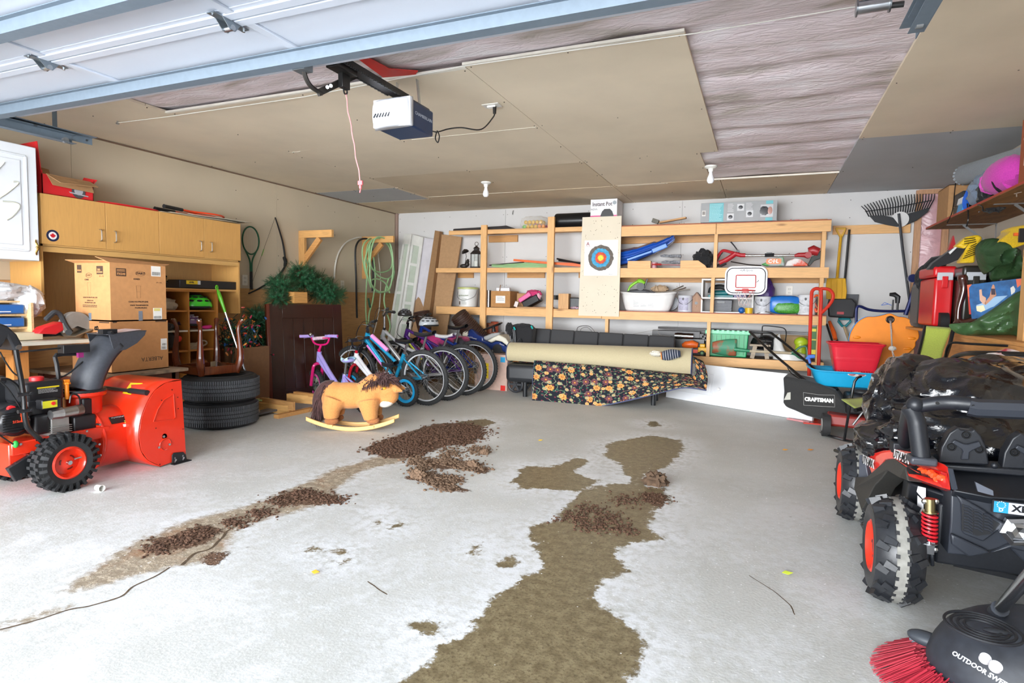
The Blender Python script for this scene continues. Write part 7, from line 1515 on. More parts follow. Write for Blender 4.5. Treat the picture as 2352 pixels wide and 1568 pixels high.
# ---- bottom shelf
x0,x1,z=sp(1552,1606,772,7.45);t=thing('stove_pipe','black metal tube bundle with silver collar above the toy truck','pipe',V(x0,7.6,.66));s=MB();s.box(((x0-.3+x1)/2,7.62,.755),(x1-x0+.3,.14,.08));P(s,'black_channel',plas('#231d1c',.4),bev=.004);s=MB()
for k in range(3): s.box((x1+.02+.03*k,7.60,.745-.018*k),(.05,.12,.05))
P(s,'stepped_end',plas('#1d1a1a',.4),bev=.003);s=MB();s.cyl((x0-.02,7.53,.735),(x0+.20,7.53,.735),.036,n=20);s.cyl((x0+.0,7.53,.735),(x0+.07,7.53,.735),.04,n=20);P(s,'silver_collar',metal('#b5b9be',.2))
s=MB();s.mm((x0-.35,7.55,Zb),(x1+.05,7.75,.70));solo(s,'dark_storage_box','dark box supporting the black tube bundle behind futon','box',plas('#26221f'))
c=V(at(1594,800,Y=7.47).x,7.47,Zb);t=thing('toy_mixer_truck','yellow and orange toy cement truck on the bottom shelf','toy truck',c)
YL=plas('#e8b022',.4);s=MB();s.mm(tuple(c+V(-.13,-.05,.04)),tuple(c+V(.15,.05,.06)));s.mm(tuple(c+V(.05,-.055,.055)),tuple(c+V(.155,.055,.10)));s.mm(tuple(c+V(.07,-.05,.10)),tuple(c+V(.13,.05,.14)));P(s,'cab',YL,bev=.008);s=MB();s.tube([c+V(-.14,0,.11),c+V(-.10,0,.12),c+V(-.02,0,.13),c+V(.045,0,.12)],[.02,.042,.05,.03],16);P(s,'drum',plas('#e0641f',.4));s=MB();s.mm(tuple(c+V(-.02,-.056,.03)),tuple(c+V(.05,-.05,.07)));P(s,'red_panel',plas('#d9401f'))
for (dx,dy) in ((-.09,-.05),(-.09,.05),(.10,-.05),(.10,.05)): s=MB();s.cyl(c+V(dx,dy-.012,.032),c+V(dx,dy+.012,.032),.032,n=20);w_=P(s,'wheel',rub('#2c332c'));s=MB();s.cyl(c+V(dx,dy-.014,.032),c+V(dx,dy+.014,.032),.016,n=14);P(s,'wheel_hub',plas('#4f8a4a'),w_)
x0,x1,z=sp(1624,1722,758,7.45);GT=mat('#1f9c62',.35);t=thing('green_tote','green lidded plastic tote on the bottom shelf behind the shovel','tote',V((x0+x1)/2,7.6,Zb));h=z-Zb;s=MB();s.box(((x0+x1)/2,7.6,Zb+h/2-.015),(x1-x0-.05,.27,h-.03),taper=1.08);P(s,'body',GT,bev=.01);s=MB();s.mm((x0-.02,7.435,Zb+h-.05),(x1+.01,7.77,Zb+h-.005));P(s,'rim',mat('#5ac08e',.35),bev=.006);s=MB()
for k in range(9): xx=x0+.01+(x1-x0-.02)*k/8;s.mm((xx-.014,7.43,Zb+h-.035),(xx+.014,7.45,Zb+h-.0))
P(s,'lid_teeth',mat('#74cfa2',.35));s=MB()
for k in range(8): xx=x0+.06+(x1-x0-.12)*k/7;s.beam((xx,7.455,Zb+.03),(xx,7.447,Zb+h-.06),.006,.006,up=(1,0,0))
P(s,'side_rib',mat('#178553',.35))
t=thing('green_shovel','worn green spade with rust, wooden handle and green grip on bottom shelf','shovel',at(1700,800,Y=7.4))
a,b=at(1636,799,Y=7.40),at(1691,797,Y=7.40)
def blade(u,v):
    x=a.x+(b.x-a.x)*u;w_=.10*(1-.35*(1-u)**2.5);f=(v-.5)*2;return V(x,7.40-.03*(1-f*f)+.02*u,(a.z+b.z)/2+w_*f*(1.0 if f > 0 else 1.0)+.01*(u-.5))
s=MB();s.grid(blade,14,12);P(s,'blade',mat('#3f8a6a',.5,col2='#9c5a3e',scale=9),solid=.004)
s=MB();s.tube([at(1686,802,Y=7.40),at(1722,806,Y=7.40)],[.024,.016],10);P(s,'socket',mat('#2d8a62',.4));s=MB();s.tube([at(1720,806,Y=7.40),at(1818,811,Y=7.36)],.015,10);P(s,'handle',wood('#b3a489',0))
s=MB();s.tube(spline([at(1815,811,Y=7.36),at(1826,806,Y=7.36),at(1838,797,Y=7.36),at(1852,797,Y=7.36),at(1853,822,Y=7.36),at(1838,822,Y=7.36),at(1826,814,Y=7.36)],4,closed=True),.012,8,closed=True);P(s,'grip',plas('#2c6a4c'))
t=thing('step_stool','small weathered grey wooden step stool on the bottom shelf','stool',V(at(1746,800,Y=7.42).x,7.42,Zb));GW=mat('#a89a88',.85,kind='wood',axis=0);s=MB();x0,x1,z=sp(1722,1770,791,7.40);s.mm((x0,7.385,z-.02),(x1,7.5,z));P(s,'top_board',GW)
for xx,dx in ((x0+.06,-.03),(x1-.05,.02)): s=MB();s.beam((xx,7.395,z-.02),(xx+dx,7.395,Zb+.002),.02,.045,up=(1,0,0));P(s,'leg',GW)
c=V(at(1758,800,Y=7.6).x,7.62,Zb+.13);t=thing('table_grill','black dome-lidded tabletop grill behind the step stool','grill',c-V(0,0,.13));s=MB();s.lathe([(0,-.03),(.12,-.03),(.155,.01),(.165,.03),(.165,.045),(.14,.10),(.05,.135),(0,.14)],Matrix.Translation(c),28);P(s,'bowl_and_lid',plas('#191a1c',.25));s=MB();s.tube([c+V(-.06,-.16,.07),c+V(-.06,-.19,.075),c+V(.06,-.19,.075),c+V(.06,-.16,.07)],.006,6);P(s,'handle',metal('#9a9da0'));
for dx in (-.1,.1): s=MB();s.tube([c+V(dx,0,-.02),c+V(dx*1.3,0,-.128)],.008,6);P(s,'leg',plas('#1d1d1f'))
c=V(at(1812,820,Y=7.5).x,7.5,Zb);t=thing('white_potty_chair','white moulded potty chair with high back on the bottom shelf','potty',c)
s=MB()
def pot(u,v):
    a=2*pi*u;k=.17 if v < .8 else .17-.06*(v-.8)/.2;back=max(0,-cos(a))**2.2;z=v*(.085+.21*back);return c+V(.0+k*cos(a)*1.0,.12*sin(a)*k/.17,z)
s.grid(pot,36,12,cu=True);P(s,'seat_shell',plas('#e4e4e2',.3),solid=.012)
s=MB();s.ell(V(at(1840,790,Y=7.6).x,7.62,Zb+.20),(.075,.05,.06),18);s.cyl((at(1840,790,Y=7.6).x,7.62,Zb),(at(1840,790,Y=7.6).x,7.62,Zb+.18),.06,n=18);solo(s,'lime_bucket','lime yellow-green plastic toy behind the potty chair','toy',plas('#b9cf2a',.4))
s=MB();a,b=at(1512,752,Y=7.7),at(1872,766,Y=7.42);s.beam(a,b,.02,.028);solo(s,'long_black_rail','long thin black rail lying lengthwise above the green tote','rail',plas('#2a2322',.4),bev=.003)
s=MB();s.tube(spline(px([(1751,770),(1751,752),(1757,748),(1790,751),(1802,755),(1806,765),(1803,788)],0,Y=7.34),4),.006,8);solo(s,'black_wire_frame','bent black wire frame standing at the bottom shelf edge','frame',plas('#1b1b1d'))
s=MB();a,b=at(1783,768,Y=7.8),at(1872,800,Y=7.8);s.mm((a.x,7.80,.54),(b.x,7.815,a.z));solo(s,'tan_hardboard','tan hardboard sheet behind the potty chair','board',mat('#b99a72',.8))
s=MB();x_=at(1868,800,Y=7.36);a,b=at(1863,750,Y=7.42),at(1876,818,Y=7.42);s.mm((a.x,7.40,b.z),(b.x,7.45,a.z));o=solo(s,'green_fertilizer_box','tall narrow green and yellow garden product box behind hand truck','box',plas('#3f6b3a',.5));o.modifiers.clear()
CUR=o;t_=o
for (yy,cc,hh) in ((758,'#d5c832',.03),(780,'#c9bf3a',.015),(808,'#e3cf2a',.05)):
    q=at(1869,yy,Y=7.398);s=MB();F=FRONT(q);s.prism(rrect(.05,hh,.002),.001,F);build(s,'yellow_print',plas(cc),o)
# loops of wire over the futon
s=MB();s.tube(spline(px([(1325,765),(1327,752),(1340,748),(1355,750),(1366,762),(1367,768)],0,Y=7.3),5),.004,6);s.tube(spline(px([(1332,765),(1336,754),(1350,752),(1362,764)],0,Y=7.32),5),.003,6);solo(s,'wire_loop','loop of dark cable sticking up behind futon backrest','cable',plas('#3b302c'))
s=MB();s.tube(px([(1450,768),(1480,762),(1510,758),(1514,768),(1540,772)],4,Y=7.4),.002,5);solo(s,'thin_wire','thin grey wire trailing behind futon backrest','wire',plas('#8d8780'))
# ---- leaning panels in the left corner
def lean(nm,lab,pts,Y0,m,d=.03,**k):
    tz=lambda x,y: None
    P3=[]
    for (x,y,dy) in pts: P3.append(at(x,y,Y=Y0+dy))
    s=MB();s.slab(P3,(0,d,0));return s
WD=mat('#d9d9d4',.4)
def shutter(nm,lab,tl,tr,br,bl,Yt,Yb,n=4):
    a,b,c,d=at(*tl,Y=Yt),at(*tr,Y=Yt),at(*br,Y=Yb),at(*bl,Y=Yb);t=thing(nm,lab,'door leaf',(c+d)/2)
    def fr(u0,u1,v0,v1,dd=.03,off=0): f=lambda u,v: a.lerp(b,u).lerp(d.lerp(c,u),v)+V(0,off,0);s=MB();s.slab([f(u0,v0),f(u1,v0),f(u1,v1),f(u0,v1)],(0,dd,0));return s
    P(fr(0,.24,0,1),'stile',WD,bev=.003);P(fr(.76,1,0,1),'stile',WD,bev=.003)
    P(fr(.24,.76,0,.09),'rail',WD);P(fr(.24,.76,.95,1),'rail',WD)
    for k in range(1,n+1): v=.09+.86*k/(n+1);P(fr(.24,.76,v-.012,v+.012),'rail',WD)
    P(fr(.24,.76,.09,.95,.006,.02),'glass',mat('#b9c2b4',.15))
shutter('glazed_door_leaf','narrow white glazed door leaf leaning at the corner, leftmost',(928,537),(945,538),(906,800),(886,800),7.62,7.20,n=1)
shutter('glazed_door_leaf','wider white glazed door leaf leaning in front of cardboard',(946,538),(972,545),(936,800),(908,800),7.66,7.24)
s=MB();s.slab([at(968,545,Y=7.70),at(996,549,Y=7.70),at(968,780,Y=7.33),at(934,780,Y=7.33)],(0,.012,0));solo(s,'white_foam_board','white foam board leaning behind the glazed leaf','board',plas('#cfccd2',.6))
K3=card('#b08c66');K4=card('#a58260')
s=MB();s.slab([at(968,575,Y=7.68),at(993,577,Y=7.68),at(964,790,Y=7.30),at(940,785,Y=7.30),at(965,610,Y=7.62),at(977,598,Y=7.64)],(0,.008,0));solo(s,'torn_cardboard','torn cardboard sheet leaning right of the glazed leaf','cardboard',K4)
s=MB();s.slab([at(999,529,Y=7.70),at(1010,531,Y=7.70),at(976,800,Y=7.24),at(958,800,Y=7.24)],(0,.09,0));solo(s,'cardboard_sleeve','narrow brown cardboard sleeve leaning in the corner stack','cardboard',card('#96734f'))
s=MB();s.slab([at(1009,537,Y=7.76),at(1060,544,Y=7.76),at(1020,800,Y=7.36),at(972,800,Y=7.36)],(0,.03,0));solo(s,'tall_cardboard_box','tall flat brown cardboard box leaning rightmost of the corner stack','box',K3,bev=.003)
# ride-on car on cardboard cube
x0=at(1178,895,Y=6.78);t=thing('picture_carton','pink-beige carton with coloured squares under the ride-on toy','box',V(-3.05,7.0,0))
c0=at(1164,898,Z=0);c1=at(1110,893,Z=0);dx=(c1-c0).normalized();wv=.46;dyv=V(-dx.y,dx.x,0)*-1 if V(-dx.y,dx.x,0).y < 0 else V(-dx.y,dx.x,0);H_=.45
F=axes(c0+dx*wv,-dx,(0,0,1));s=MB();s.slab([c0,c0+dx*wv,c0+dx*wv+dyv*.35,c0+dyv*.35],(0,0,H_));P(s,'carton',mat('#c9aa9c',.7,kind='card'),bev=.002)
for (pxx,pyy,cc,w_,h_) in ((1155,826,'#2f9fd2',.065,.065),(1155,891,'#d82a22',.065,.065),(1115,851,'#e8c81c',.09,.2)):
    q=atp(pxx,pyy,c0,F.to_3x3().col[2]);s=MB();G=axes(q,-dx,(0,0,1));s.prism(rrect(w_,h_,.002),.0015,G);P(s,'coloured_square',plas(cc,.5))
t=thing('ride_on_toy','blue and white toddler ride-on with steering wheel on the carton','ride-on toy',V(-3.1,7.0,.46))
q=lambda x,y,Y=7.0: at(1060+x/8.71,740+y/8.71,Y=Y);BN=plas('#17306e',.3,coat=.3);CR_=plas('#d9d5c4',.35)
s=MB();s.slab([q(0,320),q(120,290),(q(130,160)),q(200,130),q(260,190),q(330,260),q(430,290),q(430,350),q(590,420),q(680,380),q(780,390),q(870,470),q(960,510),q(950,600),q(840,600),q(760,500),q(650,520),q(560,570),q(400,500),q(160,380),q(20,360)],(0,.24,0));P(s,'body',BN,bev=.025,seg=3)
s=MB();s.slab([q(0,300,6.99),q(0,200,6.99),q(60,150,6.99),q(140,125,6.99),q(130,200,6.99),q(115,285,6.99)],(0,.26,0));P(s,'backrest',CR_,bev=.03,seg=3)
s=MB();s.slab([q(500,370,6.98),q(740,245,6.98),q(880,320,6.98),q(965,450,6.98),q(940,495,6.98),q(800,390,6.98),q(680,365,6.98),q(590,410,6.98)],(0,.28,0));P(s,'bonnet',CR_,bev=.03,seg=3)
s=MB();s.slab([q(430,290,7.03),q(600,220,7.03),(q(750,200,7.03)),q(770,240,7.03),q(500,370,7.03),q(435,340,7.03)],(0,.18,0));P(s,'console',plas('#9a9b9a',.5),bev=.015)
s=MB();s.tube([q(650,190,7.1),q(640,90,7.1)],[.03,.02],10);s.torus(q(625,80,7.1),(-.35,-.1,.9),.13,.010,28,8);s.tube([q(640,90,7.1)-V(.1,0,.035),q(640,90,7.1)+V(.1,0,.04)],.01,6);P(s,'steering_wheel',plas('#1b1b1d'))
s=MB();s.cyl(q(715,530,6.97),q(715,530,7.02),.06,n=20);P(s,'wheel',rub('#1c1c1e'));text('Sand Power',axes(q(205,308,6.985),(1,0,-.18),(0,0,1),(0,-1,0)),.032,plas('#e8e8ec'));text('Power',axes(q(810,445,6.985),(1,0,-.25),(0,0,1),(0,-1,0)),.026,plas('#e8e8ec'))
# tins behind, small tote
s=MB();c=at(1136,752,Y=7.5);
can('copper_tin','coppery paint tin standing behind first post, low down',1128,7.62,.06,.15,'#a8664a',zb=at(1128,766,Y=7.62).z,handle=False);can('copper_tin','second coppery tin with orange label right of the post',1137,7.66,.055,.17,'#b3543a',zb=at(1136,766,Y=7.66).z,handle=False)
s=MB();c=at(1090,735,Y=7.7);s.box((c.x,7.68,c.z-.05),(.30,.22,.16));s.box((c.x,7.68,c.z+.035),(.32,.24,.02));solo(s,'pale_blue_tote','pale blue storage tote behind the wicker basket','tote',plas('#b9c5d2',.4),bev=.01)
# a low support crate for the tote and tins
s=MB();zt=at(1128,766,Y=7.62).z;s.mm((-3.95,7.52,0),(-2.95,7.82,zt-.002));solo(s,'hidden_crate','white storage crate low behind the ride-on toy','crate',plas('#d5d8dc',.5),bev=.01)
# folded stroller wagon
FB=fab('#1b1b1e');t=thing('folded_stroller','folded black stroller with spoked wheels between carton and futon','stroller',V(-2.75,6.95,0));q=lambda x,y,Y=6.78: at(1060+x/8.71,740+y/8.71,Y=Y)
s=MB();s.slab([q(890,110,6.82),q(940,50,6.82),q(1050,80,6.82),q(1340,60,6.82),(q(1430,130,6.82)),q(1400,420,6.82),q(1300,650,6.82),q(1150,640,6.82),q(960,330,6.82)],(0,.14,0));P(s,'folded_fabric',FB,bev=.03,seg=3)
s=MB();s.ell(q(1240,75,6.86),(.12,.05,.03),20,amp=.4,fr=4,seed=3,ridge=True);s.ell(q(960,120,6.8),(.05,.06,.07),16,amp=.3,seed=5);s.ell(q(1160,520,6.80),(.05,.04,.12),16,amp=.3,seed=6);P(s,'canopy',FB)
for (a,b) in (((975,270),(1045,880)),((1030,130),(1100,870)),((1060,160),(1130,850)),((1110,600),(1160,820)),((1010,330),(1080,870))): s=MB();s.tube([q(*a),q(*b)],.007,8);P(s,'frame_tube',plas('#2a2b2f',.3))
s=MB();s.tube([q(1045,95),q(1075,150)],.011,6);s.tube([q(1395,70),q(1425,130)],.011,6);P(s,'teal_strap',plas('#1fa3a0'));s=MB();s.tube([q(1040,420,6.77),q(1058,520,6.77)],.009,6);P(s,'yellow_tag',plas('#d8d62a')) ;s=MB()
for (a,b) in ((1010,555),(1055,550),(1035,380),(990,615),(1030,145),(1095,605)): s.ell(q(a,b,6.77),.006,8)
P(s,'rivets',metal())
for (cx_,yy) in ((1080,6.70),(1230,6.9)):
    hc=at(1060+cx_/8.71,883,Y=yy);hc.z=.105;s=MB();s.torus(hc,(0,1,0),.09,.015,30,8);s.cyl(hc+V(0,-.02,0),hc+V(0,.02,0),.02,n=12)
    for k in range(6): a=2*pi*k/6;s.beam(hc,hc+V(.08*cos(a),0,.08*sin(a)),.02,.026)
    P(s,'wheel',plas('#2d2f33',.45))
s=MB();s.tube([q(1100,860,6.8),(-2.75,6.8,.2),(-2.76,6.74,.105)],.01,8);s.tube([V(-2.78,6.71,.105),V(-2.6,6.9,.105)],.008,6);P(s,'axle',plas('#222'+'222'))

# ================================================================== BACK WALL, RIGHT END
RW=7.80
x0,z1=at(1914,519,Y=RW).x,at(1914,518,Y=RW).z
s=MB();s.mm((x0,YB-.05,z1-.10),(at(2092,525,Y=RW).x,YB-.0125,z1));solo(s,'tool_cleat','pine cleat board screwed to the wall for hanging tools','board',PB,bev=.002)
q=lambda x,y,Y=7.76: at(1850+x/3.135,350+y/3.135,Y=Y)
t=thing('leaf_rake','big black plastic leaf rake hanging head-up on the back wall','rake',q(755,1180))
RK=plas('#24262a',.45)
s=MB();s.slab([q(460,455),q(560,452),q(640,470),q(690,425),q(740,440),q(900,395),q(880,430),q(800,490),q(720,525),q(660,535),q(580,520),q(500,500)],(0,.012,0));P(s,'head_plate',RK,bev=.002)
s=MB();n=26
for k in range(n):
    u=k/(n-1);b=q(458+432*u,462-60*u+12*sin(pi*u),7.765);tp=q(402+530*u,385-88*u-28*sin(pi*u)+(0 if 14 != k else 18),7.75);m_=b.lerp(tp,.6)+V(.012,0,.0);s.tube([b,m_,tp],[.0062,.0055,.004],5)
s.tube([q(430,425),q(640,395),q(910,345)],.005,6);P(s,'tines',RK,kind='stuff')
s=MB();s.tube([q(672,440,7.74),q(700,700,7.74),q(765,1180,7.70)],.014,10);P(s,'handle',plas('#33363c',.4));s=MB();s.cyl(q(680,482,7.752),q(680,482,7.756),.085,n=26);P(s,'pale_hub_gap',WHT)
t=thing('yellow_snow_shovel','yellow plastic snow shovel hanging blade-down from the cleat','shovel',q(220,1050));YP=plas('#d9a51c',.4)
s=MB();s.slab([q(218,540),q(292,540),q(292,560),q(268,610),q(246,610),q(218,560)],(0,.02,0));P(s,'grip',YP,bev=.004);s=MB();s.slab([q(232,556,7.758),q(280,556,7.758),q(262,588,7.758),q(250,588,7.758)],(0,.024,0));P(s,'grip_opening',PB);s=MB();s.tube([q(256,600,7.77),q(240,760,7.77),q(228,905,7.77)],.015,8);P(s,'shaft',YP)
s=MB();s.slab([q(155,905,7.74),q(290,905,7.74),q(299,1000,7.72),q(292,1058,7.70),q(150,1055,7.70),q(148,960,7.72)],(0,.02,0));bl=P(s,'blade',YP,bev=.006);s=MB()
for xx in (185,225,262): s.tube([q(xx,915,7.735),q(xx-4,1048,7.695)],.006,6)
P(s,'blade_rib',YP,bl)
t=thing('black_snow_shovel','black-shafted snow shovel with grey blade behind the yellow shovel','shovel',q(340,1120));s=MB();s.tube([q(316,555,7.79),q(285,905,7.79),q(283,1020,7.79)],.013,8);P(s,'shaft',plas('#17181b'));s=MB();s.slab([q(290,1020,7.80),q(385,1022,7.80),q(378,1080,7.80),q(360,1190,7.80),q(170,1180,7.80),q(165,1060,7.80)],(0,.015,0));P(s,'blade',plas('#4a4c51',.5),bev=.004)
t=thing('black_dustpan','deep black dustpan bucket with small red label on the back wall','dustpan',q(250,1190,7.6));s=MB();s.slab([q(165,1075,7.66),q(185,1050,7.7),q(340,1050,7.7),q(368,1080,7.66),q(352,1195,7.66),q(170,1185,7.66)],(0,.12,0));P(s,'pan',plas('#26272a',.5),bev=.02,seg=3);label_rect(.07,.03,FRONT(q(252,1156,7.655)),plas('#a8272e'),name='red_label')
t=thing('teal_handled_spade','spade with teal D-grip and wooden shaft below the dustpan','spade',q(330,1350));s=MB();s.tube([q(240,1198),q(318,1198),q(325,1215),q(290,1250),q(265,1250),q(238,1215)],.014,8,closed=True);P(s,'grip',plas('#1c7f88',.4));s=MB();s.tube([q(278,1250),q(310,1340),q(400,1560)],.016,8);P(s,'shaft',wood('#a8906e',2))
t=thing('orange_loppers','orange and black long-handled loppers leaning by the shelf end','loppers',q(200,1370));s=MB();s.tube([q(152,1235,7.7),q(195,1365,7.6)],.012,8);s.tube([q(215,1320,7.7),q(235,1375,7.6)],.014,8);P(s,'black_tube',plas('#1b1b1d'));s=MB();s.tube([q(172,1215,7.7),q(205,1300,7.65),q(215,1345,7.6)],[.016,.026,.022],10);P(s,'orange_grip',plas('#d95a1b',.4))
# grey walker frame
NV=mat('#1c2558',.3,.3,'metal')
t=thing('navy_tube_frame','dark navy bent tube frame standing behind the orange saucer','frame',V(1.0,7.0,0));q=lambda x,y,Y=6.9: at(1850+x/3.135,350+y/3.135,Y=Y)
s=MB();s.tube(spline([q(366,1560),q(366,1300),q(366,1160),q(372,1115),q(395,1108),q(460,1132),q(560,1142),q(720,1142)],5),.014,8);s.tube([q(720,1170),q(745,1100),q(790,960),q(800,930)],.02,8);s.cyl(q(775,905),q(775,905)+V(0,.06,0),.04,n=16);P(s,'tube',NV)
s=MB();s.tube([q(625,1150),q(632,1060)],.008,8);s.tube([q(660,1150),q(665,1080)],.010,8);s.tube(px([],0,Y=1) if 0 else [q(606,1022),q(640,1022),q(665,1040),q(662,1085)],[.016,.024,.026,.02],8);P(s,'black_handle',plas('#151518',.4));s=MB();s.tube([q(545,1100),q(570,1080),q(620,1100)],.003,5);s.tube([q(550,1100),q(600,1090)],.003,5);P(s,'blue_cord',plas('#3b6fc9'));s=MB();s.tube([q(760,1160),q(810,1160),q(815,1190),q(780,1192)],.005,6);P(s,'wire_hook',plas('#26262a'))
s=MB();s.tube([q(690,1180),V(1.12,6.95,.0)],.012,8);P(s,'tube',NV)
# white door on its side
d0,d1=V(-1.02,7.27,.004),V(.50,6.42,.004);dd=(d1-d0).normalized();L_=(d1-d0).length;nn=V(dd.y,-dd.x,0)
if nn.y > 0: nn=-nn
upd=(V(0,0,1)-nn*.12).normalized();M=axes(d0,dd,upd);t=thing('white_panel_door','white panelled bifold door lying on its long edge against the shelving','door leaf',M=M)
WDR=mat('#eceef2',.35,var=.02);HD=.44
s=MB();s.mm((0,0,-.035),(L_,HD,0));P(s,'leaf',WDR,bev=.003)
for (a,b,c,d) in ((.10,.10,.62,HD-.10),(.80,.10,1.30,HD-.1),(1.42,.1,L_-.08,HD-.1)):
    s=MB();s.tube([(a,b,.001),(c,b,.001),(c,d,.001),(a,d,.001)],.006,6,closed=True);s.mm((a+.035,b+.03,0),(c-.035,d-.03,.004));P(s,'moulded_panel',WDR,bev=.002)
s=MB();s.lathe([(0,.04),(.014,.038),(.018,.028),(.010,.014),(.008,0)],Matrix.Translation((.71,HD*.42,0)),18);P(s,'knob',plas('#f2f2f2',.25))
s=MB();s.box(at(1835,965,Z=.01),(.22,.05,.015),rotm(0,0,-30));solo(s,'pink_sled_board','flat pinkish board on floor under the end of white door','board',plas('#c9888a',.5))
# hand truck
HR=plas('#c2301f',.3);q=lambda x,y,Y=6.62: at(1700+x/4.612,640+y/4.612,Y=Y)
t=thing('red_hand_truck','red tubular hand truck with looped handle in front of the shelving','hand truck',V(.45,6.6,0))
s=MB();a_=q(728,1080);s.tube(spline([V(a_.x,6.55,.02),q(728,1080),q(740,600),q(755,200),q(765,130),q(800,105),q(840,110),q(858,140),q(850,400),q(838,700),q(830,930),V(q(830,930).x,6.55,.02)],4),.017,10);P(s,'frame',HR)
s=MB();s.tube(spline([q(850,105),q(930,110),q(975,145),q(985,200),q(950,270),q(880,345),q(850,370)],5),.016,10);P(s,'loop_handle',HR)
s=MB();s.mm((a_.x-.05,6.30,.0),(a_.x+.25,6.58,.012));P(s,'toe_plate',HR);s=MB();s.mm((q(728,900).x,6.55,.35),(q(838,900).x,6.57,.38));P(s,'cross_bar',HR)
for sx in (-.03,.18): s=MB();s.cyl((a_.x+sx,6.66,.1),(a_.x+sx+.04,6.66,.1),.10,n=24);P(s,'wheel',rub('#2a2a2c'))
t=thing('blue_hose_nozzle','small blue hose nozzle perched on the mower handle','nozzle',q(740,900,6.3));s=MB();s.tube([q(700,850,6.3),q(730,825,6.3),q(790,820,6.3)],[.012,.02,.018],8);s.tube([q(725,830,6.3),q(742,895,6.3)],.012,8);P(s,'nozzle',plas('#4c77c9',.4))
# lawn mower
MK=plas('#141517',.3);t=thing('lawn_mower','black push mower with dark fabric grass bag lettered CRAFTSMAN','lawn mower',V(.75,6.0,0));q=lambda x,y,Y: at(1500+x/3.92,700+y/3.92,Y=Y)
s=MB();s.tube(spline([q(1370,680,6.1),q(1100,455,6.45),q(880,250,6.8)],4)+spline([q(870,242,6.82),q(960,248,6.82),q(1050,250,6.80),q(1100,280,6.75),q(1300,440,6.5),q(1660,765,6.0)],5),.0125,10);P(s,'handle',MK)
s=MB();s.tube(spline([q(950,330,6.7),q(1050,400,6.6),q(1180,520,6.4),q(1240,610,6.25),q(1320,665,6.1)],5),.004,6);s.tube([q(970,260,6.78),q(1060,400,6.6)],.003,6);s.tube([q(955,300,6.78),q(975,262,6.78)],.006,6);P(s,'control_cable',MK)
bagp=[(1168,640),(1250,655),(1380,680),(1500,715),(1640,770),(1700,850),(1760,960),(1830,1090),(1760,1100),(1600,1065),(1380,1000),(1280,955),(1190,920),(1170,880),(1178,780)]
BGM=mat('#2c2c2c',.9,kind='fabric',scale=150,var=.2)
Yb_=lambda x: 6.15-.35*(x-1168)/660
fp=[q(x,y,Yb_(x)) for x,y in bagp];s=MB();s.slab(fp,(.05,.38,0));gb=P(s,'grass_bag',BGM,bev=.03,seg=3)
e1=(q(1640,870,Yb_(1640))-q(1360,850,Yb_(1360)));cB=q(1495,858,Yb_(1495));nb_=V(e1.y,-e1.x,0).normalized();F=axes(cB+nb_*.006,e1,(0,0,1));
w_=e1.length;WT=plas('#e4e4e0',.6)
s=MB();s.tube([F @ V(x,y,0) for x,y in ((-w_/2,-.055),(w_/2,-.05),(w_/2,.055),(0,.05),(-w_/2,.062))],.003,4,closed=True,flat=.5);P(s,'white_border',WT);text('CRAFTSMAN',F @ Matrix.Translation((0,.002,0)),w_*.165,WT,bold=.003,sx=.98)
s=MB();s.slab([q(1178,855,6.135),q(1210,790,6.125),q(1238,785,6.11),q(1238,852,6.11)],(0,-.004,0));P(s,'tag',plas('#b9b8ad'))
s=MB();s.slab([V(.55,5.75,.10),V(1.05,5.62,.10),V(1.1,6.12,.10),V(.62,6.2,.10)],(0,0,.10));P(s,'deck',mat('#8e2a24',.4),bev=.02);s=MB();s.box((.84,5.92,.29),(.26,.26,.17));s.cyl((.84,5.92,.37),(.84,5.92,.42),.09,n=20);P(s,'engine',plas('#202225',.5),bev=.02)
for (x,y) in ((.56,5.78),(1.08,5.66),(.60,6.2),(1.12,6.1)): s=MB();s.cyl((x-.03,y,.1),(x+.03,y,.1),.10,n=24);w1=P(s,'wheel',rub('#2b2b2c'));s=MB();s.cyl((x-.034,y,.1),(x+.034,y,.1),.055,n=18);P(s,'wheel_disc',plas('#8b8b86'),w1)
# turquoise basin, red tub, orange saucer
TQ=plas('#1fa0cf',.25);q=lambda x,y,Y=6.0: at(1500+x/3.92,700+y/3.92,Y=Y)
t=thing('turquoise_sled','turquoise plastic sled tray with smiling print under the red tub','sled',V(.85,6.1,.36))
a,b=q(1420,580),q(2230,590);x0,x1=a.x,b.x;zt=a.z-.005
def basin(u,v):
    an=2*pi*u;sg=lambda w: math.copysign(abs(w)**.45,w);k=.80+.20*v**.8;
    k2=k+(.05 if v > .93 else 0)
    return V((x0+x1)/2+(x1-x0)/2*sg(cos(an))*k2,6.18+.24*sg(sin(an))*k2,zt-.14+.14*v+.02*abs(cos(an))**4*v)
s=MB();s.grid(basin,60,14,cu=True);ring=[basin(k/60,0) for k in range(60)];s.add(ring,[tuple(range(60))[::-1]]);P(s,'tray',TQ,solid=.006);s=MB();s.tube([basin(k/60,1) for k in range(60)],.008,6,closed=True);P(s,'rim',TQ)
s=MB();c=q(1835,625,5.945);s.ell(c,(.075,.004,.022),18);P(s,'print',plas('#c9c2ba'))
for dx in (-.035,.035): s=MB();s.ell(c+V(dx,-.003,0),(.028,.003,.014),12);P(s,'print_eye',plas('#a8606a'))
s=MB();a,b=q(1600,345,6.05),q(2150,370,6.05);rx0,rx1,rz=a.x,b.x-.05,(a.z+b.z)/2;bz_=zt-.01
t=thing('red_storage_tub','red plastic sandbox tub tapering downward, standing in turquoise tray','tub',V((rx0+rx1)/2,6.2,bz_))
RT2=plas('#cf2436',.3);H2=rz-bz_
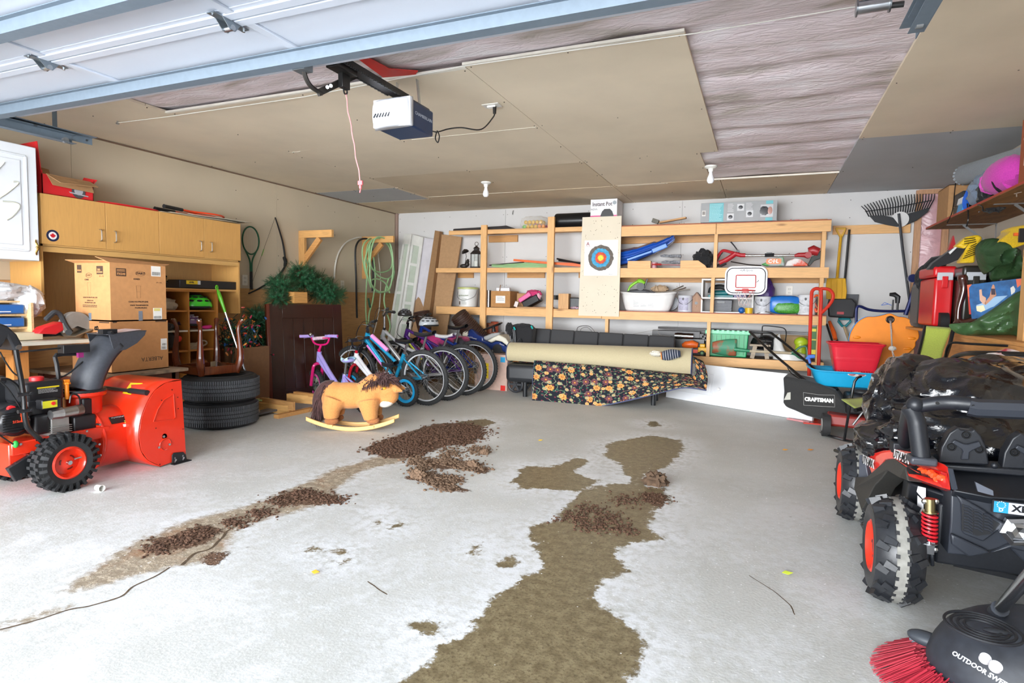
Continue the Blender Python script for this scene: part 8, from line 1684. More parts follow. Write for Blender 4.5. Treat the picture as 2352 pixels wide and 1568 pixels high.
def tubf(u,v):
    an=2*pi*u;sg=lambda w: math.copysign(abs(w)**.22,w);k=.76+.24*v;k += (.04 if v > .9 else 0)+(.012 if .42 < v < .5 else 0)
    return V((rx0+rx1)/2+(rx1-rx0)/2*sg(cos(an))*k,6.2+.16*sg(sin(an))*k,bz_+H2*v)
s.v=[];s.f=[];s.grid(tubf,64,20,cu=True);s.add([tubf(k/64,0) for k in range(64)],[tuple(range(64))[::-1]]);P(s,'tub',RT2,solid=.006);s=MB();s.tube([tubf(k/64,1) for k in range(64)],.009,6,closed=True);P(s,'rim',RT2)
s=MB()
for k in range(15): s.ell(V(rx0+.07+(rx1-rx0-.14)*k/14,6.2-.16*.77,bz_+.008),.012,8)
P(s,'scalloped_foot',RT2)
q=lambda x,y,Y=6.55: at(1850+x/3.135,350+y/3.135,Y=Y)
oc_=[q(x,y) for x,y in ((332,1290),(375,1225),(440,1185),(500,1182),(555,1172),(610,1158),(665,1180),(730,1190),(780,1230),(815,1290),(818,1335),(795,1365),(790,1400),(740,1450),(690,1510),(620,1560),(500,1560),(400,1500),(330,1400),(318,1350))]
t=thing('orange_snow_saucer','orange foam snow saucer with scalloped blue edge and striped rope','saucer',V(q(560,1400).x,6.6,.55));oc_=spline(oc_,4,closed=True)
cc_=sum(oc_,V(0,0,0))/len(oc_);s=MB();s.slab(oc_,(0,.035,0));P(s,'foam_disc',plas('#ee8a17',.45),bev=.008,seg=3);s=MB();s.slab([cc_+(p-cc_)*1.018+V(0,.036,0) for p in oc_],(0,.012,0));P(s,'blue_backing',plas('#2f86c9',.4))
for (x,y) in ((370,1330),(765,1338),(735,1412)): s=MB();s.ell(q(x,y,6.548),(.035,.008,.014),14);P(s,'moulded_bump',plas('#ee8a17',.45))
s=MB();c=q(610,1203,6.548);s.torus(c,(0,1,0),.028,.008,24,8);s.cyl(c+V(0,-.002,0),c+V(0,.002,0),.027,n=18);P(s,'black_grommet',plas('#2a1a12'));
rp=spline([q(612,1210,6.54),q(618,1290,6.5),q(622,1380,6.3),q(628,1440,6.0),q(650,1500,6.0),q(670,1540,6.05)],8);s=MB();s.tube(rp,.007,8);rpo=P(s,'rope',fab('#c9c4bc'));s=MB()
for k in range(0,len(rp)-1): s.ell(rp[k]+V(0,-.004,0),(.0075,.0055,.004),6,R=rotm(0,30,0))
P(s,'rope_fleck',fab('#6a4a44'),rpo);s=MB();s.ell(q(626,1410,6.03),(.03,.02,.02),12,amp=.3);P(s,'rope_knot',fab('#b9b4ac'))
# ================================================================== RIGHT SHELF AND BENCH
RWX=XR-.013;OSB=mat('#8a5f36',.7,kind='osb',axis=1)
fe=1.39;ze=1.865;yE=6.70;zi=ze+.005
t=thing('high_shelf','brown chipboard shelf on metal brackets high on the right wall','shelf',V(1.6,5.2,ze));s=MB();s.slab([V(fe,3.4,ze),V(RWX,3.4,ze),V(RWX,yE,ze),V(fe,yE,ze)],(0,0,.016));P(s,'board',OSB);s=MB();s.mm((fe-.001,3.4,ze+.004),(fe+.002,yE,ze+.018));P(s,'red_edge',plas('#a83a28',.6))
for y in (6.35,5.2,4.2):
    s=MB();s.mm((fe+.08,y-.012,ze-.006),(RWX,y+.012,ze));s.mm((RWX-.006,y-.012,ze-.26),(RWX,y+.012,ze));s.beam((RWX-.01,y,ze-.20),(fe+.20,y,ze-.006),.006,.018);P(s,'bracket',metal('#a9aeb2',.35))
s=MB();
for (a,b) in (((2335,446),(2335,452)),((2330,445),(2346,441))): s.beam(at(*a,Z=ze-.0005),at(*b,Z=ze-.0005),.006,.001)
P(s,'chalk_mark',plas('#d8d4cc',.9))
zs=ze+.017
def Yx(pxx,pyy,X): return at(pxx,pyy,X=X)
s=MB();a=Yx(2148,500,1.42);t=carton('shelf_carton','brown shipping carton standing at the far end of wall shelf',1.43,1.60,6.18,6.52,zs,zs+.30,card('#a87f55'));label_rect(.055,.09,axes((1.575,6.179,zs+.13),(1,0,0),(0,0,1),(0,-1,0)),PAP);bars(axes((1.575,6.1785,zs+.13),(1,0,0),(0,0,1),(0,-1,0)),-.02,.02,-.035,.03,INK,10,2)
s=MB();s.mm((1.46,5.86,zs),(1.57,6.14,zs+.10));s.mm((1.46,5.90,zs+.102),(1.57,6.14,zs+.20));solo(s,'black_speaker_box','black electronics unit next to carton on the wall shelf','electronics',plas('#26282b',.45),bev=.006)
t=thing('blue_white_box','small white and blue box leaning on shelf edge before blue bag','box',V(1.43,5.78,zs));s=MB();s.box((1.435,5.80,zs+.065),(.02,.13,.13),rotm(0,8,0));P(s,'box',plas('#3a93cf'));s=MB();s.box((1.428,5.80,zs+.10),(.016,.125,.05),rotm(0,8,0));P(s,'white_panel',plas('#e2e4e6'))
s=MB();s.tube(spline([V(1.45,5.74,zs+.02),V(1.44,5.72,zs+.10),V(1.46,5.70,zs+.19),V(1.48,5.68,zs+.23)],4),[.012,.02,.022,.024,.024,.022,.02,.02,.018,.016,.014,.012,.01],10,flat=.5);solo(s,'blue_pouch','narrow royal blue stuff pouch standing on the wall shelf','pouch',fab('#1f56b5'))
s=MB();c=V(1.54,5.55,zs+.13);s.ell(c,(.12,.16,.13),34,amp=.35,fr=2,seed=15,ridge=True);solo(s,'grey_mesh_bag','grey-blue mesh stuff bag on the wall shelf beside blue pouch','bag',fab('#6d7a8c'))
t=thing('sleeping_pad_roll','long grey rolled sleeping pad with drawstring end on wall shelf','sleeping pad',V(1.6,5.4,zs+.26));a,b=at(2215,402,X=1.52),V(1.66,4.0,0);b=at(2352,365,X=1.60);b=a+(b-a)*1.25;s=MB();r_=.085;s.tube([a+(b-a)*f for f in (0,.04,.5,1)],[r_*.8,r_,r_,r_],26);P(s,'roll',fab('#7f868d'));s=MB();d_=(a-b).normalized()
for k in range(18): an=2*pi*k/18;u_=d_.orthogonal().normalized();w_=d_.cross(u_);e_=(u_*cos(an)+w_*sin(an));s.tube([a-d_*.01+e_*r_*.92,a+d_*.012+e_*r_*.6,a+d_*.022+e_*.01],[.012,.010,.004],5)
P(s,'gathered_end',fab('#8a9096'));s=MB();s.tube(spline([a+d_*.03,a+V(-.05,.02,-.05),V(1.40,5.9,zs+.05),V(1.38,5.95,zs-.05)],5),.004,5);P(s,'drawstring',plas('#151515'))
s=MB();c=at(2290,425,X=1.50);s.ell(c+V(.04,.18,-.02),(.10,.15,.13),32,amp=.35,fr=2,seed=22,ridge=True);solo(s,'black_bag','crumpled black bag left of the pink sleeping bag','bag',fab('#17171b'))
t=thing('pink_sleeping_bag','hot pink sleeping bag sack with black straps on the wall shelf','sleeping bag',V(1.5,4.9,zs));a=at(2285,415,X=1.46);b=at(2345,400,X=1.50);s=MB();s.tube([a,a.lerp(b,.2),a.lerp(b,.6),b],[.07,.10,.115,.11],26);o=P(s,'sack',fab('#c23aa4'));s=MB();s.ell(a.lerp(b,.55)+V(0,0,.01),(.125,.26,.12),30,amp=.12,fr=3,seed=8,ridge=True);P(s,'crumpled_cover',fab('#c23aa4'));s=MB();s.ell(a+V(-.0,.05,0),(.07,.05,.075),22,amp=.35,fr=3,seed=3,ridge=True);P(s,'gathered_end',fab('#cf4bb2'));s=MB();s.torus(a.lerp(b,.75),(b-a),.118,.01,28,6);P(s,'strap',plas('#17171a'))
s=MB();q_=at(2350,395,X=1.42);s.mm((1.40,q_.y-.25,zs),(1.7,q_.y,zs+.38));o=solo(s,'brown_print_carton','rust brown carton with white doodles at the near end of shelf','box',card('#8f4a2a'));text('ET',axes((1.399,q_.y-.1,zs+.12),(0,-1,0),(0,0,1),(-1,0,0)),.07,plas('#d9cfc4'),o);text('S',axes((1.399,q_.y-.06,zs+.28),(0,-1,0),(0,0,1),(-1,0,0)),.10,plas('#d9cfc4'),o)
s=MB();s.tube(spline([at(2222,468,X=1.40),at(2224,500,X=1.385),at(2220,520,X=1.385)],4),.005,6);solo(s,'hanging_cord','long black cord hanging over the wall shelf edge by carton','cord',plas('#151517'));s=MB();s.tube(spline([at(2246,470,X=1.385),at(2256,474,X=1.385),at(2258,484,X=1.385)],4),.004,6);solo(s,'hanging_cord','short black cord end under the black bag on the wall shelf','cord',plas('#151517'))
# bench / crate
bx_,bz_=1.25,.955
t=thing('plywood_bench','rough plywood bench along the right wall piled with totes and tarps','bench',V(1.5,5,0));PW=wood('#c98f52',1,.2)
s=MB();s.mm((bx_,3.2,bz_-.02),(RWX-.002,6.75,bz_));P(s,'top_board',PW);s=MB();s.mm((bx_-.001,3.2,bz_-.16),(bx_+.02,5.6,bz_-.021));P(s,'apron',PW)
for y in (4.15,5.3,6.65): s=MB();s.mm((bx_+.01,y-.04,0),(bx_+.09,y+.04,bz_-.021));P(s,'leg',PW)
s=MB();s.mm((RWX-.1,3.4,.25),(RWX-.02,6.6,.27));P(s,'rail',PW)
s=MB();x_=at(2346,760,Y=4.1);s.mm((x_.x-.005,4.06,bz_+.001),(x_.x+.08,4.14,1.70));solo(s,'timber_upright','light timber upright standing on the bench at the right edge','timber',wood('#c3935c',2))
def tote(nm,lab,x0,x1,y0,y1,h,col,lat,wheel=True):
    t=thing(nm,lab,'tote',V((x0+x1)/2,(y0+y1)/2,bz_));m_=plas(col,.3)
    s=MB();s.mm((x0,y0,bz_+.03),(x1,y1,bz_+h*.82));P(s,'body',m_,bev=.02,seg=3);s=MB();s.mm((x0-.012,y0-.012,bz_+h*.83),(x1+.012,y1+.012,bz_+h));P(s,'lid',m_,bev=.02,seg=3)
    s=MB();s.mm((x0+.012,y0-.02,bz_+h*.78),(x1-.012,y0-.002,bz_+h*.90));P(s,'latch_strip',plas('#b9bdc2',.3),bev=.004)
    s=MB();s.mm(((x0+x1)/2-.02,y0-.026,bz_+h*.66),((x0+x1)/2+.02,y0-.006,bz_+h*.84));P(s,'latch',plas(lat,.3),bev=.004)
    if wheel: s=MB();s.cyl((x1-.09,y0-.012,bz_+.07),(x1-.03,y0-.012,bz_+.07),.07,n=22);P(s,'wheel',rub('#1c1c1e'))
tote('red_tote','tall red wheeled tote with grey latches on the bench',1.27,1.40,5.72,6.2,.51,'#c9181f','#c9181f')
tote('black_tote','tall black wheeled tote right beside the red tote',1.405,1.55,5.5,6.05,.50,'#26241f','#26241f')
s=MB();s.mm((1.56,5.3,bz_),(1.80,5.85,bz_+.52));solo(s,'black_case','large black plastic case behind the black tote','case',plas('#121316',.35),bev=.02)
s=MB();s.mm((1.28,6.25,bz_),(1.52,6.6,bz_+.40));solo(s,'dark_canvas_bag','dark canvas bag standing behind the red tote','bag',fab('#3a3530'),bev=.04)
c=at(2128,640,Y=6.3);s=MB();s.ell(c,(.08,.08,.11),30,amp=.35,fr=2.2,seed=31,ridge=True);s.tube([c+V(0,0,.08),c+V(.06,0,.14),c+V(.12,0,.16)],[.05,.06,.05],10);solo(s,'black_backpack','black strappy backpack left of the red tote','backpack',fab('#1b1c1f'))
YJ=mat('#dcb616',.5,kind='fabric',scale=120);q=lambda x,y,Y: at(2080+x/3.5625,400+y/3.5625,Y=Y)
t=thing('life_jacket','yellow and black buoyancy jacket sprawled over the totes','life jacket',q(500,700,5.6));s=MB();s.slab([q(410,590,5.6),q(500,510,5.6),q(600,490,5.6),q(640,520,5.6),q(580,620,5.55),q(575,725,5.5),q(440,725,5.5),q(500,610,5.6)],(.0,.12,0));P(s,'yellow_panel',YJ,bev=.02,seg=3)
s=MB();s.slab([q(190,770,5.75),q(230,720,5.75),q(370,620,5.7),q(520,540,5.62),q(525,560,5.6),q(430,700,5.6),q(360,730,5.65),q(200,780,5.75)],(0,.10,0));P(s,'black_panel',fab('#202124'),bev=.02,seg=3);s=MB();s.slab([q(350,640,5.69),q(410,590,5.66),q(418,600,5.65),q(362,655,5.68)],(0,-.012,0));P(s,'white_strip',plas('#d9dadb'));s=MB()
for k in range(9): s.tube([q(470+12*k if k < 6 else 480,690-20*k,5.49+.01*k),q(600-8*k*.5,640-15*k,5.49+.012*k)],.003,5)
P(s,'webbing',plas('#2b2a1c'))
s=MB();s.slab([q(740,560,5.2),q(860,470,5.2),q(855,430,5.2),q(1020,400,5.0),q(1020,560,5.0),q(880,610,5.1)],(0,.2,0));t=solo(s,'yellow_dry_bag','bright yellow bag with orange buckle at right edge, over the tarp','bag',YJ,bev=.03,seg=3);s=MB();s.box(q(950,500,4.95),(.03,.02,.09));build(s,'black_buckle',plas('#1b1b1d'),t);s=MB();s.box(q(915,492,4.97),(.04,.02,.02));build(s,'orange_clip',plas('#e0601c'),t)
s=MB();s.slab([q(350,620,6.2),q(395,500,6.2),q(412,590,6.2),q(380,620,6.2)],(0,.05,0));solo(s,'red_pennant','small red triangular tip rising behind the life jacket','flag',plas('#b3222a'))
s=MB()
for k in range(24): zz=1.50+.011*k;s.torus((1.70+.0015*k,6.95,zz),(0,0,1),.085+(.006 if k % 2 else 0),.006,24,6)
solo(s,'ribbed_drain_pipe','grey ribbed flexible pipe upright in the corner below shelf','pipe',plas('#9a938c',.5)) if 0 else None
TG=mat('#2c4a2b',.45,kind='film',scale=5,bump=.8,var=.25)
def tarp(nm,lab,pts,Y0,m,amp,seed,d=.12):
    P3=[q(x,y,Y0) for x,y in pts];cx_=sum(P3,V(0,0,0))/len(P3);n=40;bd=spline(P3,max(2,n//len(P3)),closed=True)
    N_=len(bd)
    def fn(u,v):
        p=bd[int(round(u*N_)) % N_];w_=cx_.lerp(p,v);h=sqrt(max(0,1-v**2.5));nz=noise.noise(w_*7+V(seed,0,0));nz2=1-2*abs(noise.noise(w_*13+V(0,seed,0)))
        return w_+V(0,-1,.1)*(d*h+amp*h*(nz+.8*nz2))
    s=MB();s.grid(fn,N_,18,cu=True);s.grid(lambda u,v: cx_.lerp(bd[int(round(u*N_)) % N_],v)+V(0,.05*sqrt(max(0,1-v**2.5)),0),N_,4,cu=True);return solo(s,nm,lab,'tarp',m)
tarp('green_canvas','bunched dark green canvas heaped on top of the black tote',[(570,600),(650,530),(760,540),(880,600),(950,740),(960,840),(850,870),(700,870),(680,800),(640,820),(590,740)],5.35,TG,.10,3)
tarp('green_tarp','smooth green tarpaulin draped over the front of the bench',[(360,1225),(520,1215),(700,1110),(950,950),(960,1100),(945,1310),(850,1315),(650,1320),(500,1320),(400,1290)],4.55,mat('#3b5a36',.35,kind='film',scale=6,var=.2,bump=.5),.05,8,.06)
# picture box
y0=4.75;P0=V(q(505,900,4.9).x,4.9,0);t=thing('boat_carton','inflatable boat carton with photo of two people on blue water','box',V(q(720,1100,4.9).x,4.95,bz_));pc=[q(502,905,4.9),q(950,850,4.7),q(950,1140,4.7),q(540,1185,4.9)]
s=MB();s.slab(pc,(.05,.16,0));P(s,'carton',mat('#2a5f96',.5,kind='plain',scale=22,var=.35),bev=.003)
fn_=(pc[1]-pc[0]).cross(pc[3]-pc[0]).normalized();fn_=fn_ if fn_.y < 0 else -fn_;qq=lambda x,y,o=.002: atp(2080+x/3.5625,400+y/3.5625,pc[0],fn_)+fn_*o
def prnt(nm,pts,col,o=.002): s=MB();s.slab([qq(x,y,o) for x,y in pts],fn_*.0008);P(s,nm,plas(col,.5))
prnt('orange_corner',[(905,858),(948,853),(948,960),(920,960)],'#d9684a');prnt('orange_corner',[(505,905),(545,900),(520,930),(525,1010),(512,1010)],'#d9684a');prnt('raft_print',[(580,1070),(640,1050),(740,1000),(860,990),(860,1040),(700,1090),(640,1120),(590,1115)],'#8fb0cf');prnt('raft_end_print',[(580,1080),(640,1070),(655,1110),(620,1128),(585,1118)],'#ddd6b0',.003);prnt('float_print',[(860,930),(885,912),(900,940),(892,985),(868,990)],'#cfcfca',.003)
prnt('seated_figure_print',[(605,945),(625,940),(630,990),(660,1010),(660,1060),(640,1065),(610,1030)],'#c9a08a',.0035);prnt('seated_figure_print',[(690,1000),(708,920),(718,900),(730,910),(745,990),(720,1010),(680,1050),(655,1070),(650,1050)],'#b98468',.0035);prnt('vest_print',[(703,935),(735,935),(738,985),(705,985)],'#3a2f3c',.004)
prnt('red_lettering',[(512,1000),(522,1000),(540,1145),(522,1145)],'#b3342a',.003)
# dark curved chair leg
s=MB();s.tube(spline([q(430,1215,5.0),q(435,1100,5.0),q(475,950,5.0),(q(470,870,5.0)),q(462,825,5.0)],5),[.03,.022,.02,.018,.018,.018,.018,.02,.021,.022,.023,.024,.025,.026,.027,.028,.03,.03,.028,.025,.02][:21],12);s.tube(spline([q(440,1195,5.0),q(490,1205,4.95),q(580,1175,4.9)],4),.016,10);solo(s,'mahogany_chair_leg','glossy dark mahogany curved furniture leg upright beside black tote','furniture leg',mat('#3d1a14',.2,coat=.6))
# green sling chairs
LG=mat('#a5b44a',.7,kind='fabric',scale=200,bump=.1);q=lambda x,y,Y: at(1850+x/3.135,350+y/3.135,Y=Y)
t=thing('green_patio_chair','lime green sling chair back with black frame by the bench','chair',V(1.1,4.6,0))
A_=[q(870,1252,4.75),q(1055,1265,4.75),q(968,1535,4.45),q(800,1520,4.45)]
s=MB();s.grid(lambda u,v: A_[0].lerp(A_[1],u).lerp(A_[3].lerp(A_[2],u),v)+V(0,.03*sin(pi*v),0),8,12);P(s,'sling_back',LG,solid=.006)
s=MB();s.tube(spline([q(1063,1275,4.75),q(1040,1380,4.66),q(1010,1470,4.55),q(975,1545,4.45)],4),.012,8);s.tube(spline([q(862,1250,4.76),q(830,1390,4.6),q(795,1525,4.45)],4),.010,8);P(s,'back_tube',plas('#1a1b1e',.3))
s=MB();s.tube(spline([q(1000,1560,4.4),q(1050,1490,4.3),q(1120,1455,4.2),q(1250,1445,4.0),q(1700,1460,3.7)],5),.014,8);s.tube(spline([q(1005,1500,4.4),q(1020,1410,4.35),q(1060,1370,4.3),q(1200,1378,4.2),q(1700,1405,3.9)],5),.007,8);P(s,'arm_tube',plas('#141416',.25))
s=MB();a=q(1050,1490,4.3)
for (x,y) in ((1.05,4.3),(1.2,4.0)): s.tube([V(x,y,.45),V(x+.02,y,0)],.011,8)
P(s,'leg',plas('#141416',.3));s=MB();s.slab([V(1.0,4.0,.42),V(1.25,4.0,.42),V(1.25,4.45,.42),V(1.0,4.45,.42)],(0,0,.012));P(s,'sling_seat',LG)
q=lambda x,y,Y: at(1500+x/3.92,700+y/3.92,Y=Y)
t=thing('green_patio_chair','lime green sling chair seat with black sled legs before the mower','chair',V(.6,5.2,0))
s=MB();A_=[q(1695,855,5.2),q(1990,830,5.35),q(2000,900,5.0),q(1830,942,4.9)];s.grid(lambda u,v: A_[0].lerp(A_[1],u).lerp(A_[3].lerp(A_[2],u),v)+V(0,0,-.02*sin(pi*v)*sin(pi*u)),8,8);P(s,'sling_seat',LG,solid=.008)
BT=plas('#16171a',.25);s=MB();s.tube(spline([q(1500,1155,5.95),q(1720,1215,5.4),q(1850,1235,5.2)],4),.013,8);s.tube([q(1720,1220,5.35),q(1775,900,5.25),q(1800,760,5.25),q(1815,690,5.25),q(1840,655,5.25),(q(1870,645,5.3))],.010,8);s.tube(spline([q(1915,1110,4.95),q(1945,880,4.95),q(1965,780,4.95),q(1990,745,4.95),q(2080,740,5.0)],4),.010,8);P(s,'frame_tube',BT);s=MB();s.tube([q(1820,950,4.88),q(1920,925,4.95)],.016,8);P(s,'joint',BT);s=MB();s.tube([q(1800,1080,4.98),q(1900,950,4.98)],.008,6);P(s,'brace',BT);s=MB();s.tube([q(1640,1310,4.5),q(1760,1350,4.3)],.012,8);P(s,'foot_end',BT)
# ================================================================== TOY BUGGY
UB=mat('#1d2026',.42,kind='rubber',scale=120,bump=.06);UB2=plas('#2b2f37',.4);UR=mat('#d8261d',.18,coat=.8)
t=thing('toy_utility_buggy','black and red ride-on toy buggy seen from behind, UTV-MX decals','toy car',V(.95,3.2,0))
def buggy_wheel(x0,yc,out=-1,R=.193,wd=.165):
    M_=axes(V(x0+wd/2,yc,R),(0,1,0),(0,0,1),(1,0,0));TT=mat('#26282c',.35,kind='rubber',scale=70,bump=.1)
    s=MB();h=wd/2;s.lathe([(.10,-h+.012),(.125,-h),(.155,-h+.004),(R-.012,-h+.03),(R-.002,-.022),(R,-.015),(R,.015),(R-.002,.022),(R-.012,h-.03),(.155,h-.004),(.125,h),(.10,h-.012)],M_,64);ty=P(s,'tyre',TT)
    s=MB();s.lathe([(R+.001,-.02),(R+.004,-.018),(R+.004,.018),(R+.001,.02)],M_,64);P(s,'rubber_band',mat('#8d8c86',.85,kind='worn',scale=30,var=.2),ty)
    s=MB();n=30
    for k in range(n):
        a=2*pi*k/n
        for zz,da in ((-.017,0),(.017,.5)): b=a+da*2*pi/n;s.box(M_ @ V((R+.003)*cos(b),(R+.003)*sin(b),zz),(.006,.014,.012),M_.to_3x3().to_4x4() @ rotm(0,0,math.degrees(b)))
    P(s,'band_notch',plas('#2a2b2e',.6),ty,kind='stuff')
    s=MB();n=14
    for k in range(n):
        for sg in (-1,1):
            for j,(r_,z_,tw) in enumerate(((R-.006,.034,22),(R-.016,.058,28))):
                a=2*pi*(k+(.5 if sg > 0 else 0))/n+j*.10;s.box(M_ @ V(r_*cos(a),r_*sin(a),sg*z_),(.030,.026,.040),M_.to_3x3().to_4x4() @ rotm(0,0,math.degrees(a)) @ rotm(sg*tw,0,0) @ rotm(0,sg*-25,0),taper=.7)
    P(s,'tread_lug',TT,ty,kind='stuff',flat=True,bev=.0)
    s=MB();s.lathe([(.100,-h+.010),(.092,-h+.004),(.082,-h+.02),(.05,-h+.05),(.03,-h+.045),(0,-h+.045)],M_,40);rm=P(s,'wheel_rim',plas('#e0331f',.3));s=MB();s.cyl(M_ @ V(0,0,-h+.02),M_ @ V(0,0,-h+.05),.035,n=18)
    for k in range(5): a=2*pi*k/5;s.cyl(M_ @ V(.05*cos(a),.05*sin(a),-h+.02),M_ @ V(.05*cos(a),.05*sin(a),-h+.05),.006,n=8)
    P(s,'hub_cap',plas('#2b2c30'),rm)
buggy_wheel(.425,2.645);buggy_wheel(.42,3.58);buggy_wheel(1.36,2.645);buggy_wheel(1.36,3.58)
q=lambda x,y,Y=2.52: at(1960+x/4.752,990+y/4.752,Y=Y)
# chassis and rear fascia
s=MB();s.mm((.64,2.62,.17),(1.34,3.95,.40));P(s,'chassis',UB,bev=.01)
s=MB();s.tube([V(.6,2.66,.193),V(1.4,2.66,.193)],.016,10);s.tube([V(.6,3.58,.193),V(1.4,3.58,.193)],.016,10);P(s,'axle',UB2)
s=MB();a=at(2190,1292,Z=.04);b=at(2360,1330,Z=.04);s.beam(a,b,.03,.02);P(s,'ground_bar',UB)
fas=[q(1070,640),q(1110,680),q(1500,700),q(1863+900,790),q(1863+900,1480),q(1863,1430),q(1700,1260),(q(1240,1360)),q(1030,1340),q(1060,1000)]
s=MB();s.slab(fas,(0,.18,0));P(s,'rear_fascia',UB2,bev=.012,seg=2)
s=MB();s.slab([q(600,560,2.7),q(1060,700,2.6),q(1040,1340,2.62),q(900,1240,2.7),q(780,1080,2.75),q(640,900,2.78),q(560,860,2.8)],(.02,.18,0));P(s,'wheel_well_panel',UB,bev=.01)
for (pts,nm) in (([(1050,1100),(1180,1160),(1420,1270),(1480,1310),(1290,1350),(1240,1350),(1060,1220)],'lower_flare'),([(1110,680),(1420,850),(1430,865),(1640,990),(1700,1010),(1580,1060),(1400,1190),(1180,1100),(1160,780)],'grille_surround'),([(1480,1310),(1700,1210),(1863+600,1290),(1863+600,1450),(1700,1260)],'lower_flare')):
    s=MB();s.slab([q(x,y,2.515) for x,y in pts],(0,-.018,0));P(s,nm,UB2,bev=.006)
s=MB();s.slab([q(x,y,2.496) for x,y in ((1185,790),(1310,850),(1600,1010),(1500,1120),(1350,1140),(1180,1080))],(0,-.002,0));P(s,'grille_recess',plas('#15171b',.5));s=MB()
for k in range(9):
    for j in range(3):
        x=1205+110*j;y=815+32*k+45*j
        if y < 1090+(-10*j): s.tube([q(x,y,2.492),q(x+50,y+12,2.492),q(x+95,y+45,2.492)],.0035,5)
P(s,'grille_fin',UB2)
s=MB();s.slab([q(x,y,2.505) for x,y in ((1320,545),(1360,565),(1515,640),(1520,695),(1350,650))],(0,-.01,0));P(s,'grey_accent',plas('#5b606b',.4))
s=MB();s.slab([q(1050,410,2.75),q(1863+900,480,2.75),q(1863+900,800,2.5),q(1500,720,2.5),q(1090,640,2.5)],(0,.02,-.03));P(s,'rear_deck',UB,bev=.006)
s=MB();s.slab([q(1080,420,2.72),q(1863+900,500,2.72),q(1863+900,450,2.76),q(1100,380,2.76)],(0,0.01,.02));P(s,'deck_rib',UB2)
# number plate
pa,pb,pc_,pd=q(1525,768,2.485),q(1863+230,795,2.485),q(1863+230,955,2.485),q(1535,880,2.485);W_=(pb-pa).length;F=axes((pa+pb+pc_+pd)/4+V(0,-.004,0),(1,0,0),(0,0,1));hh=abs(q(1530,768).z-q(1530,885).z)
s=MB();s.prism(rrect(W_+.01,hh+.008,.004),.006,F,z0=-.006);np_=P(s,'number_plate',UB);label_rect(W_,hh,F,plas('#c5c9d4',.4),np_,'plate_face');label_rect(.04,hh,F @ Matrix.Translation((-W_/2+.02,0,.0006)),plas('#2a93c8',.4),np_,'blue_band');text('D',F @ Matrix.Translation((-W_/2+.02,-hh*.24,.0016)),hh*.45,plas('#f2f4f6'),np_,bold=.0005)
s=MB()
for k in range(12): a=2*pi*k/12;s.box(F @ V(-W_/2+.02+.0115*cos(a),hh*.22+.0115*sin(a),.0018),(.003,.001,.003))
P(s,'star_ring',plas('#c9e2ea'),np_);text('XMX6',F @ Matrix.Translation((-W_/2+.05,0,.001)),hh*.82,plas('#1b1d22'),np_,bold=.0012,align='LEFT',sx=1.15)
# hex reflector
c=q(1790,1090,2.49);Mh=axes(c,(1,0,0),(0,0,1),(0,-1,0));s=MB();s.lathe([(.052,-.01),(.052,.012),(.038,.018),(.034,.012)],Mh @ rotm(0,0,10),6);P(s,'tow_bezel',metal('#b9bcc2',.3),flat=True);s=MB();s.lathe([(.034,.010),(.02,.016),(0,.012)],Mh,6);P(s,'tow_lens',metal('#c3c6ca',.28),flat=True)
# fender, decals, tail light
red=[(130,262,3.30),(330,205,3.05),(480,195,2.92),(640,222,2.80),(1000,360,2.58),(1035,395,2.54),(1062,640,2.50),(960,610,2.52),(600,485,2.62),(565,385,2.68),(440,300,2.86),(350,312,2.98),(210,492,3.22)]
s=MB();s.slab([q(*p) for p in red],(.02,.08,-.03));P(s,'rear_wing',UR,bev=.004)
arch=[(350,312,2.97),(440,300,2.85),(560,388,2.67),(600,545,2.62),(520,510,2.66),(370,430,2.8),(300,520,2.95),(230,590,3.05),(90,870,3.25),(5,620,3.35),(20,500,3.35),(200,500,3.2)]
s=MB();s.slab([q(x,y,Y-.01) for x,y,Y in arch],(.09,.04,-.01));P(s,'wheel_arch',mat('#3a3936',.55,kind='rubber',scale=120),bev=.004)
s=MB();s.slab([q(60,260,3.35),q(120,265,3.34),q(165,520,3.3),q(55,510,3.36)],(.05,.05,0));P(s,'side_strut',plas('#4a4e57',.4),bev=.004)
tl=[(700,372,2.70),(1010,455,2.55),(1052,632,2.49),(960,605,2.51),(900,530,2.56)];s=MB();s.slab([q(x,y,Y-.004) for x,y,Y in tl],(.0,-.012,.004));P(s,'tail_lamp',mat('#c9150f',.1,coat=1),bev=.002);s=MB()
rnd=random.Random(5)
for k in range(12): u=k/11;p=q(740+230*u+rnd.uniform(-15,15),410+110*u+rnd.uniform(-20,20),2.66-.12*u);s.ell(p+V(-.004,-.012,0),(.014,.006,.012),6)
P(s,'lamp_facet',mat('#f0481c',.15,coat=1),flat=True)
s=MB();s.slab([q(x,y,Y-.006) for x,y,Y in ((575,385,2.68),(690,372,2.69),(880,520,2.57),(700,470,2.62),(600,460,2.63))],(0,-.006,0));P(s,'black_wedge',plas('#2a2729',.25));s=MB();s.slab([q(x,y,Y-.006) for x,y,Y in ((1030,400,2.54),(1045,405,2.54),(1095,620,2.49),(1070,632,2.49))],(.01,-.008,0));P(s,'edge_trim',UB2)
dx_=(q(640,320,2.74)-q(450,245,2.9));text('UTV-MX',axes(q(550,290,2.80)+V(-.012,-.012,.006),dx_,(0,.2,1)),.044,plas('#f2f2f2'),bold=.004,sx=.85,shear=.2);text('UTV-MX',axes(q(550,290,2.80)+V(-.012,-.012,.006),dx_,(0,.2,1)) @ Matrix.Translation((0,0,.004)),.044,plas('#16161a'),bold=.0006,sx=.85,shear=.2)
